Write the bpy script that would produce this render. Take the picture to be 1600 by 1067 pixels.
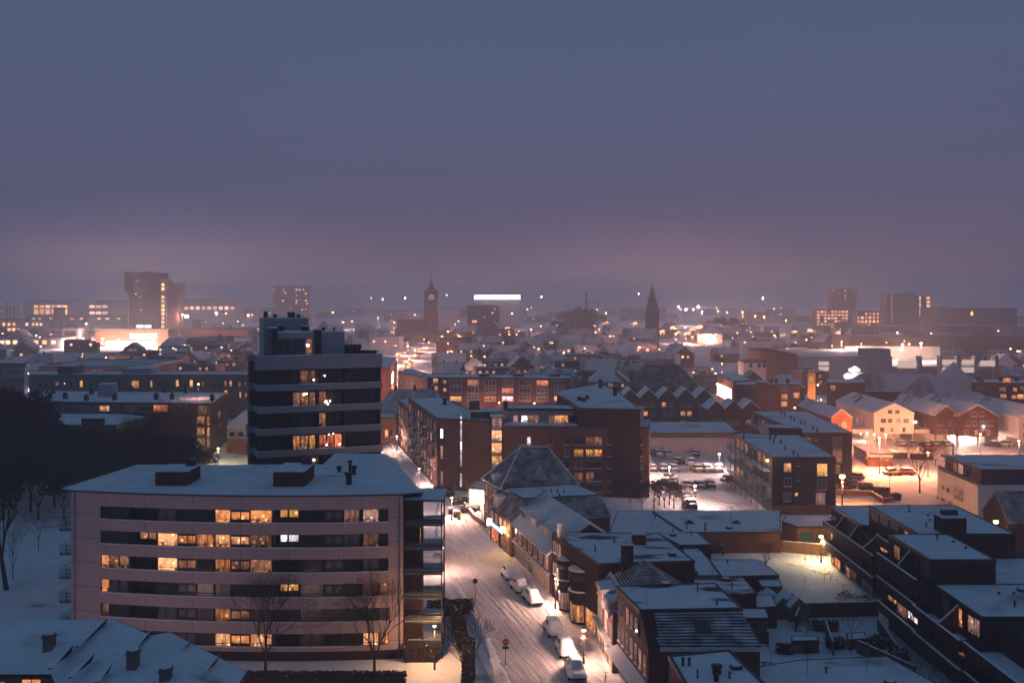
import bpy, math, random
from mathutils import Vector, Matrix
for o in list(bpy.data.objects): bpy.data.objects.remove(o)
SC = bpy.context.scene; COL = SC.collection
R = random.Random(7)
rad = math.radians

# ---------------------------------------------------------------- camera
F, H, HY = 1556.0, 44.0, 466.0          # photo focal length in its pixels, camera height, horizon row
cam = bpy.data.cameras.new('camera'); cob = bpy.data.objects.new('camera', cam); COL.objects.link(cob)
cob.location = (0, 0, H); cob.rotation_euler = (math.pi / 2, 0, 0)
cam.lens = F / 1600 * 36; cam.sensor_width = 36; cam.shift_y = -(533.5 - HY) / 1600
cam.clip_start = 1; cam.clip_end = 30000
SC.camera = cob
SC.view_settings.view_transform = 'Standard'; SC.view_settings.look = 'None'
SC.view_settings.exposure = 0.0; SC.view_settings.gamma = 1
SC.cycles.volume_bounces = 1
SC.cycles.use_light_tree = True

# ---------------------------------------------------------------- winter dusk sky
W = bpy.data.worlds.new('World'); SC.world = W; W.use_nodes = True
nt = W.node_tree; N = nt.nodes; L = nt.links
bg = N['Background']; bg.inputs[1].default_value = 1.0
tc = N.new('ShaderNodeTexCoord'); sep = N.new('ShaderNodeSeparateXYZ'); L.new(tc.outputs['Generated'], sep.inputs[0])
ramp = N.new('ShaderNodeValToRGB'); L.new(sep.outputs['Z'], ramp.inputs[0])
cr = ramp.color_ramp; cr.elements[0].position = 0; cr.elements[0].color = (.098, .080, .124, 1)
cr.elements[1].position = 1; cr.elements[1].color = (.046, .098, .172, 1)
for p, c in ((.03, (.100, .086, .150)), (.07, (.096, .092, .170)), (.13, (.094, .099, .182)), (.2, (.088, .108, .203)), (.3, (.074, .110, .196)), (.5, (.052, .104, .184))):
    e = cr.elements.new(p); e.color = (*c, 1)
def glow(col, az, sx, sz, prev, k):
    # glow of a lit district on the low cloud, round one compass direction
    d = N.new('ShaderNodeVectorMath'); d.operation = 'SUBTRACT'; L.new(tc.outputs['Generated'], d.inputs[0])
    d.inputs[1].default_value = (math.sin(rad(az)), math.cos(rad(az)), .0)
    m = N.new('ShaderNodeVectorMath'); m.operation = 'MULTIPLY'; L.new(d.outputs[0], m.inputs[0]); m.inputs[1].default_value = (1 / sx, 1 / sx, 1 / sz)
    ln = N.new('ShaderNodeVectorMath'); ln.operation = 'LENGTH'; L.new(m.outputs[0], ln.inputs[0])
    g = N.new('ShaderNodeMapRange'); L.new(ln.outputs['Value'], g.inputs[0]); g.interpolation_type = 'SMOOTHSTEP'
    g.inputs[1].default_value = 0; g.inputs[2].default_value = 1; g.inputs[3].default_value = k; g.inputs[4].default_value = 0
    mx = N.new('ShaderNodeMix'); mx.data_type = 'RGBA'; mx.blend_type = 'ADD'; L.new(g.outputs[0], mx.inputs[0])
    L.new(prev, mx.inputs[6]); mx.inputs[7].default_value = (*col, 1)
    return mx.outputs[2]
o_ = glow((.15, .075, .095), -19, .26, .11, ramp.outputs[0], .85)
o_ = glow((.15, .075, .095), 7.5, .22, .10, o_, .85)
ns = N.new('ShaderNodeTexNoise'); mp = N.new('ShaderNodeMapping'); L.new(tc.outputs['Generated'], mp.inputs[0]); L.new(mp.outputs[0], ns.inputs[0])
mp.inputs['Scale'].default_value = (1.5, 1.5, 6); ns.inputs['Scale'].default_value = 1.5; ns.inputs['Detail'].default_value = 2
mr = N.new('ShaderNodeMapRange'); L.new(ns.outputs[0], mr.inputs[0]); mr.inputs[3].default_value = .92; mr.inputs[4].default_value = 1.08
mu = N.new('ShaderNodeVectorMath'); mu.operation = 'SCALE'; L.new(o_, mu.inputs[0]); L.new(mr.outputs[0], mu.inputs['Scale'])
L.new(mu.outputs[0], bg.inputs[0])

# ---------------------------------------------------------------- materials
MATS = {}
def newmat(name):
    m = bpy.data.materials.new(name); m.use_nodes = True
    MATS[name] = m
    return m, m.node_tree.nodes, m.node_tree.links, m.node_tree.nodes['Principled BSDF']
def tex(n, l, kind='Object'):
    t = n.new('ShaderNodeTexCoord'); return t.outputs[kind]
def mixc(n, l, fac, a, b):
    mx = n.new('ShaderNodeMix'); mx.data_type = 'RGBA'
    if hasattr(fac, 'links'): l.new(fac, mx.inputs[0])
    else: mx.inputs[0].default_value = fac
    for s, v in ((6, a), (7, b)):
        if hasattr(v, 'links'): l.new(v, mx.inputs[s])
        else: mx.inputs[s].default_value = (*v, 1)
    return mx.outputs[2]
def noise(n, l, vec, scale, detail=3, sc=None, lo=.4, hi=.6):
    if sc:
        mp = n.new('ShaderNodeMapping'); l.new(vec, mp.inputs[0]); mp.inputs['Scale'].default_value = sc; vec = mp.outputs[0]
    t = n.new('ShaderNodeTexNoise'); l.new(vec, t.inputs[0]); t.inputs['Scale'].default_value = scale; t.inputs['Detail'].default_value = detail
    m = n.new('ShaderNodeMapRange'); l.new(t.outputs[0], m.inputs[0]); m.inputs[1].default_value = lo; m.inputs[2].default_value = hi
    return m.outputs[0], t.outputs[0]
def bump(n, l, h, bs, strength=.3, dist=.1):
    b = n.new('ShaderNodeBump'); l.new(h, b.inputs['Height']); b.inputs['Strength'].default_value = strength; b.inputs['Distance'].default_value = dist
    l.new(b.outputs[0], bs.inputs['Normal'])
def mat(name, col, rough=.8, var=.25, scale=.8, metal=0, bmp=0, spec=.3):
    m, n, l, b = newmat(name)
    f, h = noise(n, l, tex(n, l), scale, 4, lo=.3, hi=.7)
    l.new(mixc(n, l, f, tuple(c * (1 - var) for c in col), tuple(min(1, c * (1 + var)) for c in col)), b.inputs['Base Color'])
    b.inputs['Roughness'].default_value = rough; b.inputs['Metallic'].default_value = metal
    b.inputs['Specular IOR Level'].default_value = spec
    if bmp: bump(n, l, h, b, bmp)
    return m
def snowmat(name, col=(.80, .84, .90), patch=None, plo=.62, phi=.7, psc=.12, bs=.5):
    m, n, l, b = newmat(name); v = tex(n, l)
    f, h = noise(n, l, v, .22, 6, lo=.3, hi=.7)
    c = mixc(n, l, f, tuple(x * .84 for x in col), col)
    md, _ = noise(n, l, v, .085, 6, sc=(1, 1.6, 1), lo=.61, hi=.70); c = mixc(n, l, md, c, tuple(x * .42 for x in col))
    sp_, _ = noise(n, l, v, 1.7, 5, lo=.66, hi=.74); c = mixc(n, l, sp_, c, tuple(x * .45 for x in col))
    if patch:
        g, _ = noise(n, l, v, psc, 5, sc=(1, 2.2, 1), lo=plo, hi=phi); c = mixc(n, l, g, c, patch)
    l.new(c, b.inputs['Base Color']); b.inputs['Roughness'].default_value = .75; b.inputs['Specular IOR Level'].default_value = .2
    _, h2 = noise(n, l, v, 1.6, 6)
    bump(n, l, h2, b, bs, .25)
    return m
snowmat('snow'); snowmat('snow_worn', patch=(.06, .065, .08), plo=.52, phi=.60, psc=.13)
snowmat('snow_patchy', patch=(.10, .11, .13), plo=.55, phi=.66, psc=.35)
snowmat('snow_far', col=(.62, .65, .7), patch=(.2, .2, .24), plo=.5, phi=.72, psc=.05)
def brick(name, a, b_, mortar, sc=1.0):
    m, n, l, b = newmat(name); t = n.new('ShaderNodeTexBrick')
    # face-aligned coordinates: along the wall (x+y) and up
    v = tex(n, l); s = n.new('ShaderNodeSeparateXYZ'); l.new(v, s.inputs[0])
    ad = n.new('ShaderNodeMath'); l.new(s.outputs[0], ad.inputs[0]); l.new(s.outputs[1], ad.inputs[1])
    cb = n.new('ShaderNodeCombineXYZ'); l.new(ad.outputs[0], cb.inputs[0]); l.new(s.outputs[2], cb.inputs[1])
    l.new(cb.outputs[0], t.inputs[0]); t.inputs['Scale'].default_value = 1
    t.inputs['Brick Width'].default_value = .5 * sc; t.inputs['Row Height'].default_value = .16 * sc; t.inputs['Mortar Size'].default_value = .02
    t.inputs['Color1'].default_value = (*a, 1); t.inputs['Color2'].default_value = (*b_, 1); t.inputs['Mortar'].default_value = (*mortar, 1)
    f, h = noise(n, l, v, .5, 5, lo=.3, hi=.7)
    l.new(mixc(n, l, f, (.0, .0, .0), (1, 1, 1)), b.inputs['Roughness'])
    mx = n.new('ShaderNodeMix'); mx.data_type = 'RGBA'; mx.blend_type = 'MULTIPLY'; mx.inputs[0].default_value = 1
    l.new(t.outputs[0], mx.inputs[6]); l.new(mixc(n, l, f, (.65, .65, .65), (1, 1, 1)), mx.inputs[7]); l.new(mx.outputs[2], b.inputs['Base Color'])
    b.inputs['Roughness'].default_value = .9
    for k in list(l):
        if k.to_socket == b.inputs['Roughness']: l.remove(k)
    b.inputs['Specular IOR Level'].default_value = .15
brick('brick_brown', (.15, .062, .045), (.105, .044, .033), (.12, .07, .06))
brick('brick_dark', (.055, .034, .032), (.04, .026, .026), (.05, .035, .034))
brick('brick_red', (.20, .075, .045), (.14, .055, .035), (.14, .08, .06))
brick('brick_tan', (.25, .17, .13), (.2, .14, .11), (.22, .16, .13))
brick('brick_orange', (.42, .15, .075), (.34, .12, .06), (.3, .16, .11))
m, n, l, b = newmat('plaster_pink'); v = tex(n, l)
f, _ = noise(n, l, v, 1, 5, sc=(1.3, 1.3, .12), lo=.42, hi=.72); f2, _ = noise(n, l, v, .25, 4, lo=.3, hi=.7)
c = mixc(n, l, f, (.44, .345, .35), (.36, .275, .275)); c = mixc(n, l, f2, c, (.40, .31, .32)); l.new(c, b.inputs['Base Color']); b.inputs['Roughness'].default_value = .85
mat('plaster_white', (.66, .62, .60), .85, .08, .4)
mat('panel_grey', (.26, .29, .34), .7, .08, .4)
mat('concrete', (.26, .25, .26), .85, .2, .6)
mat('concrete_dark', (.07, .07, .08), .85, .25, .6)
mat('cladding_black', (.028, .03, .038), .7, .2, 1)
mat('metal_dark', (.03, .032, .038), .45, .2, 2, .3)
mat('metal_grey', (.2, .21, .23), .45, .15, 2, .5)
mat('frame_white', (.55, .55, .55), .6, .05)
mat('frame_dark', (.03, .03, .035), .5, .1)
mat('wood', (.16, .085, .05), .8, .3, 1.5)
mat('bark', (.045, .035, .032), .95, .3, 3)
mat('leaf_dark', (.034, .036, .038), .9, .4, 3)
mat('leaf_green', (.05, .06, .035), .9, .4, 3)
mat('leaf_rust', (.16, .07, .045), .9, .4, 3)
mat('hedge', (.035, .028, .026), .95, .5, 3, bmp=.6)
mat('timber_fence', (.10, .07, .06), .9, .3, 1)
mat('rubber', (.02, .02, .02), .8, .1)
mat('rail_glass', (.07, .08, .09), .25, .1, 1, 0, 0, .5)
mat('blue_door', (.06, .12, .16), .6, .1)
mat('skin_far', (.12, .09, .09), .9, .3)
mat('louvre', (.5, .46, .42), .6, .1)
for nm, c in (('car_black', (.02, .02, .025)), ('car_grey', (.12, .12, .13)), ('car_silver', (.3, .31, .33)), ('car_yellow', (.5, .33, .03)), ('car_red', (.25, .03, .03)), ('car_blue', (.03, .06, .14)), ('car_white', (.55, .55, .55))):
    mat(nm, c, .3, .05, 1, .2, 0, .5)
m, n, l, b = newmat('glass'); b.inputs['Base Color'].default_value = (.02, .022, .028, 1); b.inputs['Roughness'].default_value = .12; b.inputs['Specular IOR Level'].default_value = .6
m, n, l, b = newmat('glass_curtain')
f, _ = noise(n, l, tex(n, l), 1.4, 2, sc=(3, 1, .3), lo=.4, hi=.6)
l.new(mixc(n, l, f, (.04, .042, .05), (.13, .125, .13)), b.inputs['Base Color']); b.inputs['Roughness'].default_value = .3
def tiles(name, tile, cover, rowh=.21, axis='Z', snow=(.62, .66, .72)):
    # tiled roof with snow lying along the rows of tiles
    m, n, l, b = newmat(name); v = tex(n, l)
    w = n.new('ShaderNodeTexWave'); w.wave_type = 'BANDS'; w.bands_direction = axis; w.inputs['Scale'].default_value = 1 / rowh / 3.18; w.inputs['Distortion'].default_value = .6
    w.inputs['Detail'].default_value = 2; l.new(v, w.inputs[0])
    f, h = noise(n, l, v, .55, 6, lo=.25, hi=.75)
    hw = n.new('ShaderNodeMath'); hw.operation = 'MULTIPLY'; hw.inputs[1].default_value = .85; l.new(w.outputs['Fac'], hw.inputs[0])
    h2 = n.new('ShaderNodeMath'); h2.operation = 'MULTIPLY'; h2.inputs[1].default_value = .9; l.new(f, h2.inputs[0])
    mu = n.new('ShaderNodeMath'); mu.operation = 'ADD'; l.new(hw.outputs[0], mu.inputs[0]); l.new(h2.outputs[0], mu.inputs[1])
    mr = n.new('ShaderNodeMapRange'); l.new(mu.outputs[0], mr.inputs[0]); mr.inputs[1].default_value = 1.35 - cover; mr.inputs[2].default_value = 2.1 - cover
    l.new(mixc(n, l, mr.outputs[0], tile, snow), b.inputs['Base Color']); b.inputs['Roughness'].default_value = .85
    bump(n, l, w.outputs['Fac'], b, .6, .08)
tiles('tiles_streaked', (.03, .034, .045), .62)
tiles('tiles_snowy', (.06, .065, .08), .95)
tiles('tiles_bare', (.022, .027, .036), .36)
def lit(name, bright, dim, strength, fl=.35, curtain=.5):
    # room seen through a window: walls, darker furniture low down, small lamps, curtains in some
    m, n, l, b = newmat(name); n.remove(b); v = tex(n, l)
    e = n.new('ShaderNodeEmission'); oi = n.new('ShaderNodeObjectInfo')
    vm = n.new('ShaderNodeVectorMath'); vm.operation = 'ADD'; l.new(v, vm.inputs[0])
    cb = n.new('ShaderNodeVectorMath'); cb.operation = 'SCALE'; cb.inputs[0].default_value = (37, 11, 23); l.new(oi.outputs['Random'], cb.inputs['Scale']); l.new(cb.outputs[0], vm.inputs[1])
    f, _ = noise(n, l, vm.outputs[0], .9, 2, sc=(1.4, 1, 1.2), lo=.36, hi=.64)
    c = mixc(n, l, f, dim, bright)
    g, _ = noise(n, l, vm.outputs[0], 1.0, 1, sc=(7, 1, .25), lo=.42, hi=.62)
    th = n.new('ShaderNodeMath'); th.operation = 'LESS_THAN'; l.new(oi.outputs['Random'], th.inputs[0]); th.inputs[1].default_value = curtain
    gm = n.new('ShaderNodeMath'); gm.operation = 'MULTIPLY'; l.new(g, gm.inputs[0]); l.new(th.outputs[0], gm.inputs[1])
    c = mixc(n, l, gm.outputs[0], c, tuple(x * .5 for x in dim))
    fu, _ = noise(n, l, vm.outputs[0], 2.6, 3, lo=.44, hi=.56)
    sp = n.new('ShaderNodeSeparateXYZ'); l.new(v, sp.inputs[0]); lowz = n.new('ShaderNodeMapRange'); l.new(sp.outputs['Z'], lowz.inputs[0]); lowz.inputs[1].default_value = .95; lowz.inputs[2].default_value = .3
    fm = n.new('ShaderNodeMath'); fm.operation = 'MULTIPLY'; l.new(fu, fm.inputs[0]); l.new(lowz.outputs[0], fm.inputs[1])
    c = mixc(n, l, fm.outputs[0], c, tuple(x * .12 for x in dim))
    vo = n.new('ShaderNodeTexVoronoi'); vo.inputs['Scale'].default_value = 1.1; l.new(vm.outputs[0], vo.inputs['Vector'])
    sm = n.new('ShaderNodeMapRange'); sm.interpolation_type = 'SMOOTHSTEP'; l.new(vo.outputs['Distance'], sm.inputs[0]); sm.inputs[1].default_value = .3; sm.inputs[2].default_value = .08
    ad = mixc(n, l, sm.outputs[0], c, tuple(min(2.5, x * 2.4) for x in bright))
    l.new(ad, e.inputs[0])
    mr = n.new('ShaderNodeMapRange'); l.new(oi.outputs['Random'], mr.inputs[0]); mr.inputs[3].default_value = strength * (1 - fl); mr.inputs[4].default_value = strength * (1 + fl)
    l.new(mr.outputs[0], e.inputs[1]); l.new(e.outputs[0], n['Material Output'].inputs[0])
lit('lit_warm', (1.0, .38, .13), (.55, .16, .06), .9)
lit('lit_bright', (1.0, .52, .25), (.85, .29, .11), 1.2)
lit('lit_dim', (.42, .17, .08), (.16, .07, .045), .75)
lit('lit_red', (.9, .25, .10), (.45, .10, .05), 1.1)
lit('lit_yellow', (1.0, .50, .15), (.8, .32, .08), 1.0)
lit('lit_white', (.9, .85, .9), (.6, .5, .5), 1.6)
lit('lit_pink', (.75, .40, .32), (.5, .22, .17), .6, .35, .8)
for nm, br, dm in (('warm', (1, .46, .2), (.8, .26, .1)), ('bright', (1, .62, .35), (1, .4, .18)), ('yellow', (1, .55, .2), (.9, .38, .1)), ('red', (1, .3, .14), (.7, .16, .08)), ('pink', (1, .5, .42), (.7, .3, .25)), ('white', (1, .85, .8), (.8, .6, .6)), ('dim', (.6, .28, .16), (.35, .15, .1))): lit('far_' + nm, br, dm, 3.2)
def emis(name, col, s):
    m, n, l, b = newmat(name); n.remove(b); e = n.new('ShaderNodeEmission'); e.inputs[0].default_value = (*col, 1); e.inputs[1].default_value = s
    f, h = noise(n, l, tex(n, l), 3, 2, lo=.2, hi=.8)
    l.new(mixc(n, l, f, tuple(x * .8 for x in col), col), e.inputs[0])
    l.new(e.outputs[0], n['Material Output'].inputs[0])
emis('bulb_warm', (1, .62, .38), 22); emis('bulb_orange', (1, .45, .16), 22); emis('bulb_yellow', (1, .75, .25), 16); emis('bulb_white', (1, .85, .78), 24)
emis('bulb_blue', (.45, .7, 1), 10); emis('fairy', (1, .42, .18), 5); emis('strip_white', (.95, .9, 1), 6); emis('clock_glow', (1, .5, .32), 1.5); emis('neon_red', (1, .15, .05), 3); emis('neon_orange', (1, .5, .1), 4)
emis('glow_shop', (1, .78, .55), 12); emis('glow_soft', (1, .62, .42), 1.6); emis('glow_deck', (1, .72, .6), .8); emis('dome_white', (1, .95, .92), 2.2); emis('neon_green', (.2, 1, .3), 2)
emis('sign_blue', (.35, .62, 1), 5); emis('screen', (.5, .7, 1), 3)

# ---------------------------------------------------------------- mesh builder
class MB:
    def __init__(s): s.v = []; s.f = []; s.m = []; s.sm = []
    def add(s, vs, fs, mi=0, smooth=False):
        b = len(s.v); s.v += [tuple(v) for v in vs]; s.f += [tuple(i + b for i in f) for f in fs]; s.m += [mi] * len(fs); s.sm += [smooth] * len(fs)
        return s
    def box(s, x0, x1, y0, y1, z0, z1, mi=0):
        return s.add([(x0, y0, z0), (x1, y0, z0), (x1, y1, z0), (x0, y1, z0), (x0, y0, z1), (x1, y0, z1), (x1, y1, z1), (x0, y1, z1)],
                     [(0, 3, 2, 1), (4, 5, 6, 7), (0, 1, 5, 4), (1, 2, 6, 5), (2, 3, 7, 6), (3, 0, 4, 7)], mi)
    def prism(s, poly, z0, z1, mi=0, mtop=None, z1f=None):
        n = len(poly)
        vs = [(p[0], p[1], z0) for p in poly] + [(p[0], p[1], z1f(p) if z1f else z1) for p in poly]
        s.add(vs, [(i, (i + 1) % n, n + (i + 1) % n, n + i) for i in range(n)], mi)
        s.add(vs, [tuple(range(n, 2 * n)), tuple(range(n - 1, -1, -1))], mi if mtop is None else mtop)
        return s
    def tube(s, a, b, r0, r1=None, k=6, mi=0, cap=True):
        a = Vector(a); b = Vector(b); r1 = r0 if r1 is None else r1
        d = (b - a)
        if d.length < 1e-6: return s
        d.normalize(); u = d.orthogonal().normalized(); w = d.cross(u); vs = []
        for c, r in ((a, r0), (b, r1)):
            for i in range(k):
                t = 2 * math.pi * i / k; vs.append(c + u * math.cos(t) * r + w * math.sin(t) * r)
        fs = [(i, (i + 1) % k, k + (i + 1) % k, k + i) for i in range(k)]
        if cap: fs += [tuple(range(k - 1, -1, -1)), tuple(range(k, 2 * k))]
        return s.add(vs, fs, mi, True)
    def ball(s, c, rx, ry=None, rz=None, mi=0, nu=10, nv=6, zmin=-1, wob=0):
        ry = ry or rx; rz = rz or rx; vs = []; fs = []
        for j in range(nv + 1):
            t = math.pi * j / nv; z = max(zmin, -math.cos(t))
            for i in range(nu):
                q = 2 * math.pi * i / nu; w = 1 + (R.uniform(-wob, wob) if wob else 0)
                vs.append((c[0] + rx * math.sin(t) * math.cos(q) * w, c[1] + ry * math.sin(t) * math.sin(q) * w, c[2] + rz * z * w))
        for j in range(nv):
            for i in range(nu):
                fs.append((j * nu + i, j * nu + (i + 1) % nu, (j + 1) * nu + (i + 1) % nu, (j + 1) * nu + i))
        return s.add(vs, fs, mi, True)
    def mesh(s, name, mats):
        me = bpy.data.meshes.new(name); me.from_pydata(s.v, [], s.f)
        for mm in ([mats] if isinstance(mats, str) else mats): me.materials.append(MATS[mm])
        me.polygons.foreach_set('material_index', s.m); me.polygons.foreach_set('use_smooth', s.sm); me.update()
        return me
    def build(s, name, mats, parent=None, loc=(0, 0, 0), rz=0):
        return link(name, s.mesh(name, mats), parent, loc, rz)
def link(name, me, parent=None, loc=(0, 0, 0), rz=0):
    o = bpy.data.objects.new(name, me); COL.objects.link(o); o.parent = parent; o.location = loc; o.rotation_euler = (0, 0, rz); return o
def tag(o, label, cat, group=None):
    o['label'] = label; o['category'] = cat
    if group: o['group'] = group
    return o
def empty(name, label, cat, loc, rz=0, group=None):
    o = bpy.data.objects.new(name, None); COL.objects.link(o); o.location = loc; o.rotation_euler = (0, 0, rz); o.empty_display_size = .5
    return tag(o, label, cat, group)
def setting(name, mb, mats, kind='structure'):
    o = mb.build(name, mats); o['kind'] = kind; return o
KIDS = {}
def copy_tree(o, loc, rz=0, label=None, group=None, scale=None):
    kids = {}
    for c in bpy.data.objects:
        if c.parent: kids.setdefault(c.parent.name, []).append(c)
    def rec(a, par):
        b = a.copy(); COL.objects.link(b); b.parent = par
        for k in kids.get(a.name, []): rec(k, b)
        return b
    b = rec(o, None); b.location = loc; b.rotation_euler = (0, 0, rz)
    if label: b['label'] = label
    if group: b['group'] = group
    if scale: b.scale = (scale, scale, scale)
    return b
def P(px, py, z=0.0):      # photo pixel -> world point on the level z
    d = (H - z) * F / (py - HY); return Vector(((px - 800) * d / F, d, z))
def Q(z, *pts): return [tuple(P(a, b, z)[:2]) for a, b in pts]
def xd(px, d): return (px - 800) * d / F
def zd(py, d): return H - (py - HY) * d / F

def offset(poly, d):       # move every edge of a counter-clockwise polygon inwards by d
    n = len(poly); out = []
    for i in range(n):
        a, b, c = Vector(poly[i - 1]), Vector(poly[i]), Vector(poly[(i + 1) % n])
        e1 = (b - a).normalized(); e2 = (c - b).normalized(); n1 = Vector((-e1.y, e1.x)); n2 = Vector((-e2.y, e2.x))
        k = 1 + n1.dot(n2)
        out.append(tuple(b + (n1 + n2) * (d / max(.4, k))))
    return out
def ccw(poly):
    a = sum(poly[i - 1][0] * poly[i][1] - poly[i][0] * poly[i - 1][1] for i in range(len(poly)))
    return poly if a > 0 else poly[::-1]

WCACHE = {}
def wmesh(w, h, glass, nx=2, frame='frame_white', fr=.07, trans=0, sill=True):
    key = (round(w, 2), round(h, 2), glass, nx, frame, fr, trans, sill)
    if key not in WCACHE:
        mb = MB(); x0 = -w / 2; x1 = w / 2
        mb.box(x0, x1, -.005, .02, 0, h, 1)
        mb.box(x0 - fr, x0, -.005, .06, -fr, h + fr); mb.box(x1, x1 + fr, -.005, .06, -fr, h + fr)
        mb.box(x0, x1, -.005, .06, h, h + fr); mb.box(x0, x1, -.005, .06, -fr, 0)
        for i in range(1, nx):
            x = x0 + w * i / nx; mb.box(x - fr / 2, x + fr / 2, .02, .055, 0, h)
        if trans: mb.box(x0, x1, .02, .053, h * trans - fr / 2, h * trans + fr / 2)
        if sill: mb.box(x0 - fr - .04, x1 + fr + .04, -.005, .16, -fr - .09, -fr, 2)
        WCACHE[key] = mb.mesh('window', [frame, glass, 'snow'])
    return WCACHE[key]

class Bld:
    """A building: an Empty at its base with wall, roof, parapet, windows ... as parts. Coordinates are given in its own frame."""
    def __init__(s, name, label, cat, poly, z, wall='brick_brown', roof='snow', parapet=.3, coping='metal_dark', group=None, origin=None, rz=0, zb=0, pt=.25, bare=False, local=False):
        poly = [tuple(p) for p in poly]
        if origin is None:
            c = (sum(p[0] for p in poly) / len(poly), sum(p[1] for p in poly) / len(poly)); s.poly = [(p[0] - c[0], p[1] - c[1]) for p in poly]; origin = (c[0], c[1], zb)
        else: s.poly = poly if local else [(p[0] - origin[0], p[1] - origin[1]) for p in poly]
        s.o = Vector(origin); s.rz = rz; s.z = z; s.root = empty(name, label, cat, origin, rz, group)
        s.cen = Vector((sum(p[0] for p in s.poly) / len(s.poly), sum(p[1] for p in s.poly) / len(s.poly)))
        if bare: return
        MB().prism(ccw(s.poly), 0, z, 0).build('wall', wall, s.root)
        if roof: s.flat(s.poly, z, roof, parapet, coping, pt)
    def flat(s, poly, z, roof='snow', parapet=.3, coping='metal_dark', pt=.25):
        c = ccw(poly); inner = offset(c, pt); out = offset(c, -.06); n = len(c)
        MB().prism(inner, z, z + min(.14, parapet * .5 + .02)).build('roof', roof, s.root)
        mb = MB(); zt = z + parapet; z0 = z - .25
        vs = [(*p, z0) for p in out] + [(*p, zt) for p in out] + [(*p, zt) for p in inner] + [(*p, z0) for p in inner]
        for i in range(n):
            j = (i + 1) % n; mb.add([], [])
            mb.f += [(i, j, n + j, n + i), (n + i, n + j, 2 * n + j, 2 * n + i), (2 * n + i, 2 * n + j, 3 * n + j, 3 * n + i), (3*n+i, 3*n+j, j, i)]; mb.m += [0, 0, 0, 0]; mb.sm += [False] * 4
        mb.v = vs; mb.build('parapet', coping, s.root)
    def clutter(s, pts, z, seed=0):
        # small things every flat roof has: vents, aerials, pipes, a hatch
        rr = random.Random(seed)
        for i, (x, y) in enumerate(pts):
            k = (i + seed) % 4; x -= s.o.x; y -= s.o.y
            if k == 0: MB().tube((0, 0, 0), (0, 0, .55), .13, .13, 7).tube((0, 0, .55), (0, 0, .68), .22, .2, 7).build('roof_vent', 'metal_grey', s.root, (x, y, z))
            elif k == 1: MB().tube((0, 0, 0), (0, 0, 2.2), .03, .03, 4).tube((-.6, 0, 2.1), (.6, 0, 2.1), .02, .02, 4).tube((-.4, 0, 1.8), (.4, 0, 1.8), .02, .02, 4).build('aerial', 'metal_grey', s.root, (x, y, z), rr.uniform(0, 3))
            elif k == 2:
                o = MB().box(-.5, .5, -.4, .4, 0, .4).build('roof_hatch', 'metal_dark', s.root, (x, y, z), rr.uniform(-.2, .2)); MB().ball((0, 0, .4), .55, .45, .16, 0, 8, 4).build('snow_cap', 'snow', o)
            else: MB().tube((0, 0, 0), (0, 0, .9), .09, .09, 6).build('roof_vent', 'metal_dark', s.root, (x, y, z))
    def part(s, name, mb, mats): return mb.build(name, mats, s.root)
    def box(s, name, m, x0, x1, y0, y1, z0, z1, snow=True):
        mb = MB().box(x0, x1, y0, y1, z0, z1)
        o = mb.build(name, m, s.root)
        if snow: MB().box(x0 - .03, x1 + .03, y0 - .03, y1 + .03, z1, z1 + .13).build('snow_cap', 'snow', o)
        return o
    def wbox(s, name, m, x0, x1, y0, y1, z0, z1, snow=True):   # world coordinates
        return s.box(name, m, x0 - s.o.x, x1 - s.o.x, y0 - s.o.y, y1 - s.o.y, z0 - s.o.z, z1 - s.o.z, snow)
    def frame(s, A, B):
        A = Vector(A[:2]); B = Vector(B[:2]); e = (B - A).normalized(); nn = Vector((e.y, -e.x))
        if nn.dot((A + B) / 2 - s.cen) < 0: nn = -nn
        return A, e, nn, (B - A).length
    def put(s, name, me, A, B, u, z, out=0.0):
        A, e, nn, ln = s.frame(A, B); p = A + e * u + nn * out
        rz = math.atan2(-nn.x, nn.y)
        return link(name, me, s.root, (p.x, p.y, z), rz)
    def win(s, A, B, u, z, w, h, glass='glass', nx=2, frame='frame_white', name='window', out=0.0, fr=.07, trans=0, sill=True):
        return s.put(name, wmesh(w, h, glass, nx, frame, fr, trans, sill), A, B, u, z, out)
    def loc(s, p): return (p[0] - s.o.x, p[1] - s.o.y)
    def winpx(s, A, B, px0, px1, py0, py1, glass='glass', **k):   # place on the wall A-B (world) where the photo shows it
        A = Vector(A[:2]); B = Vector(B[:2]); e = (B - A).normalized()
        def hit(px):
            r = (px - 800) / F; t = (r * A.y - A.x) / (e.x - r * e.y); return t
        t0, t1 = sorted((hit(px0), hit(px1))); d = A.y + e.y * (t0 + t1) / 2
        z1 = zd(py0, d); z0 = zd(py1, d)
        w = round((t1 - t0) * 5) / 5 or .2; h = round((z1 - z0) * 5) / 5 or .2
        return s.win(s.loc(A), s.loc(B), (t0 + t1) / 2, z0 - s.o.z, max(.3, w), max(.4, h), glass, **k)

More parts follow.
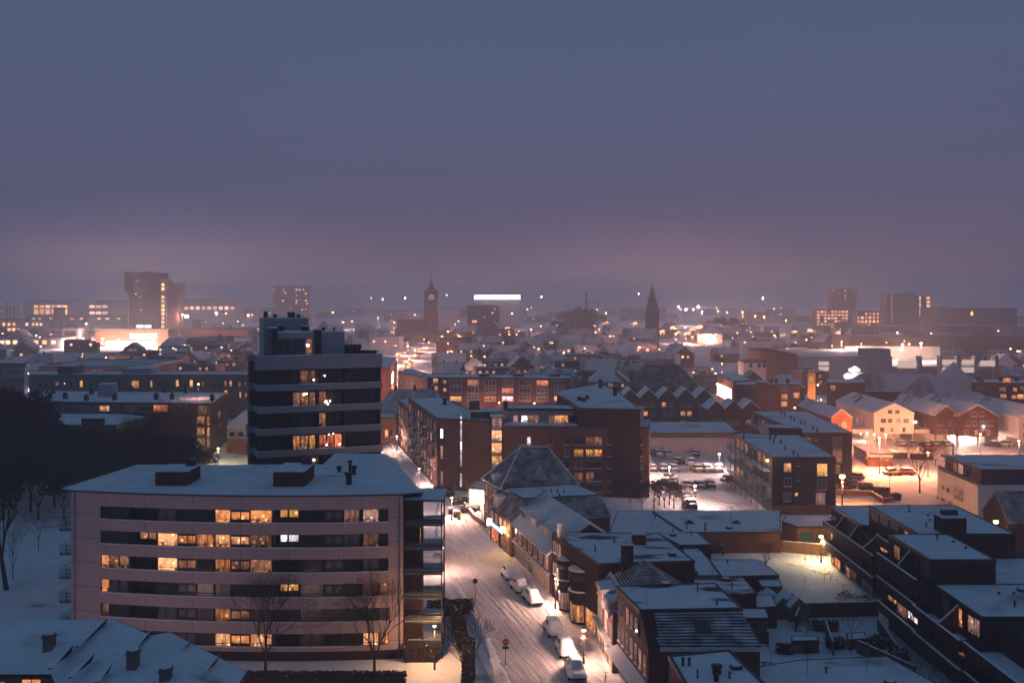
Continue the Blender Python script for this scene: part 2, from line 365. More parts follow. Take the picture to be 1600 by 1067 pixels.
def gable(name, label, cat, cx, cy, w, l, eave, ridge, rz=0, wall='brick_brown', roof='snow', group=None, oh=.35, chimney=0, zb=0, hip=0, half=0):
    """House in its own frame: w across (x), l along the ridge (y). hip = how far the ridge stops short of the ends."""
    b = Bld(name, label, cat, [(-w/2, -l/2), (w/2, -l/2), (w/2, l/2), (-w/2, l/2)], eave, origin=(cx, cy, zb), rz=rz, group=group, bare=True, local=True)
    x, y = w / 2, l / 2; mb = MB()
    if hip:
        mb.box(-x, x, -y, y, 0, eave)
    else:
        vs = [(-x, -y, 0), (x, -y, 0), (x, y, 0), (-x, y, 0), (-x, -y, eave), (x, -y, eave), (x, y, eave), (-x, y, eave), (0, -y, ridge - .1), (0, y, ridge - .1)]
        mb.add(vs, [(0, 1, 5, 8, 4), (2, 3, 7, 9, 6), (1, 2, 6, 5), (3, 0, 4, 7), (3, 2, 1, 0)])
    mb.build('wall', wall, b.root)
    mb = MB(); t = .22; sl = (ridge - eave) / x; X = x + oh; ze = eave - oh * sl; Y = y + oh * .7
    if hip:
        yr = y - hip
        top = [(-X, -Y, ze), (X, -Y, ze), (X, Y, ze), (-X, Y, ze), (0, -yr, ridge), (0, yr, ridge)]
        vs = [(a, b_, c + t) for a, b_, c in top] + top
        mb.add(vs, [(0, 1, 4), (1, 2, 5, 4), (2, 3, 5), (3, 0, 4, 5), (6, 7, 1, 0), (7, 8, 2, 1), (8, 9, 3, 2), (9, 6, 0, 3)])
        mb.add(vs, [(9, 8, 7, 6)])
    else:
        prof = [(-X, ze), (0, ridge), (X, ze), (X, ze + t), (0, ridge + t), (-X, ze + t)]
        vs = [(p, -Y, z) for p, z in prof] + [(p, Y, z) for p, z in prof]
        mb.add(vs, [(0, 1, 4, 5), (1, 2, 3, 4), (11, 10, 7, 6), (10, 9, 8, 7), (5, 4, 10, 11), (4, 3, 9, 10), (0, 6, 7, 1), (1, 7, 8, 2), (2, 8, 9, 3), (0, 5, 11, 6)])
    b.roof = mb.build('roof', roof, b.root)
    for i in range(chimney):
        yy = (i - (chimney - 1) / 2) * l * .5
        c = MB().box(-.45, .45, yy - .35, yy + .35, ridge - .6, ridge + 1.1).build('chimney', 'brick_dark', b.root)
        MB().box(-.5, .5, yy - .4, yy + .4, ridge + 1.1, ridge + 1.22).build('snow_cap', 'snow', c)
    b.w, b.l = w, l
    b.S = ((-x, -y), (x, -y)); b.N = ((x, y), (-x, y)); b.Wt = ((-x, y), (-x, -y)); b.E = ((x, -y), (x, y))
    return b

# ---------------------------------------------------------------- lamps
LK = 1.75
def lamp(x, y, h, power, label, col=(1, .54, .39), bulb='bulb_warm', r=.2, group='street lamps', z=0, pole=True, arm=0, cat='street lamp', name='street_lamp', rad_=.25, lz=None):
    root = empty(name, label, cat, (x, y, z), 0, group)
    if pole:
        mb = MB().tube((0, 0, 0), (0, 0, h - .15), .09 if r < .5 else .15, .05 if r < .5 else .1, 6); mb.tube((0, 0, 0), (0, 0, .9), .13, .13, 6)
        if arm: mb.tube((0, 0, h - .2), (arm, 0, h), .05, .04, 5)
        mb.build('pole', 'metal_dark', root)
    MB().ball((arm, 0, h - .02), r, r, r * .8, 0, 8, 5).build('bulb', bulb, root)
    MB().tube((arm, 0, h + r * .75), (arm, 0, h + r * 1.1), r * 1.5, r * .6, 8).build('lamp_shade', 'metal_dark', root)
    if power:
        ld = bpy.data.lights.new('lamp_light', 'POINT'); ld.energy = power * LK; ld.color = col; ld.shadow_soft_size = rad_
        lo = bpy.data.objects.new('lamp_light', ld); COL.objects.link(lo); lo.parent = root; lo.location = (arm, -.35 if lz else 0, lz or h - r - rad_ - .1)
    return root

# ---------------------------------------------------------------- trees
def tree_meshes(seed, h, spread, depth=5, k0=.035, dense=1.0, leaf=0, leafm='leaf_dark', ls=1):
    rr = random.Random(seed); tb = MB(); cb = MB(); tips = []
    def grow(p, d, ln, r, lv, mb):
        q = p + d * ln; mb.tube(p, q, r, r * .7, 5 if lv > depth - 2 else 3, 0, False)
        if lv == 0: tips.append(q); return
        n = 3 if rr.random() < .55 * dense else 2
        for i in range(n):
            u = d.orthogonal().normalized(); ax = d.cross(u); t = rr.uniform(0, 6.28) + i * 6.28 / n
            sd = (u * math.cos(t) + ax * math.sin(t)); a = rr.uniform(.3, .75) * spread
            nd = (d * math.cos(a) + sd * math.sin(a) + Vector((0, 0, .12))).normalized()
            grow(q, nd, ln * rr.uniform(.68, .88), r * .62, lv - 1, cb)
            if lv <= 2 and rr.random() < .6:
                m2 = p + d * ln * rr.uniform(.3, .8); cb.tube(m2, m2 + (nd + sd * .5).normalized() * ln * .6, r * .3, r * .15, 3, 0, False)
    th = h * .26
    tb.tube((0, 0, -.3), (0, 0, th), h * k0 * .62, h * k0 * .45, 8)
    n = 4
    for i in range(n):
        t = 6.28 * i / n + rr.uniform(-.4, .4); a = rr.uniform(.25, .6) * spread
        grow(Vector((0, 0, th * rr.uniform(.85, 1))), Vector((math.cos(t) * math.sin(a), math.sin(t) * math.sin(a), math.cos(a))), h * .23, h * k0 * .3, depth, cb)
    grow(Vector((0, 0, th)), Vector((.05, 0, 1)).normalized(), h * .24, h * k0 * .32, depth, cb)
    if leaf:
        for p in tips:
            for i in range(leaf):
                c = p + Vector((rr.gauss(0, .5), rr.gauss(0, .5), rr.gauss(0, .45))) * (h * .035)
                u = Vector((rr.gauss(0, 1), rr.gauss(0, 1), rr.gauss(0, 1))).normalized() * h * .011 * ls; w = u.orthogonal().normalized() * h * .009 * ls
                cb.add([c - u - w, c + u - w, c + u + w, c - u + w], [(0, 1, 2, 3)], 1)
    return tb.mesh('trunk', 'bark'), cb.mesh('crown', ['bark', leafm]), max(q[2] for q in cb.v)
TREES = {}
def tree(kind, x, y, h, label, rz=None, group=None, cat='tree', name='bare_tree', z=0):
    t, c, h0 = TREES[kind]
    root = empty(name, label, cat, (x, y, z), R.uniform(0, 6) if rz is None else rz, group); k = h / h0; root.scale = (k, k, k)
    link('trunk', t, root); link('crown', c, root); return root
TREES['bare'] = tree_meshes(1, 10, .95, 6, .032, 1.1)
TREES['bare2'] = tree_meshes(5, 10, .8, 6, .03)
TREES['thin'] = tree_meshes(9, 10, .7, 5, .018)
TREES['dense'] = tree_meshes(3, 10, 1.1, 5, .035, 1.3, 5)
TREES['dense2'] = tree_meshes(4, 10, .95, 5, .035, 1.3, 6)
TREES['shrub'] = tree_meshes(12, 4, 1.2, 4, .03, 1.2, 5, 'hedge')
TREES['rust'] = tree_meshes(14, 4, 1.3, 4, .03, 1.2, 4, 'leaf_rust')
TREES['fairy'] = tree_meshes(21, 10, .55, 4, .03, 1.1, 1, 'fairy', 2.2)

def bush_mesh(w, l, h, seed, m='hedge', n=900, s=.22, snow=.25):
    rr = random.Random(seed); mb = MB().box(-w/2 + .2, w/2 - .2, -l/2 + .2, l/2 - .2, 0, h * .8)
    for i in range(int(n * 2.2)):
        c = Vector((rr.uniform(-w/2, w/2), rr.uniform(-l/2, l/2), h * (1 - rr.random() ** 2 * .9))); s_ = s * .62
        u = Vector((rr.gauss(0, 1), rr.gauss(0, 1), rr.gauss(0, 1))).normalized() * s_; q = u.orthogonal().normalized() * s_ * .6
        mb.add([c - u - q, c + u - q, c + u + q, c - u + q], [(0, 1, 2, 3)], 1 if (rr.random() < snow * .12 and c.z > h * .7) else 0)
    return mb.mesh('hedge', [m, 'snow'])

# ---------------------------------------------------------------- cars
CARS = {}
def car_proto(color, cover):
    """cover: 0 light dusting, 1 deep snow blanket"""
    key = (color, cover)
    if key in CARS: return CARS[key]
    st = [(-2.15, .62, .35, .72), (-2.05, .78, .28, .88), (-1.5, .86, .24, .95), (-.6, .88, .22, .95), (.7, .88, .22, .95), (1.5, .86, .24, .86), (2.0, .78, .28, .72), (2.15, .6, .36, .6)]
    def loft(st, mi=0, mb=None, inset=.08):
        mb = mb or MB(); vs = []; k = 8
        for x, w, z0, z1 in st: vs += [(x, -w * .9, z0), (x, w * .9, z0), (x, w, z0 + .15), (x, w, z1 - .18), (x, w - inset, z1), (x, -w + inset, z1), (x, -w, z1 - .18), (x, -w, z0 + .15)]
        fs = [(i * k + j, i * k + (j + 1) % k, (i + 1) * k + (j + 1) % k, (i + 1) * k + j) for i in range(len(st) - 1) for j in range(k)]
        fs = [f[::-1] for f in fs]
        fs += [tuple(range(k)), tuple(range(len(st) * k - 1, len(st) * k - 1 - k, -1))]
        return mb.add(vs, fs, mi, True)
    body = loft(st)
    parts = [('body', body.mesh('body', color))]
    cab = [(-1.75, .70, .9, 1.12), (-1.3, .72, .9, 1.40), (-.5, .74, .9, 1.47), (.2, .72, .9, 1.44), (.95, .68, .86, 1.0)]
    parts.append(('cabin_glass', loft(cab, 0, None, .12).mesh('cabin_glass', 'glass')))
    wm = MB().tube((0, -.1, 0), (0, .1, 0), .32, .32, 12, 0).tube((0, -.12, 0), (0, .12, 0), .17, .17, 8, 1).mesh('wheel', ['rubber', 'metal_grey'])
    lm = MB().box(-.04, .06, -.16, .16, -.07, .07).mesh('headlight', 'frame_white')
    tl = MB().box(-.05, .04, -.14, .14, -.08, .08).mesh('tail_light', 'neon_off')
    rr = random.Random(hash(key) % 1000)
    if cover:
        mb = MB(); nx, ny = 30, 15; vs = []
        def ss(a, b_, t): t = max(0, min(1, (t - a) / (b_ - a))); return t * t * (3 - 2 * t)
        for i in range(nx + 1):
            for j in range(ny + 1):
                u = -1 + 2 * i / nx; v_ = -1 + 2 * j / ny; x = 2.28 * u; y = v_ * (.97 - .16 * abs(u) ** 5)
                e = (1 - abs(u) ** 4.5) * (1 - abs(v_) ** 4)
                z = .55 + .50 * e ** .55 + .66 * ss(-2.15, -1.35, x) * (1 - ss(.2, 1.35, x)) * (1 - ss(.56, .84, abs(v_))) + rr.uniform(-.012, .012)
                vs.append((x, y, z))
        mb.add(vs, [(i * (ny + 1) + j, (i + 1) * (ny + 1) + j, (i + 1) * (ny + 1) + j + 1, i * (ny + 1) + j + 1) for i in range(nx) for j in range(ny)], 0, True)
    else:
        mb = MB(); loft([(x, w - .06, z1 - .05, z1 + .17) for x, w, z0, z1 in cab[1:4]], 0, mb, .2)
        loft([(x, w - .08, z1 - .12, z1 + .1) for x, w, z0, z1 in st[5:7]] + [(2.05, .62, .62, .72)], 0, mb, .15)
        loft([(-2.1, .6, .75, .86), (-2.0, .7, .8, 1.0), (-1.75, .66, .85, 1.08)], 0, mb, .15)
    CARS[key] = (parts, wm, lm, tl, mb.mesh('snow_cover', 'snow')); return CARS[key]
mat('neon_off', (.3, .02, .02), .4)
def car(x, y, rz, label, color='car_grey', cover=0, group='parked cars', scale=1, z=0):
    parts, wm, lm, tl, sm = car_proto(color, cover)
    root = empty('parked_car', label, 'car', (x, y, z + .03), rz, group); root.scale = (scale,) * 3
    for nme, me in parts: link(nme, me, root)
    for sx in (-1.3, 1.3):
        for sy in (-.8, .8): link('wheel', wm, root, (sx, sy, .32))
    for sy in (-.55, .55): link('headlight', lm, root, (2.1, sy, .6)); link('tail_light', tl, root, (-2.13, sy, .68))
    link('snow_cover', sm, root); return root
# ================================================================ ground, street, yards
g = setting('ground', MB().add([(-5000, -400, 0), (5000, -400, 0), (5000, 7500, 0), (-5000, 7500, 0)], [(0, 1, 2, 3)]), 'snow')
m, n, l, b = newmat('snow_road')
v = tex(n, l)
mp = n.new('ShaderNodeMapping'); l.new(v, mp.inputs[0]); mp.inputs['Rotation'].default_value = (0, 0, rad(-15))
wn = n.new('ShaderNodeTexNoise'); l.new(v, wn.inputs[0]); wn.inputs['Scale'].default_value = .05; wn.inputs['Detail'].default_value = 2
wa = n.new('ShaderNodeVectorMath'); wa.operation = 'SCALE'; l.new(wn.outputs['Color'], wa.inputs[0]); wa.inputs['Scale'].default_value = 2.2
wb = n.new('ShaderNodeVectorMath'); wb.operation = 'ADD'; l.new(mp.outputs[0], wb.inputs[0]); l.new(wa.outputs[0], wb.inputs[1]); v2 = wb.outputs[0]
mp2 = n.new('ShaderNodeMapping'); l.new(wb.outputs[0], mp2.inputs[0]); mp2.inputs['Rotation'].default_value = (0, 0, rad(34)); v3 = mp2.outputs[0]
f4, h4 = noise(n, l, v3, 1.0, 3, sc=(1.9, .09, 1), lo=.52, hi=.62)
f1, h1 = noise(n, l, v2, 1.0, 4, sc=(1.5, .07, 1), lo=.47, hi=.6)
f2, h2 = noise(n, l, v2, 1.0, 5, sc=(.7, .25, 1), lo=.35, hi=.65)
f3, h3 = noise(n, l, v, 2.4, 6, lo=.35, hi=.65)
c = mixc(n, l, f1, (.78, .77, .78), (.50, .47, .48))
f5, h5 = noise(n, l, v2, 1.0, 3, sc=(.42, .02, 1), lo=.48, hi=.58)
c = mixc(n, l, f5, c, (.50, .475, .48)); c = mixc(n, l, f4, c, (.58, .56, .57)); c = mixc(n, l, f2, c, (.66, .65, .66))
mx = n.new('ShaderNodeMix'); mx.data_type = 'RGBA'; mx.blend_type = 'MULTIPLY'; mx.inputs[0].default_value = .5
l.new(c, mx.inputs[6]); l.new(mixc(n, l, f3, (.6, .58, .58), (1, 1, 1)), mx.inputs[7]); l.new(mx.outputs[2], b.inputs['Base Color'])
ad = n.new('ShaderNodeMath'); ad.operation = 'SUBTRACT'; l.new(h3, ad.inputs[0]); l.new(f1, ad.inputs[1])
bump(n, l, ad.outputs[0], b, .8, .14); b.inputs['Roughness'].default_value = .7; b.inputs['Specular IOR Level'].default_value = .3
road = [(-.7, 100), (-.7, 114), (-4, 132), (-7, 146), (-9.5, 155), (-10.5, 160), (-30, 162), (-30, 170), (-12.5, 170), (-14.4, 200), (-15.8, 222), (-40, 310), (-50.5, 400), (-66, 511), (-81, 728), (-77, 1070), (-62, 1070), (-68, 728), (-55, 511), (-46.2, 400), (-35.2, 299), (-11.5, 220), (-6.9, 205), (-1.3, 176), (5.2, 141), (8.0, 127), (8.6, 115), (9, 100)]
setting('road', MB().prism(ccw(road), -.2, .012), 'snow_road')
# right-hand pavement, a real kerb step
pav = [(9.0, 100), (8.6, 115), (8.0, 127), (5.2, 141), (-1.3, 176), (-6.9, 205), (-11.5, 220), (-5, 221), (-3.5, 190), (10.4, 135), (11.2, 115), (11.8, 100)]
setting('pavement', MB().prism(ccw(pav), -.2, .13), 'snow_road')
# left pavement + park path
setting('pavement', MB().prism(ccw([(-2.5, 100), (-2.4, 114), (-5.8, 131), (-8.8, 145), (-11, 154), (-9.5, 155), (-7, 146), (-4, 132), (-.7, 114), (-.7, 100)]), -.2, .12), 'snow')
setting('parking_area', MB().prism(ccw([(28, 200), (52, 198), (52, 240), (60, 281), (38, 281), (31, 222)]), -.2, .012), 'snow_road')
setting('square', MB().prism(ccw([(72, 200), (94, 196), (96, 222), (112, 222), (150, 262), (190, 330), (72, 330), (66, 240)]), -.2, .010), 'snow_road')

def bank(pts, w, h, seed):
    rr = random.Random(seed); mb = MB(); vs = []; n_ = 0
    for (a, b_) in zip(pts, pts[1:]):
        a = Vector(a); b_ = Vector(b_); L_ = (b_ - a).length; e = (b_ - a) / L_; nn = Vector((-e.y, e.x)); k = max(2, int(L_ / .7))
        for i in range(k):
            p = a + e * L_ * i / k; hh = h * rr.uniform(.35, 1.25); ww = w * rr.uniform(.7, 1.3)
            for t, zz in ((-.6, -.05), (-.35, .55), (0, 1), (.35, .6), (.6, -.05)): q = p + nn * (t * ww + rr.uniform(-.08, .08)); vs.append((q.x, q.y, zz * hh + rr.uniform(-.03, .03) * (zz > 0)))
            n_ += 1
    mb.add(vs, [(i * 5 + j, i * 5 + j + 1, (i + 1) * 5 + j + 1, (i + 1) * 5 + j) for i in range(n_ - 1) for j in range(4)], 0, True)
    return mb
setting('snow_bank', bank([(-.9, 100), (-.9, 114), (-4.2, 132), (-7.2, 146), (-9.6, 155)], 1.3, .55, 1), 'snow', 'structure')
setting('snow_bank', bank([(-12.7, 170), (-14.6, 200), (-16, 222), (-24, 255), (-39, 308)], 1.2, .5, 2), 'snow', 'structure')
setting('snow_bank', bank([(8.9, 100), (8.4, 115), (7.8, 127), (5.0, 141), (2.6, 151)], .9, .4, 3), 'snow', 'structure')
setting('snow_bank', bank([(-1.5, 176), (-7.1, 205), (-11.7, 220)], 1.1, .5, 4), 'snow', 'structure')

# ================================================================ the curved pale apartment block
bA = Bld('apartment_block', 'wide pale pink apartment block with a gently curved front and long dark ribbon windows', 'apartment block', [(-54.7, 124), (-13.3, 121.5), (-19, 152), (-53, 142)], 20, origin=(-34, 124, 0), bare=True)
XL, XR = -54.9, -13.3
def acur(X, off=0.0):
    t = (X - XL) / (XR - XL); return 124.0 + (121.6 - 124.0) * t - 2.0 * 4 * t * (1 - t) + off
def ax(px):
    X = -30
    for _ in range(8): X = (px - 800) / F * acur(X)
    return X
def curved(mb, X0, X1, z0, z1, off, th, mi=0, k=None):
    k = k or max(1, int((X1 - X0) / 1.5)); xs = [X0 + (X1 - X0) * i / k for i in range(k + 1)]
    for i in range(k):
        a, c_ = xs[i], xs[i + 1]; ya, yc = acur(a, off), acur(c_, off)
        vs = [(a + 34, ya - 124, z0), (c_ + 34, yc - 124, z0), (c_ + 34, yc - 124 + th, z0), (a + 34, ya - 124 + th, z0), (a + 34, ya - 124, z1), (c_ + 34, yc - 124, z1), (c_ + 34, yc - 124 + th, z1), (a + 34, ya - 124 + th, z1)]
        mb.add(vs, [(0, 3, 2, 1), (4, 5, 6, 7), (0, 1, 5, 4), (2, 3, 7, 6)] + ([(3, 0, 4, 7)] if i == 0 else []) + ([(1, 2, 6, 5)] if i == k - 1 else []), mi)
    return mb
WX0, WX1 = ax(157), ax(607)
for q0_, q1_ in ((XL, WX0), (WX1, XR)):
    curved(MB(), q0_, q1_, 1.2, 20.0, 0, .5).build('wall', 'plaster_pink', bA.root)
    for k in range(6): curved(MB(), q0_, q1_, 17.3 - 3 * k, 17.35 - 3 * k, -.012, .1).build('wall_joint', 'concrete_dark', bA.root)
ZT = [18.36 - 3.0 * k for k in range(6)]; SH = 1.62
tops = [20.0] + [z - SH for z in ZT]; bots = ZT + [1.2]
for z1, z0 in zip(tops, bots): curved(MB(), WX0, WX1, z0, z1, 0, .5).build('spandrel', 'plaster_pink', bA.root)
for k in range(1, 6):
    xj = WX0 + (WX1 - WX0) * k / 6
    for z1, z0 in zip(tops, bots): curved(MB(), xj - .02, xj + .02, z0 + .02, z1 - .02, -.008, .05).build('panel_joint', 'concrete_dark', bA.root)
for xp in (XL + .5, XR - .4): MB().tube((xp + 34, acur(xp) - 124 - .1, .1), (xp + 34, acur(xp) - 124 - .1, 19.8), .06, .06, 6).build('rain_pipe', 'metal_grey', bA.root)
curved(MB(), XL + .3, XR - .3, -.2, 1.2, .25, .4).build('plinth', 'brick_dark', bA.root)
mb = MB().prism(ccw([(x + 34, y - 124) for x, y in [(XL, 125.2), (-44, 124), (-34, 123.4), (-24, 123), (XR, 123.4), (-11.2, 123.6), (-19, 152), (-27, 152), (-27, 142), (-53.2, 142)]]), 0, 19.7)
mb.build('inner_wall', 'brick_dark', bA.root)
# roof sheet with snow and a thin eave
fr = [(X, acur(X, -.12)) for X in [XL - .1 + (XR - XL + .1) * i / 14 for i in range(15)]]
rp = [(x + 34, y - 124) for x, y in fr + [(-10.9, 122.4), (-19, 152.5), (-27.2, 152.5), (-27.2, 142.6), (-53.6, 142.4), (-56.4, 124.6)]]
MB().prism(ccw(rp), 19.98, 20.12).build('roof_edge', 'metal_dark', bA.root)
MB().prism(offset(ccw(rp), .12), 20.12, 20.26).build('roof', 'snow', bA.root)
for (x0, x1, d0, d1, h) in ((xd(241, 126), xd(292, 126), 126.3, 131.5, 1.9), (xd(425, 125), xd(474, 125), 125.6, 132, 2.0)):
    ph = bA.wbox('roof_house', 'brick_brown', x0, x1, d0, d1, 20.1, 20.1 + h, True)
    MB().box((x0 + x1) / 2 + 34 + .6, (x0 + x1) / 2 + 35.8, d1 - 124 - 1.6, d1 - 124 - .6, 20.1 + h + .13, 20.1 + h + 1).build('vent_box', 'metal_dark', ph)
for (px, py, h, r) in ((545, 757, 1.3, .5), (547, 742, 1.7, .25), (553, 742, 1.0, .35), (530, 738, .6, .3)):
    p = P(px, py, 20.2); o = MB().tube((0, 0, 0), (0, 0, h), r * .8, r * .8, 8).tube((0, 0, h), (0, 0, h + .25), r * 1.3, r * 1.3, 8).build('roof_vent', 'metal_dark', bA.root, (p.x + 34, p.y - 124, 20.2))
p = P(650, 752, 20.2)
# ribbon windows: (px0, px1, kind)
LAY = [(157, 170, 'w1'), (170, 202, 'w2'), (203, 245, 'log'), (245, 277, 'w1'), (277, 306, 'door'), (306, 334, 'w1'), (335, 360, 'w1'), (360, 390, 'door'), (390, 425, 'w1'), (426, 467, 'log'), (468, 506, 'w1'), (507, 536, 'door'), (536, 562, 'w1'), (566, 592, 'w1'), (592, 607, 'w1')]
LIT = [{335: 'lit_warm', 360: 'lit_warm', 390: 'lit_warm', 426: 'lit_yellow', 536: 'lit_pink', 566: 'lit_pink'},
       {245: 'lit_bright', 277: 'lit_warm', 306: 'lit_warm', 335: 'lit_bright', 360: 'lit_bright', 390: 'lit_dim', 426: 'lit_white', 203: 'lit_dim', 566: 'lit_dim'},
       {157: 'lit_warm', 170: 'lit_dim', 245: 'lit_bright', 277: 'lit_dim', 335: 'lit_warm', 360: 'lit_dim', 390: 'lit_dim'},
       {157: 'lit_warm', 426: 'lit_yellow', 566: 'lit_dim', 592: 'lit_dim'},
       {157: 'lit_dim', 335: 'lit_warm', 360: 'lit_dim'},
       {170: 'lit_warm', 335: 'lit_bright', 360: 'lit_warm', 390: 'lit_bright', 566: 'lit_bright', 592: 'lit_warm'}]
for r, zt in enumerate(ZT):
    for a, c_, kd in LAY:
        X0, X1 = ax(a) + .02, ax(c_) - .02; w = X1 - X0; xm = (X0 + X1) / 2; gl = LIT[r].get(a, R.choice(['glass', 'glass', 'glass_curtain']))
        ang = math.atan2(acur(X1) - acur(X0), w); z0 = zt - SH
        y = acur(xm, .22) - 124
        if kd == 'log':
            # loggia: a recess with its own back wall, door strip and rail
            fl = MB().box(-w/2, w/2, 1.0, 1.06, 0, SH)
            o = fl.build('loggia', 'brick_dark', bA.root, (xm + 34, y, z0), ang)
            MB().box(-w/2, -w/2 + .08, -.05, 1.0, 0, SH).box(w/2 - .08, w/2, -.05, 1.0, 0, SH).build('side_wall', 'frame_dark', o)
            MB().box(-w*.28, -w*.02, .93, .99, .55, SH - .12).box(w*.05, w*.40, .93, .99, .55, SH - .12).build('window', gl if gl.startswith('lit') else 'glass', o)
            mb = MB().box(-w/2, w/2, -.12, -.07, .42, .47)
            for q in range(9): mb.box(-w/2 + w * q / 8 - .02, -w/2 + w * q / 8 + .02, -.11, -.08, 0, .42)
            mb.build('railing', 'metal_dark', o)
        else:
            mb = MB(); f_ = .08; nx = 2 if kd in ('door', 'w2') else 1
            mb.box(-w/2, w/2, 0, .03, 0, SH, 1)
            mb.box(-w/2, -w/2 + f_, -.06, -.005, 0, SH); mb.box(w/2 - f_, w/2, -.06, -.005, 0, SH); mb.box(-w/2 + f_, w/2 - f_, -.06, -.005, SH - f_, SH); mb.box(-w/2 + f_, w/2 - f_, -.06, -.005, 0, f_)
            if nx > 1: mb.box(-.06, .06, -.06, -.005, f_, SH - f_)
            if kd == 'door': mb.box(-w/2 + f_, -.06, -.05, -.005, SH - .3, SH - f_).box(.06, w/2 - f_, -.05, -.005, SH - .3, SH - f_).box(-w/2 + f_, w/2 - f_, -.05, -.005, f_, .42)
            mb.box(-w/2, w/2, -.16, -.12, .40, .44)
            o = mb.build('window', ['frame_dark', gl], bA.root, (xm + 34, y, z0), ang)
    if r in (1, 4): pass
for r in range(6):
    mb = curved(MB(), WX0, WX1, ZT[r] - SH - .02, ZT[r] - SH + .06, -.05, .3); mb.build('sill_snow', 'snow', bA.root)
def balcony(b, x0, x1, y0, y1, z, nm='balcony', posts=(), h=1.05, glassy=True):
    """Slab with rail on its front (y0) and both ends; coordinates in the building's frame."""
    o = MB().box(x0, x1, y0, y1, z - .2, z).build(nm, 'concrete_dark', b.root)
    mb = MB()
    for zz in (z + h - .05, z + h * .5, z + .1):
        mb.box(x0, x1, y0, y0 + .05, zz, zz + .05); mb.box(x0, x0 + .05, y0 + .05, y1, zz, zz + .05); mb.box(x1 - .05, x1, y0 + .05, y1, zz, zz + .05)
    nn = max(2, int((x1 - x0) / 1.2))
    for i in range(nn + 1): q = x0 + (x1 - x0 - .05) * i / nn; mb.box(q, q + .05, y0 + .001, y0 + .051, z + .001, z + h - .06)
    nn = max(1, int((y1 - y0) / 1.2))
    for i in range(1, nn + 1):
        q = y0 + (y1 - y0 - .05) * i / nn; mb.box(x0 + .001, x0 + .049, q, q + .05, z + .001, z + h - .06); mb.box(x1 - .049, x1 - .001, q, q + .05, z + .001, z + h - .06)
    mb.build('railing', 'metal_dark', o)
    MB().box(x0 + .1, x1 - .1, y0 + .1, y1 - .05, z, z + .06).build('snow_cover', 'snow', o)
    if glassy: MB().box(x0 + .06, x1 - .06, y0 + .06, y0 + .075, z + .12, z + h * .62).build('screen', 'rail_glass', o)
    return o
ZB = [16.4, 13.45, 10.45, 7.5, 4.55, 1.6]
for i, z in enumerate(ZB):
    balcony(bA, 34 - 13.15, 34 - 8.5, -2.4, 2.6, z)
    o = MB().box(34 - 13.25, 34 - 11, -.4, -.2, z, z + 2.6).build('inner_wall', 'brick_brown', bA.root)
    g = {1: 'lit_warm', 5: 'lit_pink', 3: 'lit_dim'}.get(i, 'glass')
    link('window', wmesh(.8, 1.9, g, 1, 'frame_dark'), bA.root, (34 - 12.7, -.4, z + .25), 0 + math.pi); link('window', wmesh(.75, 1.9, g if i == 1 else 'glass', 1, 'frame_dark'), bA.root, (34 - 11.7, -.4, z + .25), math.pi)
MB().box(34 - 13.15, 34 - 8.3, -2.5, 4.5, 19.2, 19.4).build('canopy', 'metal_dark', bA.root); MB().box(34 - 13.1, 34 - 8.4, -2.4, 4.4, 19.4, 19.5).build('snow_cover', 'snow', bA.root)
MB().tube((34 - 8.6, -2.3, 0), (34 - 8.6, -2.3, 19.2), .08).tube((34 - 8.6, 2.4, 0), (34 - 8.6, 2.4, 19.2), .08).tube((34 - 11, -2.3, 0), (34 - 11, -2.3, 19.2), .05).build('column', 'metal_dark', bA.root)
for i, z in enumerate((17.0, 14.0, 11.0, 8.0, 5.0, 2.0)): balcony(bA, XL + 34 - 1.7, XL + 34, .6, 4.0, z - 1.9, glassy=False)
# wall lamp glow on the balcony of the second floor comes from its lit rooms

# ================================================================ dark terraced tower
T = Bld('apartment_tower', 'tall dark apartment tower with pale stacked balcony bands and a rooftop penthouse', 'tower block', [(0, 0), (20, 0), (20, 15), (0, 15)], 34.6, wall='cladding_black', roof='snow', parapet=.1, origin=(-39.9, 156, 0), rz=rad(21), bare=True, local=True)
MB().box(.5, 19.9, 1.5, 8.2, 0, 33.6).box(2, 19.9, 8.2, 15, 0, 33.6).build('wall', 'cladding_black', T.root)
bands = [(32.7, 34.9)] + [(29.35 - 3.47 * k, 30.3 - 3.47 * k) for k in range(9)]
for i, (z0, z1) in enumerate(bands):
    o = MB().box(0, 20, 0, .25, z0, z1).box(0, .25, .25, 4.2, z0, z1).box(.25, 1.2, 3.95, 4.2, z0, z1).build('balcony_parapet', 'panel_grey', T.root)
    MB().box(.25, 20, .25, 1.6, z0 - .05, z0 + .2).build('slab', 'concrete_dark', o)
    MB().box(-.02, 20.02, -.02, .27, z1, z1 + .06).build('snow_cap', 'snow', o)
    MB().box(-.9, .3, 4.3, 5.0, z0 + (1.2 if i == 0 else 0), z1).build('balcony_parapet', 'panel_grey', T.root)
    MB().box(-.9, -.65, 5.0, 8.2, z0 + (1.2 if i == 0 else 0), z1).build('balcony_parapet', 'panel_grey', T.root)
MB().box(-.6, .5, 5.0, 8.1, 0, 34).build('side_wall', 'cladding_black', T.root)
for xx in (5.5, 9.6, 14.0, 19.7): MB().box(xx - .12, xx + .12, .3, 1.5, 0, 33).build('fin_wall', 'cladding_black', T.root)
TW = [(6.2, 1.3), (7.55, 1.3), (8.8, 1.0), (10.4, 1.2), (11.7, 1.2), (13.0, 1.2), (14.8, 1.3), (16.2, 1.3), (17.6, 1.3), (18.9, .9)]
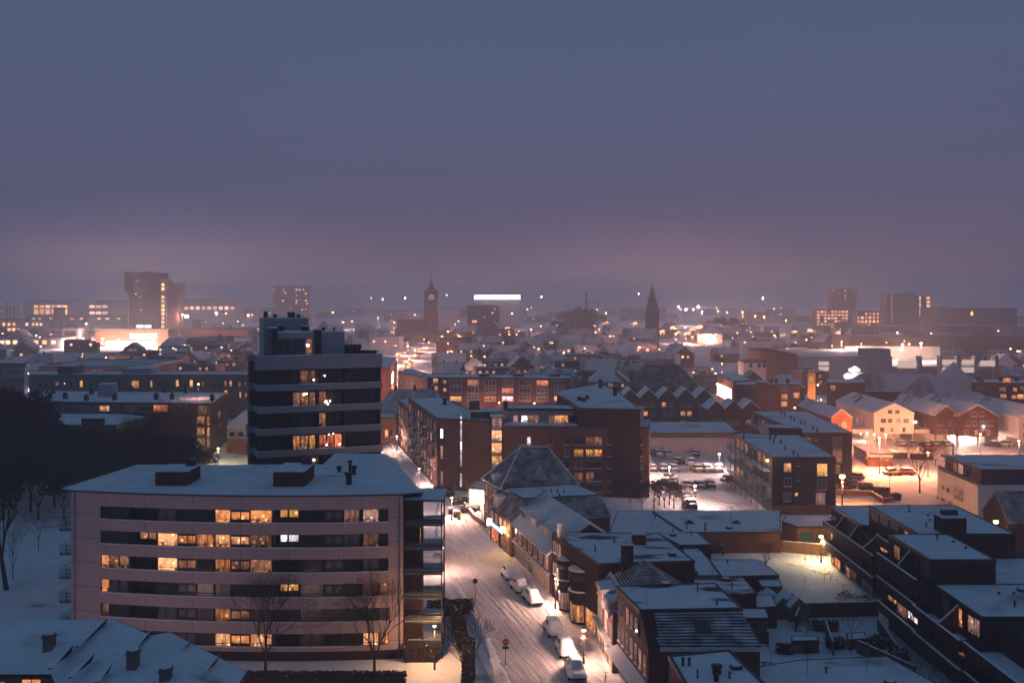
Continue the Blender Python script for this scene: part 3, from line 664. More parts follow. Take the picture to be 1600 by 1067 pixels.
TL = {(0, 1): 'lit_dim', (0, 2): 'lit_dim', (1, 0): 'lit_pink', (1, 1): 'lit_dim', (1, 3): 'lit_dim', (2, 3): 'lit_dim', (3, 0): 'lit_warm', (3, 1): 'lit_dim', (3, 2): 'lit_yellow', (3, 3): 'lit_red', (3, 4): 'lit_red', (3, 5): 'lit_red', (1, 2): 'lit_dim', (2, 1): 'glass_curtain'}
for r in range(8):
    zf = bands[r][0] - 3.47 + .97 + .02
    zf = bands[r + 1][1]
    for ci, (xx, w) in enumerate(TW):
        link('window', wmesh(w - .12, 2.1, TL.get((r, ci), 'glass'), 2 if w > 1.25 else 1, 'frame_dark', .06), T.root, (xx, 1.5, zf - .05), math.pi)
for (x, y, z, s) in ((9.0, 1.1, 30.9, .14), (10.7, .8, 31.5, .1), (7.4, .9, 28.6, .16), (7.8, .9, 28.7, .12), (10.9, .9, 27.3, .22), (11.2, .8, 27.0, .15), (11.6, .9, 27.4, .1), (11.0, .7, 20.4, .14), (13.1, .7, 20.4, .14), (11.4, .9, 22.0, .1), (12.1, .9, 22.1, .1)):
    MB().ball((0, 0, 0), s, s, s, 0, 8, 5).build('balcony_lamp', 'bulb_warm', T.root, (x, y, z))
MB().ball((0, 0, 0), .18).build('balcony_lamp', 'bulb_orange', T.root, (9.0, 1.0, 18.0))
o = T.box('penthouse', 'panel_grey', 3.2, 14.2, 2.2, 9, 33.6, 38.5)
for i, xx in enumerate((4.0, 5.1, 6.2, 7.3, 8.4)): link('window', wmesh(.85, 2.4, 'lit_dim' if i == 4 else 'glass', 1, 'frame_dark'), o, (xx, 2.2, 35), math.pi)
MB().ball((0, 0, 0), .2).build('penthouse_lamp', 'bulb_white', T.root, (8.2, 2.0, 36.4))
T.box('penthouse', 'panel_grey', 2.2, 9.6, 10, 16, 30, 40.6)
T.box('stair_house', 'cladding_black', 2.4, 3.4, 1.9, 6, 33.6, 39.2); T.box('chimney', 'cladding_black', 9.2, 10.3, 1.7, 3, 33.6, 38.9)
for (x, y, z, w, h) in ((7.6, 4, 38.5, 1.2, .8), (3.9, 5, 38.5, .9, 1.0), (11, 5, 38.5, .5, .6), (2.3, 10.5, 40.6, .6, 1.1), (3.9, 11, 40.6, .6, .6), (6.4, 11, 40.6, 1.1, .9), (8.0, 12, 40.6, .6, .5), (12.5, 3, 38.4, .3, .8)):
    T.box('roof_vent', 'metal_dark', x, x + w, y, y + w, z + .1, z + h + .1, True)
MB().box(.3, 19.9, .3, 8.1, 33.6, 33.75).build('roof', 'snow', T.root)
mb = MB(); me = bush_mesh(5, 2.4, 1.6, 4, 'hedge', 500, .25, .12); link('roof_planting', me, T.root, (17, 2.4, 33.7)); link('roof_planting', bush_mesh(3, 2.4, 2.6, 6, 'hedge', 400, .25, .1), T.root, (15.6, 3.4, 33.7))

# ================================================================ snow roof at the bottom left
z = 13.5
r0 = Q(z, (-60, 968), (182, 968), (186, 984))
lo = Bld('low_building', 'low building in the near left corner, its broad snowy roof set with slanted skylight fins', 'building', [(-75, 70), (-36, 70), (-36, 93), (-75, 93)], 12, origin=(-50, 80, 0), bare=True)
def pw(px, py, z): p = P(px, py, z); return (p.x + 50, p.y - 80, z)
A_ = pw(-90, 968, 13.6); B_ = pw(182, 968, 13.6); C_ = pw(236, 992, 13.4); D_ = pw(265, 987, 13.8); E_ = pw(385, 1049, 11.2); G_ = pw(120, 1150, 11.2); I_ = pw(-90, 1053, 11.4); J_ = pw(80, 1053, 11.4); K_ = pw(320, 1150, 11.2)
up = [A_, B_, C_, D_, E_, K_, G_, J_, I_]
M_ = pw(160, 1030, 12.6)
mb = MB(); top = up + [M_]
vs = top + [(a, b_, c - .25) for a, b_, c in top]
tri = [(0, 8, 7), (0, 7, 9), (0, 9, 1), (1, 9, 2), (2, 9, 3), (3, 9, 5), (3, 5, 4), (9, 6, 5), (9, 7, 6)]
mb.add(vs, tri); mb.add(vs, [tuple(10 + i for i in t[::-1]) for t in tri])
mb.add(vs, [(i, 10 + i, 10 + (i + 1) % 9, (i + 1) % 9) for i in range(9)])
mb.build('roof', 'snow', lo.root)
wp = offset(ccw([(p[0], p[1]) for p in up]), .5)
MB().prism(wp, -0.2, 10.9).build('wall', 'brick_tan', lo.root)
mb = MB()
for i in range(len(up)):
    a = Vector(up[i]); c_ = Vector(up[(i + 1) % 9]); mb.tube(a + Vector((0, 0, -.12)), c_ + Vector((0, 0, -.12)), .13, .13, 5)
mb.build('gutter', 'metal_dark', lo.root)
def fin(px0, py0, px1, py1, zb, h):   # slanted skylight fin
    h *= 1.7
    a = Vector(pw(px0, py0, zb)); b_ = Vector(pw(px1, py1, zb)); d = (b_ - a).normalized(); nn = Vector((d.y, -d.x, 0)) * .35
    m_ = a.lerp(b_, .55); hi = Vector((0, 0, h))
    o = MB().add([a, b_, a + hi * .15 + nn, b_ + hi + nn, a - nn * .3, b_ - nn * .3], [(0, 1, 3, 2), (0, 4, 5, 1), (4, 2, 3, 5), (0, 2, 4), (1, 5, 3)]).build('skylight_fin', 'metal_dark', lo.root)
    MB().add([a + hi * .15 + nn * 1.05 + Vector((0, 0, .03)), b_ + hi + nn * 1.05 + Vector((0, 0, .03)), b_ - nn * .9 + Vector((0, 0, .2)), a - nn * .9 + Vector((0, 0, .2))], [(0, 1, 2, 3), (3, 2, 1, 0)]).build('snow_cover', 'snow', o)
for q in ((118, 1012, 163, 980, 13.15, .55), (76, 1046, 110, 1022, 12.5, .55), (107, 1060, 143, 1034, 12.5, .5), (148, 1068, 170, 1050, 12.4, .5), (205, 1018, 232, 996, 13.2, .5), (256, 1048, 293, 1014, 12.6, .55), (303, 1068, 338, 1036, 12.0, .5)):
    fin(*q)
for px, py, zb in ((77, 1010, 12.9), (208, 1036, 12.9), (259, 1064, 12.2)):
    x, y, z_ = pw(px, py, zb); o = MB().box(-.42, .42, -.42, .42, -.4, 1.2).box(-.5, .5, -.5, .5, .85, 1.0).build('chimney', 'brick_tan', lo.root, (x, y, z_)); MB().ball((0, 0, 1.2), .5, .5, .2, 0, 8, 4).build('snow_cap', 'snow', o)
x, y, z_ = pw(70, 1062, 9.8); link('window', wmesh(1.6, 1.8, 'lit_warm', 2, 'wood'), lo.root, (x, J_[1] + .42, 9.0), math.pi); link('window', wmesh(2.2, 1.6, 'lit_pink', 2, 'wood'), lo.root, (x - 3.4, J_[1] + .42, 9.0), math.pi)

# ================================================================ brick block D with the long street wing and a front wing
dS = [(-17.3, 230), (-28.7, 276), (-20, 279), (-4.6, 226.5), (-5.0, 225)]
bD = Bld('brick_apartment_block', 'long brown brick apartment block whose narrow windowless end faces the street corner', 'apartment block', dS, 16.2, 'brick_brown', 'snow', .25)
A, B_ = (-17.3, 230), (-28.7, 276); la, lb = bD.loc(A), bD.loc(B_); lng = 47.4
for k in range(5):
    for j in range(9):
        gl = R.choice(['glass'] * 4 + ['glass_curtain'] * 2 + ['lit_dim', 'lit_warm']) if j > 0 else 'glass'
        u = 3 + j * 5.1 + (k % 2) * .0
        bD.win(la, lb, u, 1.2 + 3.0 * k, 1.7, 1.7, gl, 2, 'frame_white')
for k in range(1, 5):
    for j in (1, 3, 5, 7):
        A2, e, nn, _ = bD.frame(la, lb); p0 = A2 + e * (j * 5.1 + .3); o = MB().box(-1.9, 1.9, 0, 1.3, -.12, 0).build('balcony', 'concrete', bD.root, (p0.x, p0.y, 3 * k + .6), math.atan2(-nn.x, nn.y))
        mb = MB().box(-1.9, 1.9, 1.25, 1.3, .9, .96)
        for q in range(14): mb.box(-1.9 + q * .29, -1.87 + q * .29, 1.26, 1.29, 0, .9)
        mb.build('railing', 'metal_dark', o); MB().box(-1.8, 1.8, .1, 1.2, 0, .07).build('snow_cover', 'snow', o)
E0, E1 = (-17.3, 230), (-5.0, 225)
bD.winpx(E0, E1, 688.5, 692, 670, 684, 'strip_white', nx=1, frame='frame_white', sill=False, name='slit_window')
for (a, c_) in ((697, 716), (737, 757)): bD.winpx(E0, E1, 689, 691.5, a, c_, 'lit_pink', nx=1, frame='frame_white', sill=False, name='slit_window')
for (a, c_) in ((650, 668), (669, 687), (689, 707), (709, 728), (740, 760)): bD.winpx(E0, E1, 719.2, 721.8, a, c_, 'lit_white', nx=1, frame='frame_white', sill=False, fr=.05, name='slit_window')
p = P(695, 620, 16.2)
for (px, py, zz) in ((695, 632, 16.3), (740, 640, 16.3)):
    p = P(px, py, zz); bD.wbox('chimney', 'brick_dark', p.x - .5, p.x + .5, p.y - .5, p.y + .5, 16.2, 18.2)
p = P(738, 648, 16.2); bD.wbox('roof_house', 'brick_dark', -9.5, -2, 229, 236, 16.2, 17.9); bD.wbox('roof_house', 'cladding_black', -10, -7.6, 232, 234, 17.9, 20.2)
bD2 = Bld('brick_apartment_block', 'lower far end of the street-side brick block, one storey lower with railings', 'apartment block', [(-28.8, 276.2), (-34.2, 299), (-22, 302), (-19.5, 279.4)], 13.6, 'brick_brown', 'snow', .2)
for k in range(4):
    for j in range(4): bD2.win(bD2.loc((-28.8, 276.2)), bD2.loc((-34.2, 299)), 3 + j * 5.4, 1.4 + 3 * k, 1.7, 1.6, R.choice(['glass', 'glass', 'lit_dim']), 2)
# glazed stair and front wing
bW = Bld('brick_apartment_block', 'dark brown brick flats with a set-back lit top floor, left of the car park', 'apartment block', [(-2.0, 221.6), (30.3, 220), (32.5, 234), (-2, 236)], 15.4, 'brick_brown', 'snow_patchy', .25, origin=(0, 221, 0))
st = MB().box(-4.85, -2.05, 4.6, 9, 0, 17.4); st.build('stair_wall', 'brick_dark', bW.root)
for k in range(6):
    z0 = .4 + 2.85 * k; g = ['lit_yellow', 'lit_yellow', 'lit_yellow', 'lit_bright', 'lit_bright', 'lit_pink'][k]
    link('stair_window', wmesh(2.2, 2.3, g, 3, 'frame_white', .07, .3, False), bW.root, (-3.45, 4.6, z0), math.pi)
    o = MB().box(-4.85, -2.05, 3.2, 4.5, z0 - .38, z0 - .2).build('balcony', 'concrete_dark', bW.root); MB().add([(-4.7, 3.3, z0 - .2), (-2.2, 3.3, z0 - .2), (-2.2, 4.4, z0 - .2), (-4.7, 4.4, z0 - .2), (-4.2, 4.3, z0 + .55)], [(0, 1, 4), (1, 2, 4), (2, 3, 4), (3, 0, 4), (3, 2, 1, 0)]).build('snow_drift', 'snow', o)
MB().box(-5.0, -1.9, 3.1, 9.1, 17.4, 17.6).build('canopy', 'snow', bW.root)
F0, F1 = (-2.0, 221.6), (30.3, 220)
rows = [(683, 694), (702, 712), (720, 731), (739, 751), (757, 768)]
colsW = [(810, 820), (824, 829), (857, 863), (882, 890), (897, 911), (916, 927), (929, 940), (950, 960), (963, 973), (977, 986), (998, 1004)]
litW = {(0, 1): 'lit_white', (0, 7): 'lit_pink', (0, 8): 'lit_warm', (1, 4): 'lit_yellow', (1, 5): 'lit_yellow', (1, 6): 'lit_warm', (2, 7): 'lit_white', (2, 8): 'lit_white', (0, 5): 'lit_dim', (0, 6): 'lit_dim', (0, 9): 'lit_dim', (3, 4): 'lit_dim', (3, 5): 'lit_dim'}
for r, (a, c_) in enumerate(rows):
    for q, (x0, x1) in enumerate(colsW):
        g = litW.get((r, q), R.choice(['glass', 'glass_curtain', 'glass']))
        bW.winpx(F0, F1, x0, x1, a, c_, g, nx=1 if x1 - x0 < 9 else 2, frame='frame_dark' if q in (4, 9) else 'metal_grey')
bW.flat([(-1.8, 8), (29.5, 6.5), (31.5, 14), (-1.8, 17)], 18.5, 'snow', .2); MB().prism(ccw([(-1.5, 8.3), (29, 6.9), (31, 13.6), (-1.5, 16.6)]), 15.5, 18.4).build('top_floor', 'plaster_pink', bW.root)
T0, T1 = (-1.5, 229.3), (29, 227.9)
for x0, x1, g, nx in ((802, 809, 'lit_pink', 1), (815, 824, 'lit_white', 1), (824, 841, 'lit_dim', 2), (858, 866, 'lit_dim', 1), (867, 878, 'lit_yellow', 2), (879, 887, 'lit_warm', 1), (890, 898, 'glass', 1), (900, 910, 'glass', 1), (929, 936, 'lit_pink', 1), (937, 944, 'lit_pink', 1), (949, 957, 'lit_bright', 2), (957, 965, 'lit_white', 2), (967, 974, 'lit_dim', 1), (975, 981, 'lit_pink', 1)):
    bW.winpx(T0, T1, x0, x1, 648.5, 660, g, nx=nx, frame='frame_white', sill=False)
for px, py in ((905, 632), (912, 634), (917, 630), (790, 640)):
    p = P(px, py, 18.6); bW.wbox('chimney', 'brick_dark', p.x - .5, p.x + .5, p.y - .4, p.y + .4, 18.5, 20.6)
lamp(xd(980, 226.5), 227.2, 17.6, 120, 'lamp glowing at the right end of the lit top floor terrace', pole=False, r=.3, group=None, cat='wall lamp', name='wall_lamp')
# rear snow roofs of the same block
bR = Bld('brick_apartment_block', 'broad snow roof with two chimneys behind the lit top floor terrace', 'apartment block', Q(19.5, (870, 612), (935, 600), (965, 612), (1000, 640), (905, 638)), 19.5 - .0, 'brick_dark', 'snow', .15)
for px, py in ((938, 606), (961, 618)):
    p = P(px, py, 19.6); bR.wbox('chimney', 'brick_dark', p.x - .5, p.x + .5, p.y - .5, p.y + .5, 19.5, 22)
# ================================================================ right side of the street
E1 = Bld('corner_house', 'corner house with a tall hipped roof of snow-streaked tiles and a pointed dormer', 'house', [(-5.4, 192), (-2.4, 182.4), (12.2, 186), (9, 197)], 9.2, 'brick_brown', None, origin=(0, 187, 0))
bp = [(-5.9, 5.6), (-2.2, -5.4), (12.6, -1.3), (9.3, 10.6)]
vs = [(x, y, 9.2) for x, y in bp] + [(1.7, 3.3, 15.7), (6.8, 3.3, 15.7)]
mb = MB().add(vs, [(0, 1, 4), (1, 2, 5, 4), (2, 3, 5), (3, 0, 4, 5), (3, 2, 1, 0)]); mb.build('roof', 'tiles_streaked', E1.root)
mb = MB()
for a, c_ in ((0, 4), (1, 4), (2, 5), (4, 5), (0, 1), (1, 2)): mb.tube(vs[a], vs[c_], .16, .14, 5)
mb.build('ridge_snow', 'snow', E1.root)
MB().add([(-.2, 0, 0), (2.6, 0, 0), (1.2, 0, 2.5), (1.2, 3.6, 2.5), (-.2, 2.4, .2), (2.6, 2.4, .2)], [(0, 1, 2), (0, 2, 3, 4), (1, 5, 3, 2)]).build('dormer', 'tiles_snowy', E1.root, (3.9, -2.7, 10.4))
o = MB().box(0, 1.6, 0, 1.6, 0, 1.5).build('dormer', 'frame_white', E1.root, (-3.4, -.6, 9.3), rad(15)); MB().box(-.15, 1.75, -.15, 1.8, 1.5, 1.7).build('snow_cap', 'snow', o)
fa, fb = E1.loc((-5.4, 192)), E1.loc((-2.4, 182.4))
for u in (1.8, 4.5, 7.6):
    E1.win(fa, fb, u, 6.7, .9, 1.7, 'lit_pink' if u == 4.5 else 'glass_curtain', 1); E1.win(fa, fb, u, 3.4, .9, 1.8, R.choice(['glass', 'lit_dim']), 1)
E1.win(fa, fb, 4.5, .4, 4, 2.2, 'lit_bright', 4, 'frame_dark', name='shop_window'); E1.put('shop_sign', MB().box(-.5, .5, 0, .5, 0, .9).mesh('s', 'sign_blue'), fa, fb, 8.3, 3.2, .02)
E1m = Bld('mansard_house', 'shop house with tiled mansard, lit dormer and a glowing blue shop sign', 'house', [(-4.0, 182.2), (.0, 168.8), (17, 172.5), (12.5, 186)], 6.1, 'brick_brown', None, origin=(0, 178, 0))
q0 = [(-4.3, 4.4), (0.0, -9.6), (17.3, -5.6), (12.8, 8.0)]; q1 = [(-1.6, 3.4), (1.9, -5.6), (15.6, -2.2), (12.0, 7.6)]
vs = [(*p, 6.1) for p in q0] + [(*p, 9.3) for p in q1]
MB().add(vs, [(0, 1, 5, 4), (1, 2, 6, 5), (2, 3, 7, 6), (3, 0, 4, 7), (3, 2, 1, 0)]).build('mansard', 'tiles_streaked', E1m.root)
E1m.flat(q1, 9.3, 'snow', .12)
for px, py in ((847, 768), (852, 771), (861, 769), (871, 769), (881, 770), (874, 775)):
    p = P(px, py, 9.4); MB().tube((0, 0, 0), (0, 0, .7), .12, .12, 6).build('roof_vent', 'metal_dark', E1m.root, (p.x, p.y - 178, 9.3))
o = MB().box(0, 2.2, 0, 2.2, 0, 1.9).build('dormer', 'frame_white', E1m.root, (-2.7, .2, 6.4), rad(15)); MB().box(-.2, 2.4, -.2, 2.5, 1.9, 2.15).build('snow_cap', 'snow', o)
link('window', wmesh(1.6, 1.2, 'lit_pink', 3, 'frame_white', .06, 0, False), o, (0, 1.1, .35), rad(90))
fa, fb = E1m.loc((-4.0, 182.2)), E1m.loc((.0, 168.8))
for u, g in ((1.5, 'glass'), (4.2, 'lit_warm'), (7, 'lit_pink'), (9.6, 'glass_curtain'), (12.2, 'lit_dim')): E1m.win(fa, fb, u, 3.5, 1.1, 1.8, g, 2)
E1m.win(fa, fb, 3.4, .3, 4.4, 2.3, 'lit_red', 3, 'frame_dark', name='shop_window'); E1m.win(fa, fb, 10, .3, 5.0, 2.3, 'lit_dim', 4, 'frame_dark', name='shop_window')
E1m.put('shop_sign', MB().box(-3.4, 3.4, 0, .16, 0, .55).mesh('s', 'sign_blue'), fa, fb, 5, 2.85, .02)
E1m.put('shop_sign', MB().box(-.1, .1, 0, .8, -.2, 1.0).mesh('s', 'strip_white'), fa, fb, .8, 2.9, .02)

E2 = gable('terrace_house', 'long brick shop terrace with one snowy gable roof and two dormers facing the street', 'house', 8.45, 161.8, 12.2, 25.3, 6.2, 10.1, rad(14.4), 'brick_brown', 'snow')
def dormer(b, x, y, z, w=2.2, d=3, h=1.3, g='glass', face=-1, wall='frame_white', nx=3):
    x0, x1 = (x, x + d) if face < 0 else (x - d, x)
    o = MB().box(x0, x1, y - w/2, y + w/2, z - .6, z + h).build('dormer', wall, b.root)
    MB().add([(x0 - .2, y - w/2 - .2, z + h), (x1 + .9, y - w/2 - .2, z + h + .1), (x1 + .9, y + w/2 + .2, z + h + .1), (x0 - .2, y + w/2 + .2, z + h), (x0 - .2, y - w/2 - .2, z + h + .2), (x1 + .9, y - w/2 - .2, z + h + .5), (x1 + .9, y + w/2 + .2, z + h + .5), (x0 - .2, y + w/2 + .2, z + h + .2)],
             [(0, 3, 2, 1), (4, 5, 6, 7), (0, 1, 5, 4), (1, 2, 6, 5), (2, 3, 7, 6), (3, 0, 4, 7)]).build('snow_cap', 'snow', o)
    link('window', wmesh(w - .4, h - .35, g, nx, 'frame_white', .06, 0, False), o, (x if face < 0 else x, y, z + .15), rad(90) if face < 0 else rad(-90))
dormer(E2, -4.9, 7.2, 7.1, 2.8, 3); dormer(E2, -4.9, .6, 7.1, 2.8, 3, g='lit_pink'); dormer(E2, -4.9, -6.0, 7.1, 2.4, 3, g='lit_dim'); dormer(E2, -4.9, -10.6, 7.1, 2.6, 3)
for i in range(8):
    y = 11 - i * 3.1; g = ['lit_dim', 'glass', 'glass_curtain', 'glass', 'lit_dim', 'glass', 'glass_curtain', 'lit_dim'][i]
    E2.win(*E2.Wt, 12.65 - y, 3.6, 1.5, 1.7, g, 2); E2.win(*E2.Wt, 12.65 - y, .3, 2.5, 2.3, R.choice(['lit_dim', 'glass', 'glass', 'lit_pink']), 3, 'frame_white', name='shop_window', trans=.75)
MB().box(-6.45, -6.1, -12.5, 12.5, 2.85, 3.15).build('fascia', 'frame_white', E2.root); MB().box(-6.7, -6.2, -12.6, 12.6, 5.75, 5.98).build('gutter', 'frame_white', E2.root)
lamp(-1.6, 171.5, 4.6, 600, 'bright orange wall lamp at the end of the blue shop sign', (1, .5, .16), 'bulb_orange', .34, None, pole=False, cat='wall lamp', name='wall_lamp')

E3 = Bld('corner_block', 'flat-roofed corner block with rounded brick balconies stacked above a curved lit shopfront', 'building', [(5.9, 147.0), (8.4, 137.8), (11.2, 129.2), (24, 131), (21.6, 146.5)], 9.4, 'brick_dark', None, origin=(15, 138, 0))
E3.flat([(-6.6, 9.2), (-4.4, .2), (-3.0, -4.2), (-.6, -4.0), (-3.5+.0, -8.6), (9, -7), (6.6, 8.5)][0:4] + [(-3.6, -8.4), (9, -7), (6.6, 8.5)], 9.4, 'snow_patchy', .14) if False else E3.flat([(-9.0, 9.0), (-6.5, 0), (-3.8, -8.6), (9, -7), (6.6, 8.5)], 9.4, 'snow_worn', .14)
def roundbay(cx, cy, r, zs, top, lit_):
    for z in zs:
        o = MB().tube((0, 0, -.1), (0, 0, 1.15), r, r, 20).build('balcony', 'brick_dark', E3.root, (cx - 15, cy - 138, z))
        MB().tube((0, 0, 1.15), (0, 0, 1.27), r + .05, r + .05, 20).build('coping', 'snow', o)
    o = MB().tube((0, 0, 0), (0, 0, top), r * .82, r * .82, 20).build('bay_wall', 'brick_dark', E3.root, (cx - 15, cy - 138, 0))
    for i in range(9):
        t = rad(150 + i * 20); rr_ = r * .82 * .987
        for z, g in ((.5, lit_),):
            if z + 1.2 > top: continue
            link('window', wmesh(r * .24, 2.2 if z < 1 else 1.1, g, 1, 'frame_white', .04, .5, False), o, (math.cos(t) * rr_, math.sin(t) * rr_, z), t - math.pi / 2)
roundbay(9.4, 135.3, 1.75, (3.3, 6.1), 6.1, 'lit_warm'); roundbay(7.7, 140.5, 1.3, (3.3, 6.1), 6.1, 'lit_pink')
for u, g in ((1.5, 'lit_dim'), (4.5, 'lit_pink'), (7.5, 'lit_dim')): E3.win((-3.8, -8.8), (9, -7), u, 6.6, 1, 1.3, 'glass', 1)
for u in (1.4, 3.4): E3.win(E3.loc((5.9, 147)), E3.loc((8.4, 137.8)), u, 3.8, 1.0, 1.5, 'glass', 1); E3.win(E3.loc((5.9, 147)), E3.loc((8.4, 137.8)), u, 6.9, 1.0, 1.5, 'glass', 1)
E3.win(E3.loc((8.4, 137.8)), E3.loc((11.2, 129.2)), 6.5, .2, 3.2, 2.5, 'lit_warm', 3, 'frame_white', name='shop_window')
p = P(998, 850, 9.4); E3.wbox('roof_house', 'brick_dark', p.x - .9, p.x + .9, p.y - .8, p.y + .8, 9.4, 10.9)
MB().box(-8.4, -7.0, 6, 8.6, 9.5, 11.3).build('roof_house', 'frame_white', E3.root); MB().box(-8.6, -6.8, 5.8, 8.8, 11.3, 11.45).build('snow_cover', 'snow', E3.root)

E4 = gable('shop_house', 'small shop house with hipped tile roof, tall chimney and lit shop windows', 'house', 16.6, 122.9, 10.4, 11.4, 7.4, 11.2, rad(4), 'brick_brown', 'tiles_streaked', hip=4.4)
E4.box('chimney', 'brick_dark', -2.6, -1.2, 2.2, 3.4, 8, 13.0); 
for i in range(4): MB().tube((0, 0, 0), (0, 0, .4), .12, .12, 6).build('chimney_pot', 'frame_white', E4.root, (-2.4 + i * .32, 2.8, 13.1))
MB().add([(-5.4, -5.4, 6.2), (-5.4, 5.4, 6.2), (-3.6, 5.4, 9.0), (-3.6, -5.4, 9.0)], [(0, 3, 2, 1), (0, 1, 2, 3)]).build('mansard', 'snow', E4.root)
dormer(E4, -5.6, 1.0, 6.7, 3.4, 2.4, 1.5, 'lit_warm'); dormer(E4, -5.6, -3.6, 6.7, 2.0, 2.4, 1.4, 'glass')
for v_, g, g2 in ((-4.2, 'lit_bright', 'glass'), (-.9, 'lit_warm', 'glass_curtain'), (2.6, 'lit_pink', 'lit_dim'), (4.6, 'lit_warm', 'glass')):
    E4.win(*E4.Wt, 5.7 - v_, .3, 2.0, 2.4, g, 2, 'frame_white', name='shop_window', trans=.8); E4.win(*E4.Wt, 5.7 - v_, 3.6, 1.2, 1.8, g2, 2)
MB().box(-5.9, -5.2, -5.6, 5.6, 3.0, 3.25).build('fascia', 'frame_white', E4.root)

E5 = Bld('brick_town_house', 'tall dark brick town house with white sash windows and a snow-lined mansard', 'house', [(12.3, 117.2), (14.3, 104.4), (26, 104.4), (24.6, 118.6)], 7.4, 'brick_brown', None, origin=(19, 112, 0))
MB().prism(ccw([(-6.7, 4.8), (-5.1, -3.7), (6.0, -3.0), (5.2, 6.4)]), 7.4, 10).build('upper_wall', 'brick_brown', E5.root)
E5.flat([(-6.8, 5.2), (-5.1, -3.7), (6.2, -3.0), (5.2, 6.6)], 10, 'snow_worn', .16)
MB().add([(-3.4, -7.7, 7.45), (7.2, -7.7, 7.45), (6.1, -3.1, 9.9), (-4.9, -3.6, 9.9), (-3.4, -3.4, 7.45), (6.1, -3.1, 7.45)], [(0, 1, 2, 3), (1, 5, 2), (0, 3, 4)]).build('mansard', 'tiles_streaked', E5.root)
MB().add([(-4.75, -7.6, 7.4), (-3.4, -7.6, 7.4), (-3.6, -3.6, 10.2), (-5.0, -3.6, 10.2), (-3.4, -3.6, 7.4), (-5.2, -3.6, 7.4)], [(0, 1, 2, 3), (1, 4, 2), (0, 3, 5)]).build('gable_wall', 'brick_dark', E5.root)
MB().box(-3.5, 7.4, -7.95, -7.6, 7.1, 7.4).build('gutter', 'frame_white', E5.root)
MB().add([(0, 0, 0), (1.6, 0, 0), (1.6, 1.6, .85), (0, 1.6, .85)], [(0, 1, 2, 3)]).build('skylight', 'glass', E5.root, (.6, -6.1, 8.42))
fa, fb = (-6.7, 5.2), (-4.7, -7.6)
for i in range(5):
    E5.win(fa, fb, 1.4 + i * 1.75, 7.5, .75, 1.5, ['glass', 'glass', 'lit_warm', 'glass_curtain', 'glass'][i], 2, trans=.5)
for i in range(7): E5.win(fa, fb, 1.2 + i * 1.75, 4.2, .8, 1.9, ['glass', 'lit_pink', 'lit_dim', 'lit_pink', 'glass', 'lit_warm', 'lit_dim'][i], 2, trans=.5)
for i in range(3): E5.win(fa, fb, 2.6 + i * 3.8, .4, 2.8, 2.0, ['lit_dim', 'glass', 'lit_pink'][i], 3, name='shop_window')
A2, e, nn, ln = E5.frame(fa, fb)
MB().add([(0, 0, 0), (12, 0, 0), (12, 1.5, -.5), (0, 1.5, -.5), (0, 0, .15), (12, 0, .15), (12, 1.5, -.35), (0, 1.5, -.35)], [(0, 3, 2, 1), (4, 5, 6, 7), (0, 1, 5, 4), (1, 2, 6, 5), (2, 3, 7, 6), (3, 0, 4, 7)]).build('awning', 'snow', E5.root, (-6.7+.12, 5.2, 3.3), math.atan2(e.y, e.x)) if False else MB().add([(0, 0, 0), (12, 0, 0), (12, -1.5, -.5), (0, -1.5, -.5), (0, 0, .15), (12, 0, .15), (12, -1.5, -.35), (0, -1.5, -.35)], [(0, 1, 2, 3), (7, 6, 5, 4), (4, 5, 1, 0), (5, 6, 2, 1), (6, 7, 3, 2), (7, 4, 0, 3)]).build('awning', 'snow', E5.root, (-6.7, 5.2, 3.3), math.atan2(e.y, e.x))

E6 = Bld('brick_annex', 'flat snowy roof in the near right foreground with two pipes and a round vent', 'building', Q(8, (1045, 1027), (1140, 1018), (1215, 1090), (1085, 1095)), 8, 'brick_brown', 'snow', .25)
for px, py, r, h in ((1067, 1040, .14, .7), (1077, 1040, .14, .7), (1120, 1052, .45, .7), (1119, 1064, .25, .6)):
    p = P(px, py, 8.1); MB().tube((0, 0, 0), (0, 0, h), r, r, 10).tube((0, 0, h), (0, 0, h + .12), r * 1.25, r * 1.25, 10).build('roof_vent', 'metal_dark', E6.root, (p.x - E6.o.x, p.y - E6.o.y, 8.1))

mat('snow_trodden', (.34, .35, .39), .9, .1)
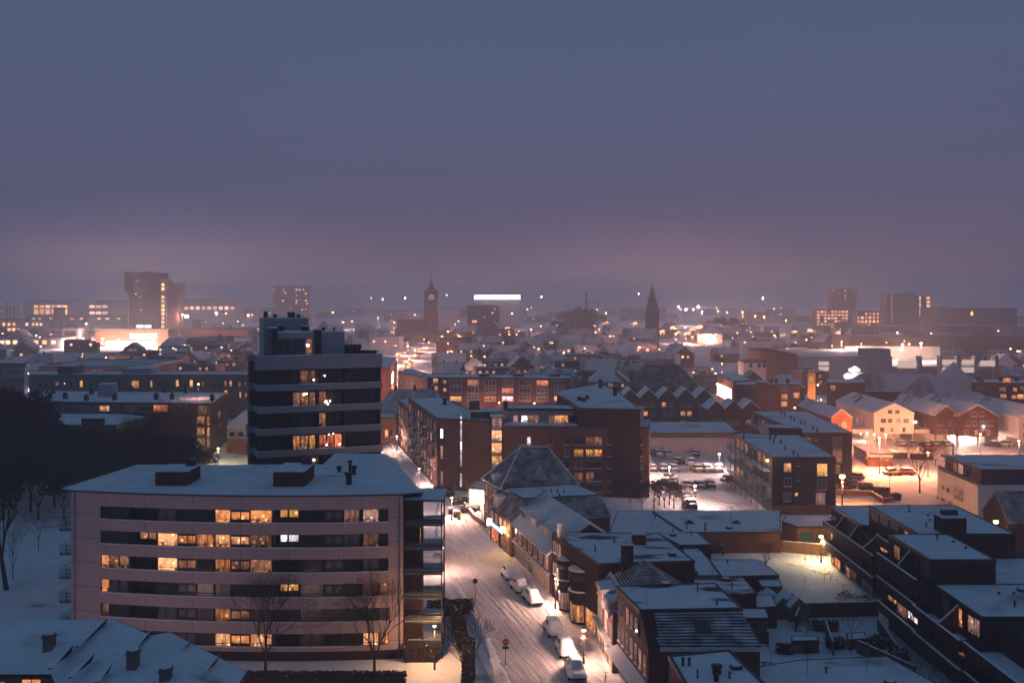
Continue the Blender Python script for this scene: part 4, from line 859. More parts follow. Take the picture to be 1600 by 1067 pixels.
# ---------------------------------------------------------------- yards and sheds behind the street
SH_ = [
 ('long_shed', 'long low shed with a folded snowy roof between car park and yards', Q(3.6, (965, 799), (1219, 798), (1219, 831), (1070, 832), (1020, 845), (950, 838)), 3.6, 'brick_red'),
 ('garage_row', 'row of garages with a snowy roof under the dark balcony block', Q(3.4, (1229, 805), (1333, 806), (1333, 823), (1246, 823), (1222, 815)), 3.4, 'brick_orange'),
 ('shed', 'small snow-roofed shed stepping out from the front of the long shed', Q(4.0, (1027, 833), (1090, 833), (1111, 851), (1063, 852)), 4.0, 'brick_dark'),
 ('shed', 'narrow snowy lean-to strip between the corner block and the yard', Q(3.4, (1065, 857), (1085, 850), (1130, 899), (1092, 900)), 3.4, 'brick_dark'),
 ('outbuilding', 'flat-roofed outbuilding in the yard with a clean square of snow', Q(3.6, (1109, 875), (1187, 875), (1217, 899), (1128, 901)), 3.6, 'brick_dark'),
 ('outbuilding', 'flat roof with a wind-scoured dark patch behind the brick town house', Q(4.8, (1044, 902), (1159, 901), (1182, 927), (1131, 931), (1115, 912), (1050, 914)), 4.8, 'brick_dark'),
 ('garden_shed', 'tiny garden shed under a snow cap beside the outbuilding', Q(3, (1183, 905), (1218, 905), (1222, 917), (1190, 917)), 3, 'timber_fence'),
 ('garden_shed', 'low shed tucked against the right side of the brick town house', Q(3.2, (1152, 951), (1196, 952), (1201, 966), (1160, 966)), 3.2, 'timber_fence'),
 ('extension', 'wide flat snowy extension roof at the bottom edge between the town house and terraces', Q(4.2, (1250, 1032), (1385, 1026), (1470, 1072), (1500, 1130), (1180, 1130), (1186, 1042)), 4.2, 'brick_dark'),
 ('garden_shed', 'dark box-like shed with snow on top in the near right garden', Q(1.5, (1237, 994), (1277, 994), (1280, 1001), (1237, 1002)), 1.5, 'timber_fence'),
 ('garden_shed', 'dark shed corner standing alone in the garden right of the box-like shed', Q(1.2, (1322, 990), (1350, 988), (1356, 998), (1324, 1000)), 1.2, 'timber_fence'),
 ('outbuilding', 'snow-topped store left of the greenhouses', Q(2.8, (1176, 931), (1206, 931), (1214, 948), (1180, 950)), 2.8, 'brick_dark'),
 ('extension', 'low snowy terrace roof between the annex and the wide extension', Q(4.0, (1182, 1036), (1205, 1036), (1240, 1066), (1190, 1067)), 4.0, 'brick_dark'),
]
SB = []
for nme, lab, poly, z, wl in SH_:
    SB.append(Bld(nme, lab, 'shed' if 'shed' in nme or 'outb' in nme else nme.replace('_', ' '), poly, z, wl, 'snow' if 'scoured' not in lab else 'snow_worn', .12, coping='metal_dark', pt=.1))
s0 = SB[0]
p0, p1 = P(1020, 800, 3.7), P(1065, 830, 3.7)
MB().add([(-.3, 0, 0), (.3, 0, 0), (0, 0, .35), (p1.x - p0.x - .3, p1.y - p0.y, 0), (p1.x - p0.x + .3, p1.y - p0.y, 0), (p1.x - p0.x, p1.y - p0.y, .35)], [(0, 1, 2), (3, 5, 4), (0, 2, 5, 3), (1, 4, 5, 2)]).build('roof_fold', 'metal_dark', s0.root, (p0.x - s0.o.x, p0.y - s0.o.y, 3.65))
for px in (1078, 1151):
    p = P(px, 818, 3.7); MB().add([(-1, 0, 0), (1, 0, 0), (0, 0, .7), (-.2, 5, .1)], [(0, 1, 2), (0, 2, 3), (2, 1, 3)]).build('skylight', 'brick_dark', s0.root, (p.x - s0.o.x, p.y - s0.o.y, 3.7))
    MB().add([(-1.05, .02, .05), (1.05, .02, .05), (0, .02, .78), (-.2, 5.1, .12)], [(0, 2, 3), (2, 1, 3)]).build('snow_cover', 'snow', s0.root, (p.x - s0.o.x, p.y - s0.o.y, 3.72))
p = P(1102, 829, 3.7); MB().tube((0, 0, 0), (0, 0, 1.6), .18, .15, 8).build('chimney', 'wood', s0.root, (p.x - s0.o.x, p.y - s0.o.y, 3.6))
g1 = SB[1]; gf = (Q(3.4, (1246, 823))[0], Q(3.4, (1333, 823))[0])
g1.win(g1.loc(gf[0]), g1.loc(gf[1]), 1.6, .2, 2.2, 2.2, 'blue_door', 1, 'frame_dark', name='garage_door', sill=False)
for u in (4.4, 6.9, 9.0): g1.win(g1.loc(gf[0]), g1.loc(gf[1]), u, .2, 2.0, 2.3, 'wood', 2, 'wood', name='garage_door', sill=False)
# greenhouses
def greenhouse(px, py, w, l, h, label):
    p = P(px, py, 0); root = empty('greenhouse', label, 'greenhouse', (p.x, p.y, 0), rad(12), 'greenhouses in the yard')
    mb = MB(); r = .035; k = 5
    for i in range(k + 1):
        y = l * i / k
        for a, b_ in (((0, y, 0), (0, y, h * .6)), ((w, y, 0), (w, y, h * .6)), ((0, y, h * .6), (w / 2, y, h)), ((w, y, h * .6), (w / 2, y, h))): mb.tube(a, b_, r, r, 4)
    for x, z in ((0, h * .6), (w, h * .6), (w / 2, h), (0, .05), (w, .05)): mb.tube((x, 0, z), (x, l, z), r, r, 4)
    mb.build('frame', 'metal_grey', root)
    MB().add([(0, 0, 0), (w, 0, 0), (w, 0, h*.6), (w/2, 0, h), (0, 0, h*.6), (0, l, 0), (w, l, 0), (w, l, h*.6), (w/2, l, h), (0, l, h*.6)], [(0, 1, 2, 3, 4), (9, 8, 7, 6, 5), (0, 4, 9, 5), (1, 6, 7, 2)]).build('glazing', 'rail_glass', root)
    MB().add([(0, 0, h*.6 + .03), (w/2, 0, h + .04), (w/2, l, h + .04), (0, l, h*.6 + .03), (w, 0, h*.6 + .03), (w, l, h*.6 + .03)], [(0, 1, 2, 3), (1, 4, 5, 2)]).build('snow_cover', 'snow_patchy', root)
greenhouse(1210, 968, 2.6, 5.5, 3.0, 'slim glass greenhouse with its dark frame showing, left one of the pair')
greenhouse(1234, 972, 2.8, 4.5, 3.2, 'slim glass greenhouse with snow on its ridge, right one of the pair')
# garden walls, fences and hedges
def fence(pts, h, label, m='timber_fence', name='fence', cat='fence', snowtop=True, t=.12):
    root = empty(name, label, cat, (pts[0][0], pts[0][1], 0)); o0 = Vector(pts[0])
    for a, b_ in zip(pts, pts[1:]):
        a = Vector(a); b_ = Vector(b_); ln = (b_ - a).length; an = math.atan2((b_ - a).y, (b_ - a).x); mb = MB(); mb.box(0, ln, -t/2, t/2, 0, h)
        k = int(ln / 1.8)
        for i in range(k + 1): mb.box(i * ln / max(1, k) - .06, i * ln / max(1, k) + .06, -t/2 - .05, t/2 + .05, 0, h + .1)
        o = mb.build('panel', m, root, (*(a - o0), 0), an)
        if snowtop: MB().box(0, ln, -t/2 - .04, t/2 + .04, h, h + .1).build('snow_cap', 'snow', o)
    return root
fence([tuple(P(*q)[:2]) for q in ((1243, 986), (1252, 965), (1372, 962))], 2.0, 'dark garden wall running across below the lit yard', 'brick_dark', 'garden_wall', 'wall')
fence([tuple(P(*q)[:2]) for q in ((1340, 1020), (1430, 1062))], 1.6, 'sloping timber fence in the near right garden')
fence([tuple(P(*q)[:2]) for q in ((1205, 960), (1195, 985), (1200, 1010))], 1.8, 'short timber fence left of the greenhouses')
fence([tuple(P(*q)[:2]) for q in ((1222, 862), (1292, 868))], 1.9, 'fence panels closing the yard in front of the garages', 'wood')
hd = link('hedge', bush_mesh(1.5, 14, 1.6, 31, 'hedge', 1500, .25, .2), None, (-6.9, 131, 0), rad(7)); tag(hd, 'clipped dark hedge with a little snow along the left edge of the street', 'hedge')
hd = link('hedge', bush_mesh(1.4, 22, 1.5, 32, 'hedge', 1600, .25, .2), None, (-5.0, 114, 0), rad(2)); tag(hd, 'long near hedge running out of frame at the bottom left of the street', 'hedge')
hd = link('hedge', bush_mesh(26, 1.8, 1.6, 33, 'hedge', 2600, .22, .05), None, (-25, 112.6, 0), 0); tag(hd, 'brown clipped hedge along the foot of the pale curved block', 'hedge')
hd = link('hedge', bush_mesh(6.5, 2.0, 1.8, 34, 'hedge', 900, .22, .15), None, (-8.6, 138.8, 0), rad(10)); tag(hd, 'low hedge end beside the wall below the balconies', 'hedge')
hd = link('bush', bush_mesh(4.4, 1.6, 2.0, 35, 'hedge', 700, .2, .05), None, (-11.0, 121, 0), 0); tag(hd, 'rounded dark bush under the lowest balcony', 'bush')
lowwall = fence([(-10.6, 143.8), (-8.8, 140.5), (-7.2, 134.5)], 1.5, 'low wall with a snow edge curving round the balcony garden', 'brick_dark', 'garden_wall', 'wall')
yb = link('bramble_bush', TREES['shrub'][1], None, (*P(1318, 948)[:2], 0), 1); tag(yb, 'bare bramble bush catching the yellow yard light', 'bush'); yb.scale = (1.7, .7, .45)
yb = link('bramble_bush', TREES['shrub'][1], None, (*P(1350, 952)[:2], 0), 2); tag(yb, 'bramble against the foot of the terraced block', 'bush'); yb.scale = (1.0, .7, .5)
# bicycle stands in the yard
for i, (px, py) in enumerate(((1288, 907), (1318, 926), (1277, 872), (1258, 876))):
    p = P(px, py); o = MB().tube((0, 0, 0), (0, 0, 1.1), .04).tube((0, 0, 1.1), (1.0, 0, 1.1), .04).tube((1.0, 0, 1.1), (1.0, 0, 0), .04).build('hoop_stand', 'metal_grey', None, p); tag(o, ['metal hoop stand in the middle of the lit yard', 'metal hoop stand nearest the bramble bush', 'metal hoop stand right beside the yellow lamp', 'metal hoop stand at the far left of the lit yard'][i], 'stand', 'hoop stands in the yard')

# ---------------------------------------------------------------- terraced brick flats, right foreground
K = Bld('terraced_flats', 'dark brick terraced flats stepping back with white-capped diagonal fins, right foreground', 'apartment block', [(50, 107), (70, 107), (70, 166), (50, 166)], 10, origin=(54, 135, 0), bare=True)
def kb(nm, m, x0, x1, y0, y1, z0, z1, snow=False): return K.wbox(nm, m, x0, x1, y0, y1, z0, z1, snow)
def kroof(x0, x1, y0, y1, z, worn='snow'): K.flat([(x0 - 54, y0 - 135), (x1 - 54, y0 - 135), (x1 - 54, y1 - 135), (x0 - 54, y1 - 135)], z, worn, .16)
kb('wall', 'brick_dark', 53.2, 67, 151.6, 166, 0, 9.3); kroof(53.2, 67, 151.6, 166, 9.3)
kb('wall', 'brick_dark', 54.3, 67.3, 133.1, 151.5, 0, 12.4); kroof(54.3, 67.3, 133.1, 151.5, 12.4)
kb('wall', 'brick_dark', 50.3, 58.3, 120, 133, 0, 12.4); kroof(50.3, 58.3, 120, 133, 12.4)
kb('wall', 'brick_dark', 58.4, 70, 120.1, 133, 0, 9.2); kroof(58.4, 70, 120.1, 133, 9.2)
kb('wall', 'brick_dark', 50.6, 66, 107.4, 119.9, 0, 9.5); kroof(50.6, 66, 107.4, 119.9, 9.5)
kb('wall', 'brick_dark', 52.5, 70, 92, 107.3, 0, 9.2)
for x0, y0, y1, tops_ in ((51.7, 143, 165.6, (7.1, 3.9)), (52.2, 133.1, 142.9, (10.1, 7.0, 3.8)), (48.6, 120.1, 133, (10.1, 7.0, 3.8)), (48.2, 107.4, 120, (7.1, 3.9)), (48.6, 92, 107.3, (7.0, 3.8))):
    for k, zt in enumerate(tops_):
        xx = x0 - .0 * k
        o = MB().box(xx - 54, xx - 53.8, y0 - 135, y1 - 135, zt - 1.25, zt).box(xx - 53.8, 54.2 - 54, y1 - 135.2, y1 - 135, zt - 1.25, zt).box(xx - 53.8, 54.2 - 54, y0 - 135, y0 - 134.8, zt - 1.25, zt).build('terrace_parapet', 'brick_dark', K.root)
        MB().box(xx - 53.8, .2, y0 - 134.8, y1 - 135.2, zt - 1.25, zt - 1.0).build('terrace_floor', 'snow' if k == 0 else 'concrete_dark', o)
        MB().box(xx - 54.04, xx - 53.76, y0 - 135.02, y1 - 134.98, zt, zt + .08).build('snow_cap', 'snow', o)
def kfin(xp, zp, xw, zw, y):
    x0, x1 = xp - 54, xw - 54; yy = y - 135
    o = MB().add([(x0, yy - .1, zp - 1), (x1, yy - .1, zp - 1), (x1, yy - .1, zw), (x0, yy - .1, zp), (x0, yy + .1, zp - 1), (x1, yy + .1, zp - 1), (x1, yy + .1, zw), (x0, yy + .1, zp)], [(0, 1, 2, 3), (7, 6, 5, 4), (0, 4, 5, 1), (1, 5, 6, 2), (2, 6, 7, 3), (3, 7, 4, 0)]).build('diagonal_fin', 'brick_dark', K.root)
    MB().add([(x0, yy - .14, zp + .02), (x1, yy - .14, zw + .02), (x1, yy + .14, zw + .02), (x0, yy + .14, zp + .02), (x0, yy - .14, zp + .12), (x1, yy - .14, zw + .12), (x1, yy + .14, zw + .12), (x0, yy + .14, zp + .12)], [(3, 2, 1, 0), (4, 5, 6, 7), (0, 1, 5, 4), (1, 2, 6, 5), (2, 3, 7, 6), (3, 0, 4, 7)]).build('snow_cap', 'plaster_white', o)
for y in (147, 153, 159.5): kfin(51.7, 7.1, 54.2 if y < 151 else 53.2, 9.2, y)
kfin(48.6, 10.1, 50.3, 12.2, 125.8); kfin(48.2, 7.1, 50.6, 9.3, 112.8)
def kwin(px0, px1, py0, py1, X, g, nx=2): K.winpx((X, 100), (X, 170), px0, px1, py0, py1, g, nx=nx, frame='frame_dark', sill=False)
for q in ((1300, 1307, 806, 818, 53.2), (1325, 1336, 820, 836, 53.2), (1347, 1360, 834, 850, 53.2)): kwin(*q, 'glass_curtain' if q[0] == 1325 else 'glass')
for q in ((1362, 1372, 803, 813), (1376, 1387, 808, 820), (1393, 1403, 816, 828)): kwin(*q, 54.3, 'glass_curtain', 3)
kwin(1413, 1421, 830, 834.5, 54.3, 'lit_pink', 1); kwin(1376, 1387, 850, 862, 52.0 + 2.3, 'lit_warm', 2)
for q, g in (((1398, 1406, 852, 872), 'lit_dim'), ((1424, 1437, 866, 886), 'glass'), ((1438, 1453, 873, 900), 'glass_curtain')): kwin(*q, 50.3, g, 3 if q[0] > 1430 else 2)
for q, g in (((1299, 1304, 870, 884), 'lit_warm'), ((1305, 1313, 873, 890), 'lit_warm'), ((1322, 1328, 886, 900), 'lit_pink'), ((1329, 1338, 890, 905), 'lit_dim'), ((1347, 1364, 902, 925), 'glass_curtain')): kwin(*q, 50.95 if False else 53.2, g, 2)
for q, g, nx in (((1388, 1394, 925, 937), 'lit_yellow', 1), ((1395, 1401, 929, 942), 'lit_yellow', 1), ((1403, 1417, 940, 962), 'lit_pink', 1), ((1419, 1427, 948, 966), 'lit_white', 2), ((1428, 1434, 953, 973), 'lit_white', 1), ((1496, 1504, 950, 978), 'lit_warm', 1), ((1505, 1512, 957, 984), 'glass', 1), ((1513, 1522, 962, 988), 'lit_pink', 1), ((1523, 1531, 967, 993), 'lit_pink', 1), ((1497, 1508, 1005, 1024), 'lit_dim', 2), ((1420, 1434, 908, 930), 'glass_curtain', 2), ((1473, 1484, 935, 958), 'glass_curtain', 1), ((1452, 1456, 1010, 1020), 'lit_dim', 1)): kwin(*q, 50.6 if q[0] > 1440 else 50.3, g, nx)
for px, py, z in ((1421, 800, 12.4), (1450, 806, 12.4), (1453, 813, 12.4), (1490, 847, 12.4), (1509, 857, 12.4), (1561, 928, 9.5), (1584, 928, 9.5), (1586, 943, 9.5)):
    p = P(px, py, z + .1); MB().tube((0, 0, 0), (0, 0, .35), .16, .16, 6).build('roof_vent', 'metal_dark', K.root, (p.x - 54, p.y - 135, z))
o = kb('roof_house', 'brick_dark', 57.6, 60.8, 132.0 + 1.2, 136, 12.4, 14.6, True); MB().box(4.2, 6.2, -.6, .5, 14.7, 15.3).build('vent_box', 'metal_dark', o)
MB().tube((51.0 - 54 + 2.9, 107.35 - 135 - .05, 3), (51.0 - 54 + 2.9, 107.3 - 135, 9.3), .05).build('rain_pipe', 'metal_grey', K.root)

# ---------------------------------------------------------------- black balcony blocks by the car park
G1 = Bld('balcony_flats', 'black-clad flats with open galleries on the left side, nearest to the car park', 'apartment block', [(53, 203), (66, 203), (68, 236), (53, 238)], 11.5, 'cladding_black', 'snow', .18, origin=(60, 220, 0))
MB().box(-6.9, 6, -17.25, -17.02, 0, 1.9).build('garage_wall', 'brick_orange', G1.root)
S0, S1 = (53, 203), (66, 203)
for x0, x1, a, c_, g, nx in ((1225, 1236, 723, 736, 'lit_warm', 2), (1226, 1236, 746, 759, 'glass', 2), (1225, 1235, 769, 782, 'glass_curtain', 2), (1245, 1249, 723, 727, 'glass', 1), (1245, 1249, 746, 750, 'glass', 1), (1242, 1247, 769, 774, 'lit_yellow', 1), (1277, 1292, 725, 743, 'lit_yellow', 3), (1277, 1291, 748, 765, 'glass_curtain', 2), (1275, 1289, 770, 787, 'lit_pink', 3)): G1.winpx(S0, S1, x0, x1, a, c_, g, nx=nx, frame='frame_white' if nx > 1 else 'metal_grey')
def gallery(b, X, y0, y1, zs, seed=0, lits=()):
    rr = random.Random(seed); ox, oy = b.o.x, b.o.y
    for i, z in enumerate(zs):
        o = MB().box(X - 1.8 - ox, X - ox - .02, y0 - oy, y1 - oy, z - .2, z).build('gallery', 'concrete_dark', b.root)
        mb = MB()
        for zz in (z + .5, z + 1.0): mb.box(X - 1.8 - ox, X - 1.75 - ox, y0 - oy, y1 - oy, zz, zz + .05)
        k = int((y1 - y0) / .7)
        for q in range(k + 1): yy = y0 - oy + (y1 - y0 - .05) * q / k; mb.box(X - 1.795 - ox, X - 1.755 - ox, yy, yy + .05, z, z + 1.0)
        mb.build('railing', 'metal_dark', o); MB().box(X - 1.7 - ox, X - .1 - ox, y0 - oy + .1, y1 - oy - .1, z, z + .06).build('snow_cover', 'snow', o)
        k = int((y1 - y0) / 4)
        for q in range(k): b.win(b.loc((X, y0)), b.loc((X, y1)), 2 + q * 4, z + .3, 2.2, 2.0, rr.choice(['glass', 'glass_curtain', 'lit_dim', 'lit_pink', 'glass', 'lit_warm']), 3, 'metal_grey', sill=False)
    for q in range(int((y1 - y0) / 5) + 1):
        yy = y0 + q * 5 - oy; MB().box(X - 1.85 - ox, X - 1.72 - ox, yy - .07 + .1, yy + .07 + .1, 0, zs[-1] + 2.6).build('post', 'metal_dark', b.root)
gallery(G1, 53, 203.2, 237, (2.9, 5.8, 8.7), 3)
for px, py in ((1203, 685), (1209, 690), (1220, 691), (1227, 701), (1240, 709), (1247, 713), (1212, 682), (1162, 684)):
    p = P(px, py + 2, 11.6); MB().tube((0, 0, 0), (0, 0, 1.1), .18, .18, 6).build('roof_vent', 'metal_dark', G1.root, (p.x - 60, p.y - 220, 11.5))
lamp(53 - 1.0, 202.8, 11.0, 90, 'balcony lamp glowing at the top corner of the nearer black flats', (1, .5, .25), 'bulb_orange', .28, None, pole=False, cat='wall lamp', name='wall_lamp')
lamp(xd(1316, 206), 206, 7.2, 14000, 'very bright orange street lamp at the right corner of the black flats', (1, .36, .12), 'bulb_orange', .6, None)
G2 = Bld('balcony_flats', 'black-clad flats behind and right of the nearer pair, with eight roof vents', 'apartment block', [(69, 236), (80.6, 236), (83, 281), (67.5, 281)], 12, 'cladding_black', 'snow', .18, origin=(75, 255, 0))
for x0, x1, a, c_, g, nx in ((1302, 1315, 683, 700, 'glass_curtain', 2), (1302, 1315, 703, 722, 'lit_dim', 2), (1302, 1312, 726, 738, 'lit_dim', 1), (1273, 1277, 684, 688, 'glass', 1), (1260, 1268, 684, 690, 'lit_dim', 1)): G2.winpx((69, 236), (80.6, 236), x0, x1, a, c_, g, nx=nx, frame='frame_white')
gallery(G2, 67.4, 237, 281, (3, 6, 9), 5)
for px, py in ((1221, 648), (1226, 650), (1236, 655), (1241, 658), (1252, 663), (1258, 665), (1270, 672), (1277, 675)):
    p = P(px, py, 12.1); MB().tube((0, 0, 0), (0, 0, 1.2), .18, .18, 6).build('roof_vent', 'metal_dark', G2.root, (p.x - 75, p.y - 255, 12))
G3 = Bld('stair_block', 'small black stair block with a snow cap linking the two black-clad flats', 'building', [(61.5, 238.2), (68.8, 236.2), (67.2, 243), (61, 245)], 13, 'cladding_black', 'snow', .15)
# long shed behind the car park
LS = Bld('warehouse', 'long low warehouse with a pale wall closing the far side of the car park', 'warehouse', [(36, 282), (64, 282), (66, 307), (36, 307)], 5.8, 'plaster_pink', 'snow', .2, origin=(50, 290, 0))
MB().box(-14.05, 14.05, -8.12, -7.95, 4.5, 5.7).build('fascia', 'brick_red', LS.root)

# ---------------------------------------------------------------- right: white villa, tiled house, porch houses
V = Bld('white_villa', 'modern white villa with a lit roof terrace behind the terraced flats', 'house', [(93.5, 171), (105, 171), (112, 218), (93.5, 218)], 6.2, 'plaster_white', None, origin=(100, 195, 0), bare=True)
V.wbox('wall', 'plaster_white', 93.6, 103, 200, 219, 0, 6.4, False); V.wbox('wall', 'cladding_black', 94.9, 110, 201, 218, 6.4, 9.4, False)
V.flat([(-5.6, 5.4), (10.4, 5.0), (13, 24), (-5.6, 24)], 9.5, 'snow', .15)
for x0, x1, a, c_, g in ((1482, 1487, 722, 738, 'glass'), (1490, 1495, 724, 741, 'lit_dim'), (1498, 1505, 726, 745, 'lit_pink'), (1508, 1514, 730, 748, 'glass')): V.winpx((94.9, 201), (94.9, 218), x0, x1, a, c_, g, nx=1, sill=False)
for x0, x1, a, c_, g in ((1472, 1476, 758, 765, 'glass_curtain'), (1479, 1484, 761, 769, 'lit_dim'), (1491, 1505, 763, 781, 'lit_dim'), (1463, 1467, 776, 786, 'glass'), (1470, 1477, 779, 790, 'glass'), (1481, 1489, 783, 795, 'glass_curtain')): V.winpx((93.6, 200), (93.6, 219), x0, x1, a, c_, g, nx=2 if x1 - x0 > 9 else 1)
MB().box(-6.4, -6.3, 5.2, 23.8, 6.4, 7.4).build('glass_rail', 'rail_glass', V.root)
for px, py, s in ((1478.5, 741, .32), (1507, 752, .2), (1512, 755, .22)):
    p = D_ = None; Y = 94.3 / ((px - 800) / F); MB().ball((0, 0, 0), s, s, s, 0, 8, 6).build('terrace_lamp', 'bulb_warm', V.root, (94.3 - 100, Y - 195, zd(py, Y)))
TH = gable('tiled_house', 'dark brick house with a snow-lined tile roof and a lamp by its porch, right edge', 'house', 90.5, 172, 9, 14, 6.5, 10.6, rad(90), 'brick_dark', 'tiles_streaked')
for x0, x1, a, c_, g in ((1533, 1542, 789, 805, 'lit_pink'), (1547, 1555, 796, 808, 'lit_warm')): TH.winpx if 0 else None
TH.win(*TH.S, 2.4, 1.0, 1.5, 2.0, 'lit_pink', 2) ; TH.win(*TH.N, 3, 3, 1.5, 2.0, 'lit_pink', 2); TH.win(*TH.N, 6.2, 2.6, 1.3, 2.2, 'lit_warm', 2)
lamp(xd(1556, 166), 166, 6.8, 260, 'orange wall lamp on the tiled house at the right edge', (1, .5, .2), 'bulb_orange', .42, None, pole=False, cat='wall lamp', name='wall_lamp')
Gs = Bld('garage', 'lean-to garage with a tilted snowy roof at the right edge', 'garage', Q(2.8, (1562, 842), (1590, 822), (1640, 826), (1640, 850)), 2.8, 'wood', 'snow', .1)

HB = [  # px gable front: left eave, apex, right eave; Y front, depth, eave z, ridge z, wall, label
 ((1299, 1316.5, 1331), 296, 34, 8.6, 10.9, 'brick_orange', 'orange-brick gabled house at the left end of the porch row'),
 ((1366, 1392, 1428), 303, 36, 9.0, 12.0, 'plaster_white', 'white double-gabled house with six front windows above its carport'),
 ((1461, 1480, 1497), 300, 34, 8.8, 11.6, 'brick_brown', 'brown gabled house right of the white double gable'),
 ((1497, 1528, 1560), 297, 34, 8.8, 12.2, 'brick_brown', 'broad dark gabled house behind the tall leafless tree'),
 ((1592, 1612, 1640), 292, 34, 9.0, 12.2, 'plaster_white', 'white gabled house cut by the right edge')]
for i, (xs, Y, dp, ez, rz_, wl, lab) in enumerate(HB):
    x0, x1 = xd(xs[0], Y), xd(xs[2], Y); w = x1 - x0
    b = gable('gabled_house', lab, 'house', (x0 + x1) / 2, Y + dp / 2, w, dp, ez - 2.8, rz_ - 2.8, 0, wl, 'snow', 'gabled porch houses round the lit square', .3, 0, 2.8)
    for sx in (-w/2 + .3, 0, w/2 - .3): MB().box(sx - .2, sx + .2, -dp/2 + .2, -dp/2 + .6, -2.8, 0).build('column', 'concrete', b.root)
    MB().box(-w/2 + .3, w/2 - .3, dp/2 - 26, dp/2 - .5, -2.8, -.02).build('carport_wall', 'plaster_white', b.root); 
    for v_, z0, ww, g in ((-.27, 3.3, 1.5, 'glass'), (-.1, 3.3, 1.2, 'glass'), (.12, 3.3, 1.4, 'glass_curtain'), (.3, 3.3, 1.6, 'glass'), (-.3, .6, 1.2, 'lit_dim'), (-.05, .6, .8, 'lit_warm' if i in (1, 3) else 'glass'), (.25, .6, .9, 'lit_dim')):
        if w < 8 and v_ in (-.1, .3): continue
        b.win(*b.S, w/2 + v_ * w, z0 - (0 if w > 8 else .3), ww if w > 8 else min(ww, w * .22), 1.3, g, 2)
    if w > 9: b.win(*b.S, w/2 - 1.2, 6.1, 1.3, 1.1, 'glass', 2); b.win(*b.S, w/2 + 1.0, 6.1, 1.3, 1.1, 'glass', 2)
    for k in range(5): b.win(*b.Wt, 3 + 6 * k, 1.5, 1.4, 1.4, R.choice(['glass', 'glass_curtain', 'lit_dim']), 2)
    if i in (1, 3): MB().add([(0, -.9, 0), (2.6, -.9, 1.8), (2.6, .9, 1.8), (0, .9, 0)], [(0, 1, 2, 3), (3, 2, 1, 0)]).build('skylight', 'glass', b.root, (-w * .38, 4, (ez - 2.8) + .24 * (rz_ - ez) + .35))
cw = Bld('covered_walk', 'pale covered walkway roof joining the porch houses over parked cars', 'canopy', [(xd(1331, 303), 303), (xd(1365, 303), 303), (xd(1365, 303), 316), (xd(1331, 316), 316)], 3.1, origin=(105, 305, 0), bare=True)
for a, c_ in ((1331, 1365), (1428, 1460), (1560, 1592)):
    x0, x1 = xd(a, 304) + .2, xd(c_, 304) - .2; o = MB().box(x0 - 105, x1 - 105, -1, 12, 2.8, 3.9).build('canopy_slab', 'plaster_white', cw.root); MB().box(x0 - 105, x1 - 105, -1, 12, 3.9, 4.05).build('snow_cover', 'snow', o)
# electricity kiosk-like hut in the square
hut = Bld('flat_hut', 'pale boxy hut with a flat snowy roof and a mural wall, in the lit square', 'hut', Q(3.2, (1334, 696), (1386, 700), (1395, 709), (1355, 708)), 3.2, 'panel_grey', 'snow', .08)
bs = link('bush', bush_mesh(7, 1.6, 2.2, 41, 'leaf_rust', 900, .22, .3), None, (*P(1374, 728)[:2], 0), rad(-4)); tag(bs, 'rust and yellow leafed bush against the pale hut', 'bush')
for i, (px0, py0, px1, py1) in enumerate(((1308, 764, 1366, 768), (1366, 768, 1380, 778))):
    pass
fence([tuple(P(*q)[:2]) for q in ((1307, 772), (1362, 774), (1380, 786), (1396, 784))], 1.0, 'low brick garden wall below the orange lamp', 'brick_red', 'garden_wall', 'wall', t=.4)
for i, (px, py, w) in enumerate(((1325, 762, 4), (1352, 765, 3), (1372, 772, 5), (1393, 782, 4), (1320, 770, 3), (1365, 714, 5), (1400, 716, 6), (1440, 718, 6))):
    p = P(px, py); o = link('bush', bush_mesh(w, 1.8, 1.5, 50 + i, 'hedge', 500, .2, .35), None, p, R.uniform(-.3, .3)); tag(o, ['snow-dusted bush left of the low brick wall', 'snow-dusted bush above the brick wall corner', 'snow-dusted bush in the planted strip, third from the lamp', 'snow-dusted bush at the right end of the planted strip', 'dark bush right under the orange lamp', 'dark hedge behind the pale hut', 'dark hedge under the leafless tree', 'dark hedge between the leafless tree and carports'][i], 'bush', 'bushes round the lit square')
sn = MB()
